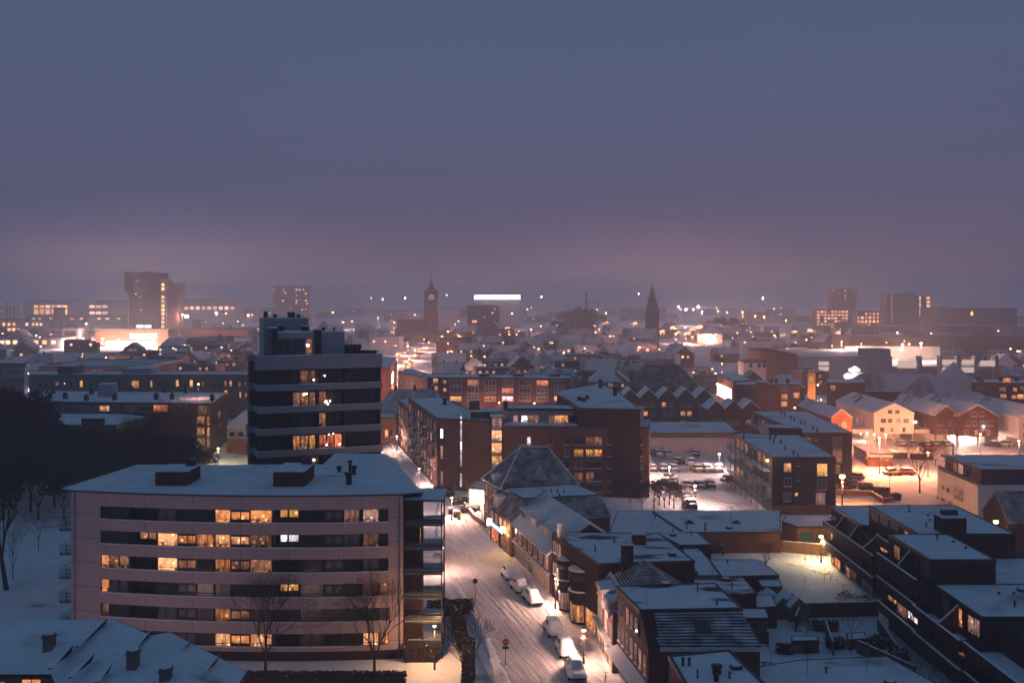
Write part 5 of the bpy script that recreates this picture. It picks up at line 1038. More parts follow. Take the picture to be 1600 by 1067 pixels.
# tall trees and lamps of the square
tree('bare2', *P(1437, 770)[:2], 14.5, 'tall leafless tree with a lit trunk in the middle of the square', 1.0)
tree('bare', *P(1489, 715)[:2], 15, 'leafless tree standing before the broad dark gabled house', 2.0)
tree('thin', *P(1477, 742)[:2], 8, 'slim reddish young tree left of the white villa', 0)
tree('rust', *P(1462, 728)[:2], 6, 'rust-leafed shrub between the leafless tree and the villa', name='shrub', cat='shrub')
tree('rust', *P(1450, 722)[:2], 4.5, 'rust-leafed shrub half behind the tall leafless tree', name='shrub', cat='shrub')
tree('thin', *P(1367, 785)[:2], 5, 'thin sapling in the planted strip by the brick wall')
for px, py, h, pw_, lab, cc, bb in (
 (1355, 703, 5, 500, 'street lamp left of two close ones, before the carports', (1, .33, .15), 'bulb_warm'),
 (1366, 706, 5, 500, 'middle street lamp of three before the carports', (1, .32, .13), 'bulb_orange'),
 (1384, 706, 5, 500, 'right street lamp of three before the carports', (1, .32, .13), 'bulb_orange'),
 (1374, 740, 9, 3500, 'tall thin street lamp beside the pale hut', (1, .32, .14), 'bulb_warm'),
 (1532, 712, 6, 700, 'extra street lamp added in front of the broad dark gabled house', (1, .4, .22), 'bulb_orange'),  # extra lamp added to carry the orange light further right
 (1450, 745, 6, 500, 'street lamp by the rust shrubs left of the villa', (1, .42, .2), 'bulb_orange'),
 (1592, 724, 6, 900, 'extra street lamp added at the right edge of the lit square', (1, .33, .15), 'bulb_warm')):  # added lamp, spreads the orange light of the square to the edge
    p = P(px, py); lamp(p.x, p.y, h, pw_ * 9, lab, cc, bb, .28, 'street lamps round the lit square')
lamp(xd(1430, 298), 298, 7.0, 700, 'orange wall lamp at the right corner of the white double gable', (1, .45, .2), 'bulb_orange', .5, None, pole=False, cat='wall lamp', name='wall_lamp')
lamp(xd(1504, 304), 304, 2.6, 5000, 'glaring lamp under the carport of the broad dark house', (1, .8, .65), 'bulb_white', .6, None, pole=False, cat='wall lamp', name='wall_lamp')
lamp(xd(1345, 306), 306, 2.4, 500, 'lamp under the left covered walkway', (1, .8, .6), 'bulb_white', .2, None, pole=False, cat='wall lamp', name='wall_lamp')
lamp(xd(1575, 306), 306, 2.4, 600, 'lamp under the right covered walkway', (1, .8, .6), 'bulb_white', .2, None, pole=False, cat='wall lamp', name='wall_lamp')
lamp(xd(1533.5, 298), 296.6, 5.9, 100, 'small blue-white lamp on the broad dark gabled house', (.7, .8, 1), 'bulb_blue', .35, None, pole=False, cat='wall lamp', name='wall_lamp')

# ---------------------------------------------------------------- lamps along the street and yards
def slamp(px, py, h, pw_, lab, col=(1, .54, .39), bulb='bulb_warm', r=.2, grp='street lamps along the main street', arm=0, **k):
    p = P(px, py); return lamp(p.x, p.y, h, pw_, lab, col, bulb, r, grp, arm=arm, **k)
slamp(655, 760, 4.2, 2200, 'street lamp on the left pavement where the street narrows beyond the pale block')
slamp(706, 812, 4.4, 3600, 'street lamp by the bins at the junction', arm=0)
slamp(693, 893, 4.6, 2000, 'street lamp just right of the stacked balconies')
slamp(679, 1046, 5.2, 1300, 'orange street lamp in the garden below the lowest balcony', (1, .5, .22), 'bulb_orange')
slamp(912, 1040, 4.3, 1700, 'street lamp on the right pavement next to the no-entry sign')
slamp(868, 952, 4.4, 2300, 'wall-side street lamp shining on snow before the rounded corner block', (1, .54, .40), 'bulb_warm', .16)
slamp(620, 706, 4.5, 2600, 'street lamp at the far narrow end of the street left of the brick block')
slamp(742, 800, 3.0, 1900, 'glaring low lamp beside the lit entrance of the brick block', (1, .62, .42), 'bulb_white', .3)
slamp(1283, 879, 4.4, 2000, 'yellow yard lamp on the corner of the terraced flats', (1, .66, .30), 'bulb_yellow', .36, None, pole=True)
slamp(305, 746, 8, 1600, 'yellow lamp shining through the dark trees on the left', (1, .72, .22), 'bulb_yellow', .55, None)
slamp(341, 728, 4.6, 3000, 'yellow street lamp by the brick gable end on the left', (1, .7, .25), 'bulb_yellow', .3, None)
slamp(1124, 737, 4.5, 4600, 'car park lamp at the back near the black flats', (1, .60, .52), 'bulb_white', .28, 'lamps of the car park')
slamp(1046, 760, 4.5, 4200, 'car park lamp between the left rows of cars', (1, .60, .52), 'bulb_white', .28, 'lamps of the car park')
slamp(1086, 792, 4.5, 5000, 'car park lamp nearest to the long shed', (1, .60, .52), 'bulb_white', .28, 'lamps of the car park')
slamp(1013, 745, 4.0, 3000, 'car park lamp right at the brick block corner', (1, .66, .5), 'bulb_white', .32, 'lamps of the car park')
lamp(-45, 106, 5, 800, 'unseen street lamp added behind the low building to warm the pale block', (1, .55, .42), 'bulb_warm', .2, None)  # hidden lamp, added so warm light reaches the lower facade
lamp(-27, 101, 4.5, 650, 'unseen street lamp added below the frame to warm the pale block front', (1, .55, .42), 'bulb_warm', .2, None)  # out of view, added to warm the front of the pale block
lamp(-74, 118, 5, 600, 'street lamp in the snowy park at the left edge', (1, .55, .5), 'bulb_warm', .2, None)
# lit entrance canopy
en = Bld('entrance_pavilion', 'brightly lit glass entrance pavilion between the brick block and the hipped corner house', 'pavilion', [(-9.3, 214), (-4.6, 212), (-3.2, 220), (-8.6, 221)], 3.4, 'glow_soft', 'snow', .1, origin=(-6, 216, 0))
en.win((-3.3, -2), (1.4, -4), 2.5, .2, 4.2, 2.7, 'glow_shop', 4, 'frame_dark', name='glass_front')
bw_ = fence([tuple(P(*q)[:2]) for q in ((726, 792), (742, 812), (760, 824))], 1.0, 'low brick wall in front of the lit entrance', 'brick_brown', 'garden_wall', 'wall', t=.4)
for px, py, h, lab in ((709, 782, 11, 'slim leafless tree before the windowless brick end wall'), (738, 796, 8, 'young leafless tree in the planter by the lit entrance')):
    tree('thin', *P(px, py)[:2], h, lab)
for i, (px, py, w) in enumerate(((718, 787, 4), (690, 768, 3.5), (735, 800, 4), (700, 775, 3))):
    o = link('bush', bush_mesh(w, 2, 1.2, 70 + i, 'hedge', 400, .2, .4), None, P(px, py), .3); tag(o, ['snowy bush left of the lit entrance', 'snowy bush at the foot of the brick corner', 'snowy bush in the planter of the young tree', 'snowy bush between the brick corner and slim tree'][i], 'bush', 'bushes at the junction')
# bins, signs, people
def bin_(px, py, lab, m='metal_dark', h=1.3, r=.45):
    o = empty('litter_bin', lab, 'bin', P(px, py)); MB().tube((0, 0, 0), (0, 0, h), r, r * .95, 10).build('body', m, o); MB().ball((0, 0, h), r * 1.05, r * 1.05, .25, 0, 8, 4).build('snow_cap', 'snow', o)
bin_(712, 808, 'round dark bin left of the yellow post'); bin_(704, 803, 'round dark bin behind the junction lamp')
o = empty('parcel_post', 'yellow post box standing at the junction', 'post box', P(717, 812)); MB().box(-.3, .3, -.25, .25, 0, 1.6).build('body', 'car_yellow', o); MB().box(-.32, .32, -.27, .27, 1.6, 1.7).build('snow_cap', 'snow', o)
def sign(px, py, h, lab, kind):
    root = empty('road_sign', lab, 'road sign', P(px, py), 0, 'round road signs'); MB().tube((0, 0, 0), (0, 0, h), .05, .05, 6).build('pole', 'metal_grey', root)
    o = MB().tube((0, -.06, h), (0, -.09, h), .38, .38, 20).build('disc', 'sign_red' if kind else 'metal_dark', root)
    if kind:
        MB().box(-.26, .26, -.115, -.093, h - .07, h + .07).build('white_bar', 'frame_white', o); MB().box(-.35, .35, -.09, -.05, h - .85, h - .5).build('sub_plate', 'metal_dark', root)
mat('sign_red', (.35, .02, .02), .5)
sign(790, 1040, 2.9, 'no-entry sign on the left kerb of the street', 1); sign(911, 1033, 2.9, 'no-entry sign on the right pavement by the shop front', 1); sign(742.5, 938, 2.9, 'dark-backed round sign by the hedge end', 0); sign(706, 800, 2.9, 'dark-backed round sign by the junction bins', 0)
bk = empty('bicycle', 'snowy bicycle leaning by the shop front at the bottom edge', 'bicycle', P(946, 1066), rad(80))
mb = MB()
for sx in (-.52, .52):
    for i in range(14):
        a, c_ = 6.283 * i / 14, 6.283 * (i + 1) / 14; mb.tube((sx + .34 * math.cos(a), 0, .34 + .34 * math.sin(a)), (sx + .34 * math.cos(c_), 0, .34 + .34 * math.sin(c_)), .025, .025, 4)
mb.build('wheels', 'rubber', bk); MB().tube((-.52, 0, .34), (-.15, 0, .85), .025).tube((-.15, 0, .8), (.4, 0, .85), .025).tube((0, 0, .3), (.4, 0, .85), .025).tube((.52, 0, .34), (.38, 0, 1.0), .025).tube((.38, -.25, 1.02), (.38, .25, 1.02), .02).tube((-.15, 0, .8), (0, 0, .3), .025).build('frame', 'metal_dark', bk); MB().box(-.28, -.05, -.07, .07, .86, .93).build('saddle', 'rubber', bk)

# snow-buried cars along the right kerb
for i, (px, py, an) in enumerate(((795, 908, 106), (811, 929, 106), (831, 947, 104), (864, 998, 100), (883, 1030, 97), (898, 1065, 95))):
    p = P(px, py); y = p.y + 2; car(p.x + .2, y, rad(an + 180), ['snow-buried car farthest up the kerb, below the shop terrace', 'snow-buried car second from the top of the kerb row', 'snow-buried car with a lit rear, just above the gap in the row', 'snow-buried car just below the gap in the kerb row', 'snow-buried car level with the street lamp, second from the bottom', 'snow-buried car nearest to the camera'][i], ['car_grey', 'car_black', 'car_silver', 'car_grey', 'car_blue', 'car_black'][i], 1, 'snow-buried cars along the kerb', 1.16)
# car park: three rows
CPL = [(1026, 712, 100, 'car_silver', 'white snow-covered car at the far left of the back row'), (1041, 713, 100, 'car_grey', 'grey car second in the back row'), (1087, 712, 80, 'car_black', 'car alone by the warehouse wall'),
 (1060, 725, 60, 'car_black', 'car angled in the middle of the car park'), (1080, 726, 70, 'car_silver', 'pale car above the yellow one'),
 (1019, 736, 90, 'car_black', 'dark car at the left end of the middle row'), (1036, 736, 90, 'car_black', 'dark car second in the middle row'), (1052, 736, 90, 'car_grey', 'grey car third in the middle row'),
 (1088, 736, 90, 'car_yellow', 'yellow car in the middle row'), (1104, 736, 90, 'car_silver', 'silver car right of the yellow one'), (1123, 736, 80, 'car_white', 'white car under the back lamp'),
 (1047, 751, 60, 'car_grey', 'car under the left lamp'), (1052, 763, 90, 'car_black', 'dark car just below the left lamp'), (1073, 762, 90, 'car_grey', 'grey car second in the front row'), (1091, 762, 90, 'car_black', 'dark car third in the front row'), (1108, 761, 90, 'car_black', 'dark car at the right end of the front row'),
 (1142, 753, 30, 'car_blue', 'car parked against the black flats'), (1068, 779, 100, 'car_silver', 'pale car half hidden by the shrubs'), (1078, 792, 100, 'car_black', 'dark car at the foot of the shrubs')]
for px, py, an, c_, lab in CPL:
    p = P(px, py); car(p.x, p.y, rad(an + R.uniform(-6, 6)), lab + ', lit car park', c_, 0, 'cars in the lit car park', 1.25)
SQ = [(1413, 742, 175, 'car_red', 'red car in the middle of the square by the lamp post'), (1395, 742, 20, 'car_yellow', 'orange-lit van-like car left of the red car'), (1334, 749, 150, 'car_grey', 'car behind the orange lamp'), (1533, 728, 170, 'car_grey', 'snowy car left of the villa roof'), (1586, 730, 5, 'car_yellow', 'car at the right edge of the square'), (1605, 740, 5, 'car_silver', 'car cut by the right edge'),
 (1445, 698, 90, 'car_red', 'red-lit car under the carport of the white house'), (1458, 697, 90, 'car_black', 'dark car under the middle carport'), (1425, 697, 90, 'car_silver', 'pale car under the white house'), (1551, 698, 140, 'car_black', 'dark car left of two under the right walkway'), (1568, 697, 150, 'car_white', 'white car under the right walkway'), (1405, 697, 90, 'car_grey', 'grey car under the white house, left one'), (1477, 697, 90, 'car_grey', 'grey car under the brown gabled house')]
for px, py, an, c_, lab in SQ:
    p = P(px, py); car(p.x, p.y, rad(an), lab, c_, 0, 'cars round the lit square', 1.2)
for i, (px, py) in enumerate(((1390, 762), (1408, 745))):
    tree('thin', *P(px, py)[:2], 6, ['slim pole-like sapling in the square', 'sapling beside the red car'][i])
# shrubs at the car park's near corner
for i, (px, py, h) in enumerate(((985, 792, 4), (1003, 794, 4.5), (1022, 795, 6), (1038, 793, 6), (1053, 794, 6), (1066, 792, 5), (1046, 789, 6), (1030, 790, 6), (1010, 780, 4))):
    tree('shrub', *P(px, py)[:2], h, 'dark bare shrub in the thicket at the near left corner of the car park', group='shrubs at the car park corner', name='shrub', cat='shrub')['label'] = 'dark bare shrub at the car park corner'

# trees close to the camera
tree('bare', *P(415, 1058)[:2], 12.5, 'leafless tree before the left-middle windows of the pale block', .5)
tree('bare', *P(585, 1066)[:2], 13, 'leafless tree before the right windows of the pale block', 2.5)
tree('bare2', *P(728, 1085)[:2], 11, 'leafless tree below the balconies near the hedge', 1)
tr = tree('dense2', *P(10, 921)[:2], 21, 'big dark tree with a thick pale trunk at the left edge of the snowy park', 0); tr.rotation_euler = (0, rad(-9), 0); 
tree('thin', *P(1440, 1120)[:2], 7.5, 'leafless treetop rising from the bottom edge by the terraced flats', 1.2)
for i, (px, py, h, k_) in enumerate(((20, 905, 9, 'thin'), (60, 860, 8, 'thin'))):
    tree(k_, *P(px, py)[:2], h, ['young bare tree in the snowy park, left one', 'young bare tree in the snowy park by the dark wood'][i])

# ---------------------------------------------------------------- roof clutter and garden things on the near right
E3.clutter([tuple(P(*q)[:2]) for q in ((960, 848, 9.5), (1010, 862, 9.5), (1050, 868, 9.5), (930, 862, 9.5))], 9.5, 0)
E5.clutter([tuple(P(*q)[:2]) for q in ((985, 925, 10.1), (1040, 915, 10.1), (1090, 925, 10.1), (1120, 945, 10.1), (1010, 948, 10.1))], 10.1, 1)
E6.clutter([tuple(P(*q)[:2]) for q in ((1150, 1045, 8.1), (1090, 1060, 8.1), (1140, 1060, 8.1))], 8.1, 2)
K.clutter([(63, 112), (60, 117), (56, 111), (56, 123), (64, 128)], 9.5, 1); K.clutter([(57, 137), (61, 142), (65, 147), (59, 148), (55.5, 130)], 12.5, 0)
for i, b_ in enumerate(SB):
    c_ = [(b_.o.x + q[0] * .45, b_.o.y + q[1] * .45) for q in b_.poly]
    if i in (0, 5, 8): b_.clutter(c_, b_.z + .08, i)
    elif i in (1, 2, 4, 12): b_.clutter(c_[:2], b_.z + .08, i)
for i, (px, py, w, l_, h) in enumerate(((1305, 1012, 2.4, 1.6, 1.2), (1225, 1020, 2, 1.4, 1.0), (1375, 1012, 3.0, 1.6, 1.5), (1290, 985, 3.4, 1.2, 1.3), (1405, 1035, 2.4, 1.8, 1.4), (1256, 1018, 1.6, 1.4, .9))):
    o = link('bush', bush_mesh(w, l_, h, 90 + i, 'hedge', 350, .16, 1.2), None, P(px, py), R.uniform(-.5, .5)); tag(o, ['snow-dusted bush in the middle of the near right gardens', 'snow-dusted bush left of the box-like shed', 'snow-dusted bush below the terraced flats', 'snow-dusted bush under the long garden wall', 'snow-dusted bush beside the sloping fence', 'small snowy bush in front of the box-like shed', 'small snowy bush beside the garden shed by the lit yard', 'small snowy bush at the left of the lit yard'][i], 'bush', 'bushes in the near right gardens')
fence([tuple(P(*q)[:2]) for q in ((1290, 990), (1302, 1024))], 1.7, 'timber fence dividing the near right gardens, left one')
fence([tuple(P(*q)[:2]) for q in ((1372, 985), (1402, 1030))], 1.7, 'timber fence dividing the near right gardens, right one')
fence([tuple(P(*q)[:2]) for q in ((1130, 868), (1112, 843))], 1.7, 'short timber fence between the long shed and the yard')
tree('thin', *P(1330, 1022)[:2], 5.5, 'small bare tree in the near right gardens between two fences', 1)
tree('shrub', *P(1262, 1005)[:2], 3.2, 'leafy shrub beside the box-like shed', name='shrub', cat='shrub')
tree('bare', *P(1196, 892)[:2], 5.0, 'small bare tree behind the tiny garden shed', .4)
# footprints crossing the lit yard
mb = MB(); rr = random.Random(8)
for (x0, y0, x1, y1, k) in ((1250, 868, 1262, 925, 26), (1232, 880, 1300, 900, 24), (1285, 885, 1340, 935, 22)):
    a, b_ = P(x0, y0), P(x1, y1)
    for i in range(k):
        p = a.lerp(b_, i / k); q = Vector((rr.uniform(-.3, .3) + (.18 if i % 2 else -.18), rr.uniform(-.2, .2), 0)); mb.ball((p.x + q.x, p.y + q.y, .0), .16, .26, .035, 0, 6, 3)
fp = mb.build('footprints', 'snow_trodden'); fp['kind'] = 'stuff'
# ================================================================ left: park trees, school rows
DT = [(15, 790, 25), (48, 800, 20), (85, 792, 17), (120, 800, 17), (150, 785, 17), (185, 796, 16), (215, 782, 18), (250, 792, 18), (278, 784, 17), (240, 762, 17), (200, 752, 17), (155, 756, 17), (110, 762, 18), (65, 765, 19), (20, 760, 23), (-20, 800, 24), (-30, 770, 24), (135, 778, 16), (178, 772, 16), (262, 772, 17), (32, 775, 22), (92, 776, 17), (228, 796, 17), (60, 812, 15), (100, 814, 13), (5, 812, 19), (300, 786, 14)]
WN = []
for px, py, h in DT:
    rk = sorted(q[0] for q in DT if (q[1] > 785) == (py > 785) and (q[1] > 765) == (py > 765)); k_ = rk.index(px)
    WN.append(['first', 'second', 'third', 'fourth', 'fifth', 'sixth', 'seventh', 'eighth', 'ninth', 'tenth', 'eleventh', 'twelfth', 'thirteenth', 'fourteenth', 'fifteenth', 'sixteenth'][k_] + ' from the left in the ' + ('front' if py > 785 else 'middle' if py > 765 else 'back') + ' rank')
for i, (px, py, h) in enumerate(DT):
    tree('dense' if i % 2 else 'dense2', *P(px, py)[:2], h * (1.02 if px < 45 else .86 if px < 60 or px > 235 else .78), f"dark tree in the unlit wood, {WN[i]}", None, 'trees of the dark wood', name='dark_tree')
for i, (px, py, h) in enumerate(((225, 752, 20), (262, 750, 22), (290, 748, 21), (312, 742, 17), (30, 758, 23), (60, 762, 20), (5, 762, 24), (110, 770, 16), (170, 768, 16), (250, 770, 22))):
    tree('bare2', *P(px, py)[:2], h, f"bare twiggy tree rising above the dark wood, {['fourth', 'third', 'second', 'first', 'eighth', 'seventh', 'last', 'sixth', 'fifth', 'front'][i]} from the tower", None, 'bare trees above the dark wood')
tree('rust', *P(325, 742)[:2], 5, 'snowy shrub lit yellow at the edge of the dark wood', name='shrub', cat='shrub')
o = Bld('low_building', 'low building hidden in the dark wood with one small lit window', 'building', [(-112, 236), (-100, 236), (-100, 244), (-112, 244)], 7, 'brick_dark', 'snow', .2)
p = P(71, 755, 9); link('window', wmesh(2.2, 1.2, 'lit_yellow', 3, 'frame_dark'), o.root, (xd(71, 200) - o.o.x, 200 - o.o.y, zd(762, 200)), math.pi)
def px_windows(b, A, B, lst, **k):
    for q in lst: b.winpx(A, B, *q[:4], q[4], nx=q[5] if len(q) > 5 else 1, **k)
L1 = Bld('school_row', 'long flat brick building with many dark roof vents and a plain brick end wall, left', 'building', Q(14.7, (40, 628), (328, 631), (356, 614), (70, 611)), 14.7, 'brick_red', 'snow', .2)
a_, b_ = Q(14.7, (40, 628), (328, 631)); e_ = Q(14.7, (356, 614))[0]
px_windows(L1, a_, b_, [(52, 62, 636, 641, 'lit_pink', 2), (80, 90, 636, 641, 'lit_dim', 2), (148, 155, 634, 642, 'glass_curtain'), (156, 171, 634, 642, 'lit_bright', 3), (175, 193, 634, 643, 'glass', 3), (197, 210, 634, 643, 'glass_curtain', 2), (240, 262, 633, 643, 'lit_red', 4), (275, 290, 634, 643, 'glass', 2), (310, 322, 634, 645, 'lit_dim', 2), (308, 319, 651, 661, 'lit_warm', 2), (308, 319, 668, 679, 'lit_yellow', 2), (309, 320, 685, 695, 'lit_pink', 2), (324, 327, 652, 664, 'lit_warm'), (324, 327, 668, 682, 'lit_warm'), (324, 327, 686, 698, 'lit_pink'), (215, 235, 634, 643, 'glass', 3), (100, 120, 634, 643, 'glass', 3), (125, 145, 634, 643, 'glass_curtain', 3)], sill=False)
px_windows(L1, b_, e_, [(341.5, 343.5, 643, 652, 'lit_pink'), (342, 344, 662, 668, 'glass_curtain')], sill=False)
for px, py in ((83, 613), (78, 621), (102, 621), (135, 624), (143, 614), (179, 623), (205, 610), (244, 622), (258, 611), (269, 622), (291, 612), (332, 624)):
    p = P(px, py + 2, 14.8); o = MB().box(-.55, .55, -.55, .55, 0, 1.5).box(-.4, .4, -.4, .4, 1.5, 2.0).build('roof_vent', 'metal_dark', L1.root, (p.x - L1.o.x, p.y - L1.o.y, 14.7))
p = P(163, 621, 14.7); L1.wbox('roof_house', 'panel_grey', p.x - 2, p.x + 2.4, p.y, p.y + 4, 14.7, 18.6)
L2 = Bld('curved_hall', 'hall with a sweeping black roof edge before the flat brick row', 'building', Q(11.5, (-90, 668), (182, 668), (238, 652), (150, 643), (40, 637), (-90, 634)), 11.5, 'cladding_black', 'snow', .7, coping='cladding_black')
p = P(145, 664, 11.6); L2.wbox('roof_house', 'metal_dark', p.x - 2.5, p.x + 2.5, p.y - 1, p.y + 1.5, 11.5, 13.4)
for px, g in ((70, 'lit_white'), (85, 'glass_curtain'), (125, 'lit_dim')): L2.winpx(Q(11.5, (-90, 668))[0], Q(11.5, (182, 668))[0], px - 4, px + 5, 682, 688, g, nx=2)
L3 = Bld('long_brick_building', 'long tan brick building with slim lit windows behind the vented roofs', 'building', [(xd(45, 363), 363), (xd(402, 363), 363), (xd(402, 380), 380), (xd(45, 380), 380)], 16, 'brick_tan', 'snow', .2)
px_windows(L3, (xd(45, 363), 363), (xd(402, 363), 363), [(87, 92, 597, 602, 'lit_dim'), (100, 102, 598, 600, 'screen'), (125, 129, 595, 605, 'lit_yellow'), (206, 217, 595, 606, 'lit_yellow', 3), (235, 238, 595, 605, 'lit_yellow'), (275, 279, 594, 604, 'lit_yellow'), (297, 301, 594, 604, 'lit_bright'), (316, 319, 596, 603, 'lit_dim'), (351, 354, 595, 603, 'lit_warm'), (359, 362, 595, 603, 'lit_yellow'), (373, 376, 597, 604, 'lit_warm'), (382, 385, 597, 603, 'lit_dim'), (351, 355, 610, 616, 'lit_yellow'), (374, 377, 612, 621, 'lit_warm'), (383, 386, 614, 620, 'lit_yellow')] + [(x, x + 4, 596, 605, 'glass') for x in (60, 70, 108, 140, 150, 185, 248, 260, 288, 308, 335, 342, 366)], frame='metal_grey', sill=False)
L3.wbox('roof_house', 'cladding_black', xd(94, 368), xd(117, 368), 366, 376, 16, 19); L3.wbox('roof_house', 'panel_grey', xd(190, 368), xd(236, 368), 368, 378, 16, 18)
L4 = Bld('brick_wing', 'brick wing with two rows of dim windows at the left edge', 'building', [(xd(-60, 420), 420), (xd(38, 420), 420), (xd(38, 440), 440), (xd(-60, 440), 440)], zd(568, 420), 'brick_red', 'snow', .2)
for r in range(2):
    for k in range(7): L4.winpx((xd(-60, 420), 420), (xd(38, 420), 420), 4 + k * 5, 7 + k * 5, 575 + r * 9, 580 + r * 9, 'glass_curtain', nx=1, sill=False)
L8 = gable('white_porch_house', 'small house with a hipped snowy roof between the brick end wall and the tower', 'house', xd(377, 292), 296, 8, 9, 6.6, 10.4, 0, 'plaster_white', 'snow', hip=3)
for x0 in (-2.6, 0, 2.4): L8.win(*L8.S, 4 + x0, 3.6, 1.2, 1.3, 'glass', 2); L8.win(*L8.S, 4 + x0, .6, 1.1, 1.8, 'glass' if x0 else 'lit_pink', 2)
fence([(xd(355, 284), 284), (xd(395, 280), 280)], 4.4, 'tall pinkish yard wall with snow on top beside the tower', 'brick_orange', 'yard_wall', 'wall', t=.3)
# ================================================================ centre middle distance
C1 = Bld('walk_up_flats', 'three-storey brick flats with rows of white-framed windows behind the corner blocks', 'apartment block', [(xd(668, 372), 372), (xd(892, 366), 366), (xd(892, 380), 380), (xd(660, 388), 388)], 14.4, 'brick_brown', 'snow', .2)
fa, fb = (xd(668, 372), 372), (xd(892, 366), 366)
lc = {(0, 1): 'lit_warm', (1, 3): 'lit_red', (0, 5): 'lit_red', (2, 2): 'lit_warm', (2, 3): 'lit_white', (2, 5): 'lit_dim', (2, 0): 'lit_yellow', (2, 6): 'lit_bright'}
for r, (y0, y1) in enumerate(((594, 602), (606, 614), (619, 626))):
    for q in range(8):
        x0 = 703.5 + q * 27.1
        if x0 > 880: continue
        C1.winpx(fa, fb, x0, x0 + 17, y0, y1, lc.get((r, q), R.choice(['glass', 'glass_curtain'])), nx=3, fr=.12)
    C1.winpx(fa, fb, 677, 684, y0 - 3, y1 - 4, 'lit_yellow', nx=2); C1.winpx(fa, fb, 693, 697, y0 + 1, y1 - 3, 'lit_yellow', nx=1)
for px in (757, 810, 866): p = P(px, 587, 14.5); C1.wbox('chimney', 'brick_dark', p.x - 2, p.x + 2, 374, 376, 14.4, 15.6)
C1b = Bld('walk_up_flats', 'side wing of the brick flats running back towards the lit shopping street', 'apartment block', [(xd(622, 400), 400), (xd(668, 372.5), 373), (xd(668, 391), 391), (xd(640, 425), 425)], 14.2, 'brick_tan', 'snow', .2)
for q in range(4): C1b.win(C1b.loc((xd(622, 400), 400)), C1b.loc((xd(668, 372.5), 373)), 3 + q * 7, 10.5, 2, 1.6, 'glass_curtain', 2)
C2 = gable('hipped_house', 'broad dark hipped roof with chimneys left of the walk-up flats', 'house', xd(645, 318), 318, 14, 22, 8.6, 14.8, rad(90), 'brick_tan', 'tiles_snowy', hip=4, chimney=0)
for x in (-7, -1, 5): C2.box('chimney', 'brick_dark', -.4, .4, x, x + .8, 14.2, 16.2)
C2b = Bld('orange_lit_house', 'narrow house with an orange-lit wall beside the far end of the street', 'house', [(xd(590, 300), 300), (xd(619, 300), 300), (xd(619, 312), 312), (xd(590, 312), 312)], 8, 'brick_orange', 'snow', .2)
for q in range(2): C2b.winpx((xd(590, 300), 300), (xd(619, 300), 300), 602 + q * 8, 606 + q * 8, 672, 682, 'lit_bright' if q == 0 else 'glass', nx=1)
Cs = Bld('shop_parade', 'long building with orange-lit brick side and glowing vertical sign beside the festive street', 'building', [(xd(590, 400), 400), (xd(610, 400), 400), (xd(620, 470), 470), (xd(580, 470), 470)], 16, 'brick_orange', 'snow', .2)
Cs.winpx((xd(610, 400), 400), (xd(620, 470), 470), 612.2, 614.6, 582, 598, 'glow_shop', nx=1, sill=False, name='vertical_sign')
# gambrel houses, hall, saw-tooth terrace
for i, (px, d, w, wl, lab) in enumerate(((802, 400, 9, 'brick_red', 'steep-roofed house with a red-lit gable sign behind the walk-up flats'), (833, 396, 11, 'brick_tan', 'steep dark roof with a tiny lamp above the walk-up flats'), (874, 402, 10, 'plaster_pink', 'steep-roofed house with an arched lit dormer behind the walk-up flats'), (905, 405, 9, 'brick_red', 'house with one warm window right of the walk-up flats'))):
    b = gable('steep_house', lab, 'house', xd(px, d), d + 6, w, 11, 9.5 if i != 3 else 8, 16 - (i == 3) * 1.5, 0, wl, 'tiles_snowy', 'steep-roofed houses behind the flats', .3, 1, 0, 3 if i == 1 else 0)
    b.win(*b.S, w/2, 11 if i != 1 else 6, 1.6, 1.3, ['lit_red', 'glass', 'lit_pink', 'glass'][i], 2); b.win(*b.S, w/2 + 2, 6.5, 1.6, 1.4, 'lit_warm' if i == 3 else 'glass', 2); b.win(*b.S, w/2 - 2, 6.5, 1.6, 1.4, 'glass', 2)
C10 = gable('tan_house', 'tan house with four warm windows left of the big hall roof', 'house', xd(947, 415), 421, 13, 12, 9.5, 15.5, 0, 'brick_tan', 'snow', hip=4)
for u, z in ((4, 7), (8.2, 7), (3, 3.4), (8.8, 3.4)): C10.win(*C10.S, u, z, 1.8, 1.6, 'lit_warm' if z < 5 else 'lit_pink', 2)
C4 = gable('big_hall', 'great hipped hall roof thinly covered in snow behind the saw-tooth terrace', 'hall', xd(1038, 400), 404, 16, 27, 8.6, 17, rad(90), 'brick_dark', 'tiles_bare', hip=7)
for i, px in enumerate((985, 1014, 1043, 1072, 1101)):
    b = gable('town_house', ['first', 'second', 'third', 'fourth', 'fifth'][i] + ' dark gable from the left in the saw-tooth terrace', 'house', xd(px, 330), 335, 6.1, 10, 10.9, 14, 0, 'brick_dark', 'snow', 'saw-tooth terrace of dark gables', .2)
    for (u, z, g) in ((1.8, 8.2, ['lit_warm', 'glass', 'lit_warm', 'glass', 'glass'][i]), (4.2, 8.2, 'glass'), (2, 5.2, ['glass', 'lit_warm', 'glass', 'lit_bright', 'glass'][i]), (4.2, 5.2, ['glass', 'glass', 'glass', 'lit_bright', 'glass'][i]), (2, 2.2, 'lit_dim' if i % 2 else 'glass')): b.win(*b.S, u, z, 1.3, 1.3, g, 2)
    if i % 2 == 0: MB().add([(-.7, 0, 0), (.7, 0, 0), (.7, 1.2, 1.2), (-.7, 1.2, 1.2)], [(0, 1, 2, 3), (3, 2, 1, 0)]).build('skylight', 'glass', b.root, (1.5, -2, 12.8))
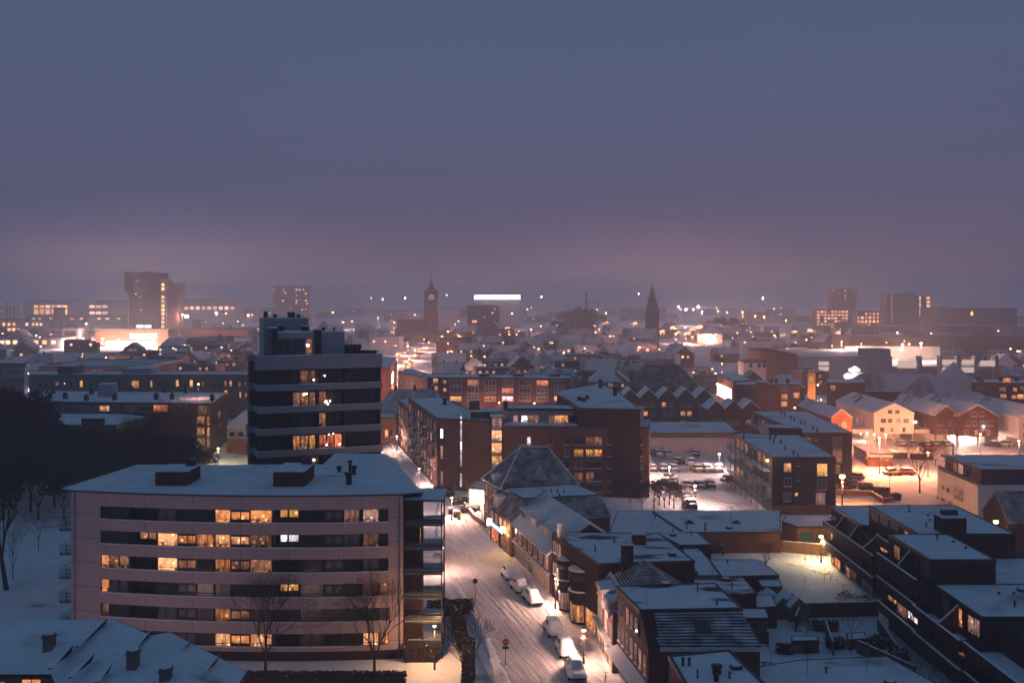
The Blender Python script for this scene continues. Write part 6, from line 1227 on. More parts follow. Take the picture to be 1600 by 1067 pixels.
for i, px in enumerate((1120, 1147, 1174)):
    b = gable('town_house', ['left', 'middle', 'right'][i] + ' one of three lower dark gables right of the saw-tooth terrace', 'house', xd(px, 316), 321, 5.6, 9, 8.9, 11.5, 0, 'brick_dark', 'snow', 'three lower dark gables', .2)
    b.win(*b.S, 2, 4, 1.2, 1.3, 'lit_warm' if i == 2 else 'glass', 2); b.win(*b.S, 4, 4, 1.2, 1.3, 'glass', 2)
# lit shopping street right of the hall
C6 = Bld('lit_shops', 'shop row whose brightly lit fronts face the bend of the shopping street', 'building', [(xd(1120, 430), 430), (xd(1146, 395), 395), (xd(1176, 400), 400), (xd(1150, 440), 440)], 11, 'brick_orange', 'snow', .2)
C6.winpx((xd(1120, 430), 430), (xd(1146, 395), 395), 1121, 1143, 603, 622, 'glow_shop', nx=5, sill=False, name='shop_window')
for q in range(4): C6.win(C6.loc((xd(1120, 430), 430)), C6.loc((xd(1146, 395), 395)), 5 + q * 8, 6.5, 2.2, 1.8, 'lit_pink', 2)
C6b = Bld('corner_shop', 'low snowy-roofed shop at the lit bend, right of the bright shop fronts', 'building', [(xd(1150, 385), 385), (xd(1183, 385), 385), (xd(1183, 400), 400), (xd(1150, 400), 400)], 10.5, 'brick_red', 'snow', .2)
C6c = Bld('brick_house', 'tall narrow brick house at the left end of the window blocks', 'house', [(xd(1182, 352), 352), (xd(1200, 352), 352), (xd(1200, 364), 364), (xd(1182, 364), 364)], 14, 'brick_red', 'snow', .2)
C7 = Bld('window_block', 'brick block with two stacked warm stair windows facing the camera', 'apartment block', [(xd(1200, 356), 356), (xd(1252, 356), 356), (xd(1252, 370), 370), (xd(1200, 370), 370)], 13, 'brick_brown', 'snow', .25)
px_windows(C7, (xd(1200, 356), 356), (xd(1252, 356), 356), [(1220, 231+1000, 602, 611, 'glass_curtain', 2), (1221, 1230, 616, 624, 'lit_warm', 2), (1221, 1230, 627, 635, 'lit_bright', 2), (1240, 1249, 613, 622, 'lit_warm', 2), (1201, 1207, 614, 624, 'glass', 2), (1241, 1248, 600, 607, 'glass', 2)], sill=False)
for px in (1205, 1212, 1230): p = P(px, 594, 13); C7.wbox('chimney', 'brick_dark', xd(px, 362) - .5, xd(px, 362) + .5, 361, 362, 13, 15)
Al = Bld('alley_house', 'tall slim house glowing orange along the alley right of the window block', 'house', [(xd(1262, 392), 392), (xd(1274, 392), 392), (xd(1274, 404), 404), (xd(1262, 404), 404)], 15, 'brick_orange', 'snow', .2)
Al.winpx((xd(1262, 392), 392), (xd(1274, 392), 392), 1265, 1270, 588, 598, 'lit_yellow', nx=1)
Al2 = Bld('flat_house', 'dark flat-roofed house with one warm window right of the orange alley', 'house', [(xd(1292, 370), 370), (xd(1352, 370), 370), (xd(1352, 386), 386), (xd(1292, 386), 386)], 12.5, 'brick_dark', 'snow', .2)
Al2.winpx((xd(1292, 370), 370), (xd(1352, 370), 370), 1298, 1305, 602, 609, 'lit_warm', nx=2)
for i, (px, d, w, l, ez, rz_, lab) in enumerate(((1400, 395, 26, 40, 8, 14, 'wide dark roof with a snowy slope left of the pyramid-roofed house'), (1478, 372, 24, 30, 7, 15, 'big hipped snowy roof before the parking garage'), (1505, 350, 13, 22, 6.5, 11, 'low snowy roof right of the big hipped roof'), (1490, 420, 12, 12, 9, 17, 'pyramid-roofed house with a warm dormer before the garage'))):
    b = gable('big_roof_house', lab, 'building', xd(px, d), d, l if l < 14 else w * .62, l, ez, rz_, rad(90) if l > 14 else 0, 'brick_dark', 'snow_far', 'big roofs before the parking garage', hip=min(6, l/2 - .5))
R3 = Bld('brick_terrace', 'brick terrace with chimneys and several warm windows at the right edge', 'apartment block', [(xd(1518, 360), 360), (xd(1640, 355), 355), (xd(1640, 370), 370), (xd(1518, 374), 374)], 13.5, 'brick_red', 'snow', .2)
px_windows(R3, (xd(1518, 360), 360), (xd(1640, 355), 355), [(1530, 1537, 592, 599, 'glass_curtain', 2), (1529, 1537, 603, 609, 'glass_curtain', 2), (1567, 1579, 591, 598, 'lit_warm', 3), (1562, 1571, 605, 611, 'lit_dim', 2), (1563, 1572, 616, 622, 'lit_yellow', 2), (1583, 1589, 606, 612, 'lit_red', 2), (1594, 1600, 604, 610, 'lit_dim', 2), (1581, 1588, 618, 623, 'lit_warm', 2), (1590, 1599, 616, 623, 'lit_yellow', 2)], sill=False)
for px in (1530, 1565, 1590): R3.wbox('chimney', 'brick_dark', xd(px, 364) - .6, xd(px, 364) + .6, 364, 365, 13.5, 15.5)

# multi-storey car park with the glowing domes
d = 500
PG = Bld('parking_garage', 'multi-storey car park with a bright open top deck and glowing louvred bays', 'car park', [(xd(1245, d), d), (xd(1560, d), d), (xd(1560, d + 70), d + 70), (xd(1230, d + 70), d + 70)], 13.5, 'panel_grey', None, origin=(180, 500, 0), bare=True)
def pgb(nm, m, px0, px1, y0, y1, z0, z1): return PG.wbox(nm, m, xd(px0, d), xd(px1, d), y0, y1, z0, z1, False)
pgb('wall', 'panel_grey', 1246, 1392, 500, 569, 0, zd(557, d)); pgb('wall', 'concrete', 1392, 1560, 503, 569, 0, 9.5)
pgb('wall', 'brick_red', 1213, 1246, 500, 560, 0, zd(553, d)); pgb('stair_tower', 'panel_grey', 1353, 1391, 499.5, 512, 0, zd(545, d))
pgb('parapet', 'plaster_white', 1392, 1560, 568, 569.5, 9.5, 16.5)
for px in (1390, 1437, 1470, 1497, 1524, 1556): pgb('pier', 'panel_grey', px - 2.5, px + 3, 499, 503, 0, zd(556, d))
for z in (3.0, 6.2): pgb('deck_edge', 'concrete', 1393, 1560, 499.6, 502.9, z, z + 1.0)
MB().box(xd(1250, d) - 180, xd(1560, d) - 180, .5, 69, zd(557, d), zd(557, d) + .15).build('deck_snow', 'snow', PG.root) if False else None
MB().box(xd(1250, d) - 180, xd(1391, d) - 180, .5, 69, zd(557, d), zd(557, d) + .15).build('deck_snow', 'snow', PG.root); MB().box(xd(1392, d) - 180, xd(1558, d) - 180, 4, 68, 9.5, 9.65).build('deck_snow', 'snow', PG.root)
for px0, px1, y0, y1 in ((1279, 1295, 565, 571), (1279, 1295, 573, 581), (1402, 1432, 563, 575), (1472, 1494, 562, 570), (1472, 1494, 574, 582), (1503, 1522, 562, 570), (1502, 1522, 574, 582), (1531, 1555, 563, 572)):
    PG.winpx((xd(1245, 499), 499), (xd(1560, 499), 499), px0, px1, y0, y1, 'glow_deck', nx=1, frame='louvre', sill=False, name='louvre_bay')
o = empty('glowing_dome', 'cluster of glowing white ribbed domes in front of the car park wall', 'inflatable dome', (xd(1335, 480), 480, zd(592, 480)))
for cx, z, r in ((-3.2, 1.2, 2.0), (0, 1.3, 2.3), (3.2, 1.2, 2.0), (-1.6, 4.3, 1.4), (.2, 4.8, 1.7), (1.6, 4.3, 1.3)):
    q = MB().ball((cx, 0, z), r, r, r * .95, 0, 14, 8).build('dome', 'dome_white', o); mb = MB()
    for k in range(7):
        a = math.pi * (k + .5) / 7
        for t in range(8):
            a0, a1 = math.pi * t / 8, math.pi * (t + 1) / 8; rr_ = r * 1.03
            f_ = lambda al: (cx + rr_ * math.sin(al) * math.cos(a), -rr_ * math.sin(al) * math.sin(a), z - rr_ * .95 * math.cos(al))
            mb.tube(f_(a0), f_(a1), .09, .09, 3)
    mb.build('rib', 'metal_grey', q)
MB().box(-5, 5, -1.5, 3, -zd(592, 480), -.6).build('base', 'brick_dark', o)

# ================================================================ far landmarks
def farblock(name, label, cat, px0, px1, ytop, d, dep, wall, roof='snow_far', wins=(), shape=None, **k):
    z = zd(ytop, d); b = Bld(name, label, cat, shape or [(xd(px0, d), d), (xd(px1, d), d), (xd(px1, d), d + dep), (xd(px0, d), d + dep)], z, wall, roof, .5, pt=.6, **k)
    for q in wins:
        if d > 800 and q[4].startswith('lit_'): q = (*q[:4], q[4].replace('lit_', 'far_'), *q[5:])
        b.winpx((xd(px0, d), d), (xd(px1, d), d), *q[:4], q[4], nx=q[5] if len(q) > 5 else 1, frame='concrete_dark', sill=False, fr=.1)
    return b
d = 1050
AT = farblock('high_rise', 'tall brown high-rise with a stepped top and a lit vertical strip of windows, left', 'tower block', 201, 250, 427, d, 26, 'brick_red', wins=[(213, 214.5, 438, 439.5, 'lit_pink'), (217.5, 219, 438, 439.5, 'lit_pink'), (210.5, 214, 459, 460.5, 'screen'), (218, 219.5, 464, 466, 'lit_red'), (219, 221, 484, 486, 'lit_pink'), (213, 224, 508, 512, 'strip_white'), (226, 236, 508, 512, 'strip_white')])
AT.wbox('overhang', 'brick_red', xd(195.5, d), xd(210, d), d - 2, d + 24, zd(457, d), zd(425, d)); AT.wbox('roof_house', 'brick_red', xd(220, d), xd(238, d), d + 2, d + 20, zd(427, d), zd(424.5, d)); AT.wbox('stair_wall', 'concrete', xd(250, d), xd(259, d), d + 2, d + 22, 0, zd(436, d)); AT.wbox('side_wing', 'brick_red', xd(259, d), xd(276.5, d), d + 3, d + 24, 0, zd(442, d))
for i in range(11):
    if i == 2: continue
    AT.winpx((xd(250, d + 1.9), d + 1.9), (xd(259, d + 1.9), d + 1.9), 252.6, 256.8, 443 + i * 6.5, 447.5 + i * 6.5, 'far_yellow', nx=1, frame='concrete', sill=False)
AT.winpx((xd(259, d + 2.9), d + 2.9), (xd(276, d + 2.9), d + 2.9), 262, 264, 449, 452, 'lit_dim', nx=1, frame='concrete', sill=False)
farblock('hospital', 'long hospital block with glowing gridded windows left of the high-rise', 'hospital', 36, 200, 470, 1500, 40, 'plaster_pink', wins=[(x, x + 7, y, y + 4, g) for y in (477, 483, 487) for x, g in ((53, 'lit_yellow'), (62, 'lit_warm'), (71, 'lit_pink'), (80, 'lit_warm'), (89, 'lit_pink'), (98, 'lit_yellow'))] + [(x, x + 8, y, y + 4, 'lit_pink') for y in (477, 487) for x in (140, 150, 160)])
o = empty('smoke_stacks', 'three slim chimney stacks on the horizon at the far left', 'chimney', (xd(16, 1500), 1500, 0))
for k in range(3): MB().tube((k * 5.2 - 5, 0, 0), (k * 5.2 - 5, 0, zd(471, 1500)), 1.2, 1.0, 8).build('stack', 'concrete_dark', o)
farblock('hospital', 'long hospital wing with dim gridded windows right of the high-rise', 'hospital', 277, 370, 468, 1560, 40, 'plaster_pink', wins=[(x, x + 6, 479, 484, 'lit_warm' if x < 305 else 'lit_pink') for x in range(279, 365, 9)])
farblock('hall', 'long low hall with a lit canopy edge in front of the hospital', 'building', 40, 200, 494, 1150, 60, 'concrete', wins=[(x, x + 5, 497, 499, g) for x, g in ((50, 'lit_white'), (60, 'lit_pink'), (77, 'lit_red'), (110, 'lit_warm'), (125, 'lit_warm'), (152, 'lit_bright'), (165, 'lit_bright'), (183, 'lit_warm'))])
farblock('brick_stub', 'rounded brick silo standing before the hospital windows', 'silo', 83, 95, 481, 1080, 14, 'brick_tan', shape=[(xd(89, 1080) + 6 * math.cos(t * .628), 1086 + 6 * math.sin(t * .628)) for t in range(10)])
farblock('framed_block', 'block with a pale square frame left of the glaring store', 'building', 97, 123, 513, 900, 20, 'plaster_white', wins=[(101, 119, 517, 528, 'glass_curtain', 3)])
farblock('lit_row', 'low block with a bright row of small windows at the far left', 'building', -10, 80, 500, 980, 20, 'concrete', wins=[(x, x + 4, 505, 509, g) for x, g in ((4, 'lit_warm'), (12, 'lit_warm'), (20, 'lit_bright'), (40, 'lit_white'), (50, 'lit_bright'), (56, 'lit_bright'), (62, 'lit_white'))] + [(x, x + 5, 513, 517, 'lit_warm') for x in (12, 19, 26)])
farblock('lit_mall', 'long low mall front glowing pink and orange at the left edge', 'shop', -20, 96, 528, 860, 30, 'plaster_pink', wins=[(x, x + 7, 532, 538, g) for x, g in ((0, 'lit_pink'), (9, 'lit_bright'), (20, 'lit_bright'), (31, 'lit_pink'), (42, 'lit_warm'), (53, 'lit_bright'), (66, 'lit_warm'), (80, 'lit_bright'))])
ST = farblock('glaring_store', 'low red-brick store with a glaring overexposed front, left background', 'shop', 148, 262, 516, 900, 50, 'brick_red', wins=[(166, 205, 533.5, 541, 'glow_shop'), (203, 245, 521.5, 529, 'glow_shop'), (203, 243, 533, 541.5, 'glow_shop')])
MB().box(-34, 34, -25.6, -25, ST.z + .4, ST.z + 1.0).build('lit_cornice', 'glow_soft', ST.root)
farblock('brick_wing', 'long brick wing running right of the glaring store', 'building', 262, 388, 515, 930, 30, 'brick_orange')
farblock('silver_hall', 'grey hall with round white sign right of the glaring store', 'building', 262, 300, 498, 1100, 30, 'concrete', wins=[(279, 295, 490 + 2, 497, 'strip_white')])
farblock('apartment_tower', 'hazy block of flats with scattered lit windows left of the clock tower', 'tower block', 427, 480, 447, 1500, 20, 'brick_tan', wins=[(427 + a * 1.0, 429 + a * 1.0, y, y + 2, g) for a, y, g in ((0, 452, 'lit_warm'), (15, 453, 'lit_pink'), (18, 457, 'lit_warm'), (35, 452, 'lit_white'), (40, 452, 'lit_bright'), (46, 452, 'lit_bright'), (35, 461, 'lit_warm'), (50, 458, 'lit_pink'), (14, 469, 'lit_red'), (35, 469, 'lit_warm'), (35, 473, 'lit_yellow'), (50, 469, 'lit_yellow'), (52, 474, 'lit_pink'), (26, 481, 'lit_warm'), (44, 483, 'lit_pink'), (50, 482, 'lit_red'))])
d = 980
CT = Bld('clock_tower', 'slim brick town hall tower with a glowing clock face and needle spire', 'clock tower', [(xd(662, d), d), (xd(684.5, d), d), (xd(684.5, d), d + 14), (xd(662, d), d + 14)], zd(460, d), 'brick_brown', None, origin=(xd(673, d), d + 7, 0), bare=True)
w0, w1 = 7.1, 6.3; zt = zd(458, d)
MB().add([(-w0, -w0, 0), (w0, -w0, 0), (w0, w0, 0), (-w0, w0, 0), (-w1, -w1, zt), (w1, -w1, zt), (w1, w1, zt), (-w1, w1, zt)], [(0, 1, 5, 4), (1, 2, 6, 5), (2, 3, 7, 6), (3, 0, 4, 7), (4, 5, 6, 7)]).build('wall', 'brick_brown', CT.root)
MB().box(-7, 7, -7, 7, zt, zt + 1).build('cornice', 'concrete_dark', CT.root)
mb = MB(); za = zd(449, d); mb.add([(-6.8, -6.8, zt + 1), (6.8, -6.8, zt + 1), (6.8, 6.8, zt + 1), (-6.8, 6.8, zt + 1), (-2.6, -2.6, za), (2.6, -2.6, za), (2.6, 2.6, za), (-2.6, 2.6, za)], [(0, 1, 5, 4), (1, 2, 6, 5), (2, 3, 7, 6), (3, 0, 4, 7)]); mb.build('roof', 'tiles_bare', CT.root)
MB().tube((0, 0, za), (0, 0, za + 3.6), 2.3, 2.0, 8).tube((0, 0, za + 3.6), (0, 0, za + 6.5), 2.6, .6, 8).tube((0, 0, za + 6.5), (0, 0, zd(424, d)), .45, .12, 6).build('spire', 'metal_dark', CT.root)
zc = zd(464.5, d); mb = MB()
for i in range(20):
    a, c_ = 6.283 * i / 20, 6.283 * (i + 1) / 20
    mb.tube((2.2 * math.cos(a), 0, 2.2 * math.sin(a)), (2.2 * math.cos(c_), 0, 2.2 * math.sin(c_)), .28, .28, 4)
for i in range(12):
    a = 6.283 * i / 12
    if i % 3 == 0: mb.tube((1.7 * math.cos(a), 0, 1.7 * math.sin(a)), (2.1 * math.cos(a), 0, 2.1 * math.sin(a)), .2, .2, 4)
mb.tube((0, -.1, 0), (.9, -.1, 1.2), .22, .15, 4).tube((0, -.1, 0), (-.3, -.1, 1.7), .16, .12, 4)
mb.build('clock_face', 'clock_glow', CT.root, (.6, -6.75, zc)); CT.put('clock_face', MB().box(-.3, .3, 0, .2, -1.6, 1.6).mesh('s', 'lit_pink'), (-6.5, 7), (-6.5, -7), 6, zc, .1)
link('window', wmesh(1, 1.5, 'lit_warm', 1, 'concrete_dark', .1, 0, False), CT.root, (0, -7.1, zd(509, d)), math.pi)
farblock('town_hall_wing', 'long snowy-roofed hall at the foot of the clock tower, left side', 'building', 620, 662, 500, 1000, 30, 'brick_brown', wins=[])
farblock('flat_office', 'office block topped by a brilliant white strip of light', 'office', 741, 812, 470, 1450, 25, 'concrete', roof='snow_far')
o = MB().box(xd(741, 1449), xd(813, 1449), 1446, 1449, zd(468, 1449), zd(461, 1449)).build('light_strip', 'strip_white'); tag(o, 'brilliant white light strip crowning the distant office', 'light strip'); o.location = (0, 0, 0)
farblock('dark_office', 'dark rounded office block below the white strip with a few lamps', 'office', 730, 780, 478, 1150, 25, 'cladding_black', roof='snow_far', wins=[(772, 774, 482, 484, 'lit_warm'), (768, 771, 488, 490, 'lit_red'), (738, 745, 501, 504, 'lit_red'), (756, 758, 495, 497, 'lit_dim')])
d = 1000
cr_ = empty('gantry', 'gantry-like mast and beam rising above the hazy trees', 'crane', (xd(916, 1500), 1500, 0)); MB().box(-1.2, 1.2, -1, 1, 0, zd(457, 1500)).build('mast', 'metal_dark', cr_); MB().box(17, 18, -1, 1, 0, zd(472, 1500)).build('mast', 'metal_dark', cr_); MB().box(0, 18, -.6, .6, zd(473, 1500), zd(472, 1500)).build('beam', 'metal_dark', cr_)
d = 900
SP = Bld('church', 'church tower with a tall pointed slate spire, right of centre', 'church', [(xd(1011, d), d), (xd(1030, d), d), (xd(1030, d), d + 11), (xd(1011, d), d + 11)], zd(489, d), 'brick_dark', None, origin=(xd(1020.5, d), d + 5.5, 0))
zt = zd(489, d); mb = MB(); za = zd(477, d); r0, r1 = 5.6, 4.7
ring0 = [(-5.6, -5.6), (0, -5.6), (5.6, -5.6), (5.6, 0), (5.6, 5.6), (0, 5.6), (-5.6, 5.6), (-5.6, 0)]
ring1 = [(4.9 * math.cos(rad(225 + 45 * i)), 4.9 * math.sin(rad(225 + 45 * i))) for i in range(8)]
vs = [(*p, zt) for p in ring0] + [(*p, za) for p in ring1] + [(0, 0, zd(443, d))]
mb.add(vs, [(i, (i + 1) % 8, 8 + (i + 1) % 8, 8 + i) for i in range(8)] + [(8 + i, 8 + (i + 1) % 8, 16) for i in range(8)]); mb.build('spire', 'tiles_bare', SP.root)
MB().tube((0, 0, zd(444, d)), (0, 0, zd(440, d)), .2, .1, 5).build('cross', 'metal_dark', SP.root)
b = gable('church_nave', 'church nave with a snowy roof at the left foot of the spire', 'church', xd(1000, 880), 885, 15, 30, 9, 17, rad(70), 'brick_brown', 'snow_far')
farblock('tower_flats', 'hazy tower of flats with a few white windows, right background', 'tower block', 1299, 1339, 452, 1500, 20, 'brick_tan', wins=[(1301, 1303, 453, 455, 'lit_white'), (1320, 1322, 454, 456, 'lit_warm'), (1320, 1322, 461, 463, 'lit_warm'), (1320, 1322, 466, 468, 'lit_pink')])
farblock('lit_grid_block', 'office with a glowing grid of small windows below the hazy tower of flats', 'office', 1275, 1326, 483, 1300, 18, 'brick_orange', wins=[(1277 + 5.5 * a, 1280.5 + 5.5 * a, 486 + 5 * r, 488.5 + 5 * r, R.choice(['lit_warm', 'lit_pink', 'lit_red', 'lit_yellow'])) for a in range(9) for r in range(5) if R.random() < .85])
farblock('lit_low_block', 'low block with orange windows right of the glowing grid', 'office', 1338, 1378, 487, 1280, 18, 'brick_orange', wins=[(1340 + 6 * a, 1343 + 6 * a, 489 + 6 * r, 492 + 6 * r, R.choice(['lit_warm', 'lit_red', 'lit_bright', 'glass'])) for a in range(6) for r in range(3)])
farblock('tower_flats', 'broad dark tower block with two columns of white lit windows, right background', 'tower block', 1386, 1432, 459, 1250, 24, 'concrete_dark', wins=[(1392.5, 1393.8, 461 + 4 * r, 463 + 4 * r, 'lit_dim') for r in range(10)])
farblock('tower_flats', 'slim wing of the broad dark tower with white stairwell windows', 'tower block', 1432.5, 1454, 462, 1250, 24, 'brick_dark', wins=[(1436.5, 1438.5, 464 + 5 * r, 467 + 5 * r, 'lit_white') for r in range(6)] + [(1447.5, 1453, y, y + 4, 'lit_bright', 2) for y in (464, 470, 476, 487)])
TC = farblock('theatre', 'wide windowless dark box of a theatre with a small glowing orange emblem', 'theatre', 1471, 1589, 482, 1150, 60, 'cladding_black', wins=[])
TC.put('emblem', MB().add([(-1.6, 0, 0), (1.6, 0, 0), (1.2, 0, 3), (.2, 0, 5.4), (-1.0, 0, 3.4), (-1.6, .2, 0), (1.6, .2, 0), (1.2, .2, 3), (.2, .2, 5.4), (-1.0, .2, 3.4)], [(0, 1, 2, 3, 4), (9, 8, 7, 6, 5)]).mesh('s', 'neon_orange'), TC.poly[0], TC.poly[1], 35, TC.z - 8, .3)
farblock('big_hall', 'very long low snowy hall before the theatre box', 'hall', 1365, 1600, 511, 900, 60, 'concrete_dark'); farblock('long_wall_hall', 'long pinkish hall behind the bright parking deck', 'hall', 1330, 1640, 527, 680, 40, 'brick_tan')
farblock('pink_lit_flats', 'pink-lit block with a grid of pale windows at the right edge', 'apartment block', 1561, 1640, 553, 620, 15, 'plaster_pink', wins=[(1567 + 13 * a, 1571 + 13 * a, 557 + 9 * r, 560 + 9 * r, 'lit_white') for a in range(4) for r in range(3)])
farblock('lit_kiosk', 'low building with brilliant white windows right of the parking deck', 'building', 1526, 1552, 524, 700, 10, 'concrete', wins=[(1529, 1546, 528, 533, 'strip_white')])
farblock('white_long_house', 'long white-fronted house with dark windows by the shopping bend', 'house', 1162, 1204, 566, 520, 12, 'plaster_white', wins=[(x, x + 4, 568, 574, 'glass', 2) for x in (1171, 1184, 1192)])
farblock('white_house', 'small white pedimented house front above the big hall', 'house', 960, 1000, 561, 520, 12, 'plaster_white', wins=[(964, 970, 564, 567, 'glass', 2), (976, 983, 563, 571, 'glass', 2), (988, 996, 564, 567, 'glass', 2)])
farblock('industrial_roof', 'huge flat snowy works roof with a dark front, left edge', 'works', -60, 150, 568, 600, 120, 'brick_brown'); farblock('industrial_roof', 'stepped works roof behind the long tan building', 'works', 60, 225, 574, 480, 60, 'brick_orange', wins=[(145, 150, 577, 583, 'lit_dim'), (155, 160, 577, 583, 'lit_dim')])
farblock('low_store', 'low store with an orange-lit wall and snowy roof left of the tower', 'shop', 165, 235, 571, 520, 20, 'brick_orange'); farblock('saw_roof_hall', 'bright white ribbed hall front just left of the tower', 'hall', 315, 362, 549, 640, 30, 'plaster_white', wins=[(x, x + 3, 553, 562, 'glow_soft') for x in range(319, 360, 7)])
farblock('low_store', 'dark flat-roofed store with a row of small lamps left of the ribbed hall', 'shop', 262, 305, 556, 600, 20, 'brick_dark', wins=[(x, x + 3, 565, 567, 'lit_white') for x in (268, 273, 279)])

# ================================================================ the hazy town
EXC = [(xd(a, d0), xd(b_, d0), d0 - 4, d1) for a, b_, d0, d1 in ((590, 625, 395, 480), (140, 265, 770, 960), (645, 700, 960, 1010), (985, 1040, 860, 920), (1205, 1565, 480, 580), (-60, 160, 590, 730), (-30, 100, 780, 900), (50, 240, 470, 545), (1365, 1600, 890, 970), (1330, 1640, 675, 725), (725, 785, 1140, 1180), (1030, 1120, 860, 1070), (1030, 1120, 780, 860), (700, 720, 930, 1000), (1170, 1190, 820, 960), (1225, 1280, 880, 1010), (1115, 1190, 380, 445))]
def street_x(y):
    pts = [(310, -38), (400, -48), (511, -61), (728, -75), (1070, -70), (2000, -70)]
    for (a, p), (b_, q) in zip(pts, pts[1:]):
        if y <= b_: return p + (q - p) * (y - a) / (b_ - a)
    return -70
def clear(x, y, r):
    for a, b_, c, e in EXC:
        if a - r < x < b_ + r and c - r < y < e + r: return False
    sx = street_x(y)      # the festive main street stays open
    if y < 1080 and abs(x - sx) < 8 + r: return False
    for px, d_, w in ((1130, 520, 16), (1075, 760, 34), (700, 640, 10)):
        if abs(x - xd(px, d_)) < w and abs(y - d_) < 60: return False
    return True
def sector(px, y):
    if y > 950: z = 'in the far haze'
    elif y > 650: z = 'in the hazy middle'
    else: z = 'in the near rows'
    s = 'left of the tower' if px < 390 else 'before the clock tower' if px < 720 else 'left of the spire' if px < 1000 else 'right of the spire' if px < 1260 else 'near the parking garage'
    return z + ', ' + s
cnt = 0; placed = []
yy = 425.0
while yy < 1330 and cnt < 285:
    step = 17 + yy * .02; x = -.53 * yy
    while x < .53 * yy and cnt < 285:
        w = R.uniform(8, 13) * (1 + (yy - 400) / 1500); l = R.uniform(9, 16) * (1 + (yy - 400) / 1600); jx, jy = x + R.uniform(-3, 3), yy + R.uniform(-5, 5); px = 800 + F * jx / jy
        x += w * R.uniform(1.5, 2.6) * (1 + (yy - 425) / 1500)
        if px < -30 or px > 1630 or (395 < px < 590 and jy < 900) or not clear(jx, jy + l / 2, w / 2 + 3): continue
        if jy < 480 and (px > 1290 or px < 400): continue
        if R.random() < .12: continue
        kind = R.random() * (.42 if px < 400 else 1); eave = R.uniform(5.5, 9.5); along = R.random() < .55
        wl = R.choice(['brick_brown', 'brick_brown', 'brick_red', 'brick_tan', 'plaster_pink', 'brick_dark', 'plaster_white']); wn = {'brick_brown': 'brown', 'brick_red': 'red', 'brick_tan': 'tan', 'plaster_pink': 'pink', 'brick_dark': 'dark', 'plaster_white': 'white'}[wl]
        nl = 0; sec = sector(px, jy)
        if kind < .24:
            W_ = w * 1.5; z = R.uniform(7, 13)
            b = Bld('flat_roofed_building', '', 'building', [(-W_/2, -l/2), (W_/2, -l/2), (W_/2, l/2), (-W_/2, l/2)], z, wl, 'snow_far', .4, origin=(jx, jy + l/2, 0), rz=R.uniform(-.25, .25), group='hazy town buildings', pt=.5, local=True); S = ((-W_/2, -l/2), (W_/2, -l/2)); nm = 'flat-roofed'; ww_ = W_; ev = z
            if R.random() < .5: b.box('roof_house', 'concrete_dark', -1.5, 1.5, 0, 3, z, z + 2, True)
        else:
            hp = R.choice([0, 0, 0, w * .3]); nch = R.choice([0, 1, 1, 2]) if jy < 900 else 0
            rz_ = rad(90) if along else 0
            a_w, a_l = (w, l) if not along else (w * .9, l * 1.15)
            b = gable('house', '', 'house', jx, jy + l/2, a_w, a_l, eave, eave + a_w * R.uniform(.33, .5), rz_ + R.uniform(-.3, .3), wl, R.choice(['snow_far', 'snow_far', 'tiles_snowy']), 'hazy town buildings', .3, nch, 0, hp)
            S = b.S if not along else b.Wt; nm = 'hipped' if hp else 'gabled'; ww_ = a_w if not along else a_l; ev = eave
            if along: S = b.E if False else b.Wt
        k = int(ww_ / 3.4); rows_ = 2 if ev > 6.5 else 1
        pick = [(q, r) for q in range(k) for r in range(rows_)]; R.shuffle(pick)
        for q, r in pick[:4 if jy < 700 else 2]:
            g = R.choice(['lit_bright', 'lit_warm', 'lit_pink', 'glass_curtain', 'lit_warm', 'lit_yellow']) if R.random() < .72 else 'glass'
            if jy > 600: g = g.replace('lit_', 'far_')
            if g.startswith(('lit', 'far')): nl += 1
            elif jy > 700: continue
            s_ = 1.3 if jy < 700 else 1.8
            for SS in ((S,) if True else ()):
                b.win(*SS, 1.8 + q * 3.4, ev - 2.4 - r * 2.9, s_, s_, g, 2 if jy < 600 else 1, sill=False)
        b.root['label'] = f"{nm} {wn} {'building' if kind < .24 else 'house'} with {['no', 'one', 'two', 'three', 'four'][nl]} lit window{'' if nl == 1 else 's'} {sec}"
        b.root['category'] = 'building' if kind < .24 else 'house'; b.root['group'] = 'buildings of the hazy town, ' + sec
        cnt += 1; placed.append((px, b.root))
    yy += step * 1.12

by = {}
for px, r_ in placed: by.setdefault(r_['label'], []).append((px, r_))
for lab_, q in by.items():
    if len(q) > 1:
        q.sort(key=lambda t: t[0])
        for i, (px, r_) in enumerate(q): r_['label'] = ('leftmost' if i == 0 else 'rightmost' if i == len(q) - 1 else ['second', 'third', 'fourth', 'fifth', 'sixth'][min(i - 1, 4)]) + ' ' + lab_
# far wood and single hazy trees
for i, (px, py, h) in enumerate(((884, 530, 30), (898, 528, 34), (912, 529, 36), (926, 530, 32), (872, 532, 22), (905, 535, 26), (920, 536, 24))):
    q = P(px, py); tree('dense' if i % 2 else 'dense2', q.x, q.y, h, ['first', 'second', 'third', 'fourth', 'fifth', 'sixth', 'seventh'][[872, 884, 898, 905, 912, 920, 926].index(px)] + ' from the left of the big hazy trees between clock tower and spire', None, 'hazy clump of big trees', name='dark_tree')
for i, (px, py, h) in enumerate(((1300, 535, 20), (1320, 533, 22), (1340, 534, 20), (1360, 535, 18), (1385, 533, 16), (1120, 528, 24), (1135, 527, 26), (1150, 528, 24), (640, 545, 14), (690, 540, 14), (820, 570, 12), (808, 572, 12), (1245, 540, 14))):
    q = P(px, py); tree('dense' if i % 2 else 'bare2', q.x, q.y, h, ['dark tree among hazy roofs before the glowing office grid', 'dark tree among hazy roofs right of the spire', 'dark tree near the festive street'][0 if px > 1290 else 1 if px > 1100 else 2], None, 'hazy trees among the roofs', name='dark_tree')

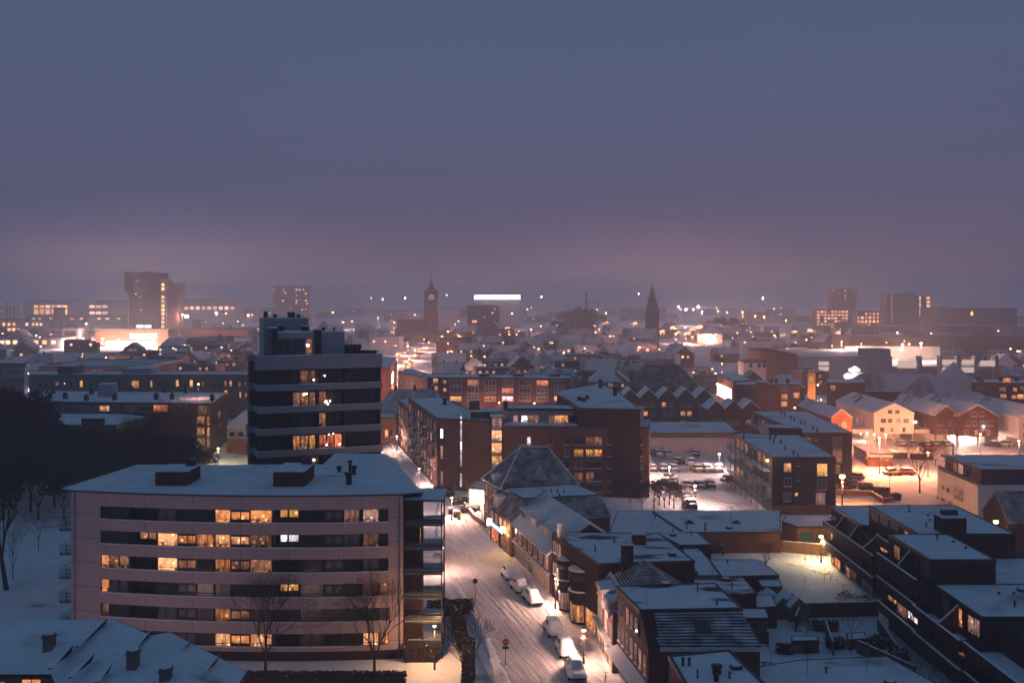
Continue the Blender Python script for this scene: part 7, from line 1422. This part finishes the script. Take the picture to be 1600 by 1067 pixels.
# festive trees with fairy lights
FT = [(707, 538, 14), (716, 543, 12), (612, 508, 9), (705, 560, 6), (925, 526, 16), (947, 522, 16), (992, 521, 15), (1035, 533, 12), (1052, 533, 16), (1060, 534, 11), (1075, 537, 12), (1082, 533, 14), (1093, 533, 17), (1100, 534, 13), (1107, 533, 14), (1113, 532, 10), (1242, 534, 12), (1266, 537, 15), (1177, 540, 9), (1181, 545, 8), (635, 575, 5), (645, 573, 5), (655, 560, 6), (632, 560, 5), (618, 548, 5), (638, 586, 5), (625, 562, 5)]
for i, (px, py, h) in enumerate(FT):
    q = P(px, py); lab = 'fairy-lit tree ' + ('along the festive main street' if px < 730 else 'left of the spire' if px < 1000 else 'in the square right of the spire' if px < 1130 else 'at the far shopping bend' if px < 1200 else 'before the parking garage')
    t_ = tree('fairy', q.x, q.y, h, lab, None, 'festive trees', 'festive tree', 'festive_tree')
# ---------------------------------------------------------------- distant lamps
def far_lamp(px, d, z, power, lab, col=(1, .45, .25), bulb='bulb_orange', r=None, grp='distant lamps'):
    r = r or max(.35, d * .00055); return lamp(xd(px, d), d, z, power, lab, col, bulb, r, grp, rad_=.6, lz=4.2 if z < 14.6 and d > 380 else None)
BG = [ # px, d, z, power, colour index
 *[(800 + F * (street_x(y_) + (5 if i_ % 2 else -5)) / y_, y_, 5, 3000, 0) for i_, y_ in enumerate((380, 420, 460, 505, 550, 600, 650, 700, 760, 820, 880, 950, 1020))], (700, 1000, 8, 5000, 0), (616, 1300, 10, 6000, 0), (550, 1400, 9, 5000, 0), (536, 1350, 9, 5000, 0),
 (825, 620, 6, 3000, 0), (946, 690, 7, 7000, 0), (965, 680, 6, 5000, 0), (1030, 690, 6, 4000, 0), (802, 392, 5, 900, 0), (780, 364, 3.4, 500, 0), (835, 362, 3.4, 500, 0), (740, 366, 3.4, 400, 0),
 (1118, 470, 6, 2500, 0), (1113, 500, 6, 2500, 0), (1128, 540, 6, 2500, 0), (1160, 560, 6, 2200, 0), (1181, 640, 8, 4000, 0), (1120, 412, 6, 1600, 0), (1278, 385, 8, 2600, 3), (1283, 378, 3, 1400, 0),
 (1056, 960, 7, 9000, 0), (1072, 970, 7, 9000, 0), (1092, 980, 7, 12000, 0), (1082, 940, 5, 9000, 0), (1108, 970, 6, 9000, 0), (940, 900, 6, 4000, 0), (990, 980, 6, 4000, 0),
 (1228, 450, 3, 600, 1), (1242, 346, 3.5, 500, 0), (1315, 560, 17, 7000, 2), (1346, 560, 16, 5000, 0), (1410, 540, 16.5, 9000, 2), (1439, 540, 17, 9000, 2), (1385, 620, 14, 2500, 0), (1413, 640, 14, 2500, 0), (1421, 620, 13, 2500, 0), (1402, 800, 14, 4000, 2), (1455, 780, 14, 4000, 2), (1489, 700, 12, 3000, 2), (1555, 690, 14, 6000, 2), (1579, 620, 10, 3000, 0), (1590, 612, 9, 3000, 0), (1218, 620, 6, 2000, 0),
 (160, 890, 5, 14000, 2), (185, 885, 5, 22000, 2), (215, 885, 6, 30000, 2), (240, 885, 5, 20000, 2), (225, 880, 3, 20000, 2), (285, 1050, 24, 14000, 1), (338, 1300, 22, 12000, 1), (388, 1250, 20, 14000, 0), (394, 1300, 20, 8000, 0), (353, 1300, 22, 6000, 1), (135, 1150, 12, 10000, 1), (40, 1000, 8, 7000, 1), (50, 900, 6, 7000, 0), (67, 880, 6, 5000, 0), (20, 950, 7, 7000, 0), (10, 1200, 10, 8000, 0), (70, 1000, 14, 5000, 0), (100, 860, 6, 5000, 1), (130, 850, 7, 5000, 1), (300, 760, 6, 4000, 1), (345, 700, 6, 3000, 1), (372, 690, 5, 3000, 1), (338, 560, 5, 2500, 1), (45, 430, 9, 2500, 1), (50, 560, 8, 2500, 1), (180, 530, 4, 2500, 0), (200, 545, 5, 2500, 0), (150, 545, 4, 2000, 0), (310, 290, 16.5, 300, 0),
 (1192, 1300, 42, 5000, 1), (1180, 1200, 20, 8000, 0), (1194, 1200, 19, 8000, 0), (1160, 1400, 22, 8000, 0), (1122, 1500, 22, 8000, 0), (1152, 790, 14, 3000, 0), (1060, 1600, 28, 9000, 1), (1072, 1550, 24, 9000, 1), (1083, 1550, 24, 9000, 1), (1091, 1600, 28, 9000, 1), (1097, 1500, 21, 7000, 1), (1136, 1500, 20, 6000, 1), (1228, 1200, 15, 6000, 3),
 (830, 1000, 10, 5000, 0), (845, 1050, 12, 5000, 0), (790, 1050, 10, 5000, 0), (795, 1055, 10, 3000, 0), (846, 1700, 44, 1500, 1), (998, 1500, 48, 1500, 1), (777, 1350, 16, 4000, 1), (800, 1400, 20, 3000, 1), (698, 1500, 46, 1500, 1), (633, 1700, 42, 2500, 1), (598, 1700, 40, 2500, 1), (580, 1900, 42, 3000, 1), (740, 1250, 12, 4000, 0), (520, 1500, 20, 5000, 0), (870, 1250, 8, 4000, 0), (1000, 700, 7, 3500, 0), (880, 640, 6, 1500, 0), (700, 760, 7, 2500, 0), (760, 820, 7, 2500, 0), (880, 800, 8, 2500, 0), (1210, 900, 8, 4000, 0), (1260, 800, 8, 4000, 0), (1300, 700, 8, 3000, 0), (1500, 1000, 12, 4000, 0), (1560, 900, 12, 4000, 0), (1448, 1000, 14, 4000, 0)]
CL = [((1, .42, .28), 'bulb_orange', 'orange'), ((1, .68, .66), 'bulb_white', 'pinkish white'), ((1, .56, .42), 'bulb_warm', 'warm'), ((1, .6, .14), 'bulb_yellow', 'yellow')]
for px, d, z, pw_, ci in BG:
    c, bb, nme = CL[ci]
    far_lamp(px, d, z + 2.5, pw_ * (3.4 if ci and px < 260 and d < 900 else 4.0 if px < 680 and ci == 0 and d < 900 and px > 600 else 2.3), f"{nme} lamp " + sector(px, d), c, bb, r=max(.3, d * R.uniform(.0004, .0009)) * (1.6 if pw_ > 8000 else 1), grp='distant lamps ' + sector(px, d))
for i in range(46):       # strings of lamps near the horizon
    px = R.uniform(0, 1600); d = R.uniform(1500, 3200); far_lamp(px, d, R.uniform(12, 20), 9000, f"tiny lamp on the far horizon {'left' if px < 660 else 'right'} of the clock tower", (1, .62, .55), R.choice(['bulb_warm', 'bulb_orange', 'bulb_white']), r=d * R.uniform(.0003, .0007), grp='lamps on the horizon')
# low hazy blocks along the horizon
ORD = [a + b_ for a in ('', 'twenty-', 'thirty-') for b_ in ('one two three four five six seven eight nine ten eleven twelve thirteen fourteen fifteen sixteen seventeen eighteen nineteen twenty' if not a else 'one two three four five six seven eight nine').split()]; ORD.insert(29, 'thirty'); ORD.append('forty')
for i in range(40):
    px = i * 42 + R.uniform(-10, 10); d = R.uniform(1450, 2600); w = R.uniform(30, 90); z = R.uniform(8, 26)
    b = Bld('distant_block', f"low dim block on the horizon, number {ORD[i]} counted from the left edge", 'building', [(-w/2, -12), (w/2, -12), (w/2, 12), (-w/2, 12)], z, R.choice(['concrete_dark', 'brick_brown', 'concrete']), 'snow_far', .5, origin=(xd(px, d), d, 0), rz=R.uniform(-.2, .2), group='low blocks on the horizon', local=True, pt=.6)
    for k in range(R.choice([0, 1, 2, 3])): b.win((-w/2, -12), (w/2, -12), R.uniform(3, w - 3), z * .6, 3, 2.4, R.choice(['lit_warm', 'lit_white', 'lit_pink']), 1, 'concrete_dark', sill=False)

for i in range(130):       # lamps and lit signs dotted through the roofs, half given added warm light
    d = 430 + 1000 * R.random() ** .8; px = R.uniform(600, 1600) if R.random() < .66 else R.uniform(0, 400)
    if d < 560 and px > 1250: continue
    sx = R.random(); far_lamp(px, d, R.uniform(8, 12), 5000 if i % 2 else 0, f"small {['orange', 'orange', 'warm', 'white'][int(sx * 4)]} lamp " + sector(px, d), (1, .5, .3), ['bulb_orange', 'bulb_orange', 'bulb_warm', 'bulb_white'][int(sx * 4)], r=max(.22, d * R.uniform(.0003, .0006)), grp='small lamps ' + sector(px, d))

NUM = 'first second third fourth fifth sixth seventh eighth ninth tenth eleventh twelfth thirteenth fourteenth fifteenth sixteenth seventeenth eighteenth nineteenth twentieth'.split() + ['twenty-' + w_ for w_ in 'first second third fourth fifth sixth seventh eighth ninth'.split()] + ['thirtieth'] + ['thirty-' + w_ for w_ in 'first second third fourth fifth sixth seventh eighth ninth'.split()]
same = {}
for o in COL.objects:
    if o.parent is None and 'label' in o.keys(): same.setdefault(o['label'], []).append(o)
for lab_, q in same.items():
    if 1 < len(q) <= 39 and len(lab_.split()) <= 12:
        q.sort(key=lambda o: o.location.x / max(1, o.location.y))
        for i, o in enumerate(q): o['label'] = lab_ + ', ' + NUM[i] + ' from the left'

# ================================================================ winter haze
hz = MB().box(-5600, 5600, -600, 8200, -1, 92)
m = bpy.data.materials.new('haze'); m.use_nodes = True; MATS['haze'] = m; n = m.node_tree.nodes; n.clear()
v = n.new('ShaderNodeVolumePrincipled'); v.inputs['Color'].default_value = (.86, .90, 1.0, 1); v.inputs['Density'].default_value = .00062; v.inputs['Anisotropy'].default_value = .35
out = n.new('ShaderNodeOutputMaterial'); m.node_tree.links.new(v.outputs[0], out.inputs['Volume'])
setting('haze', hz, 'haze', 'stuff')
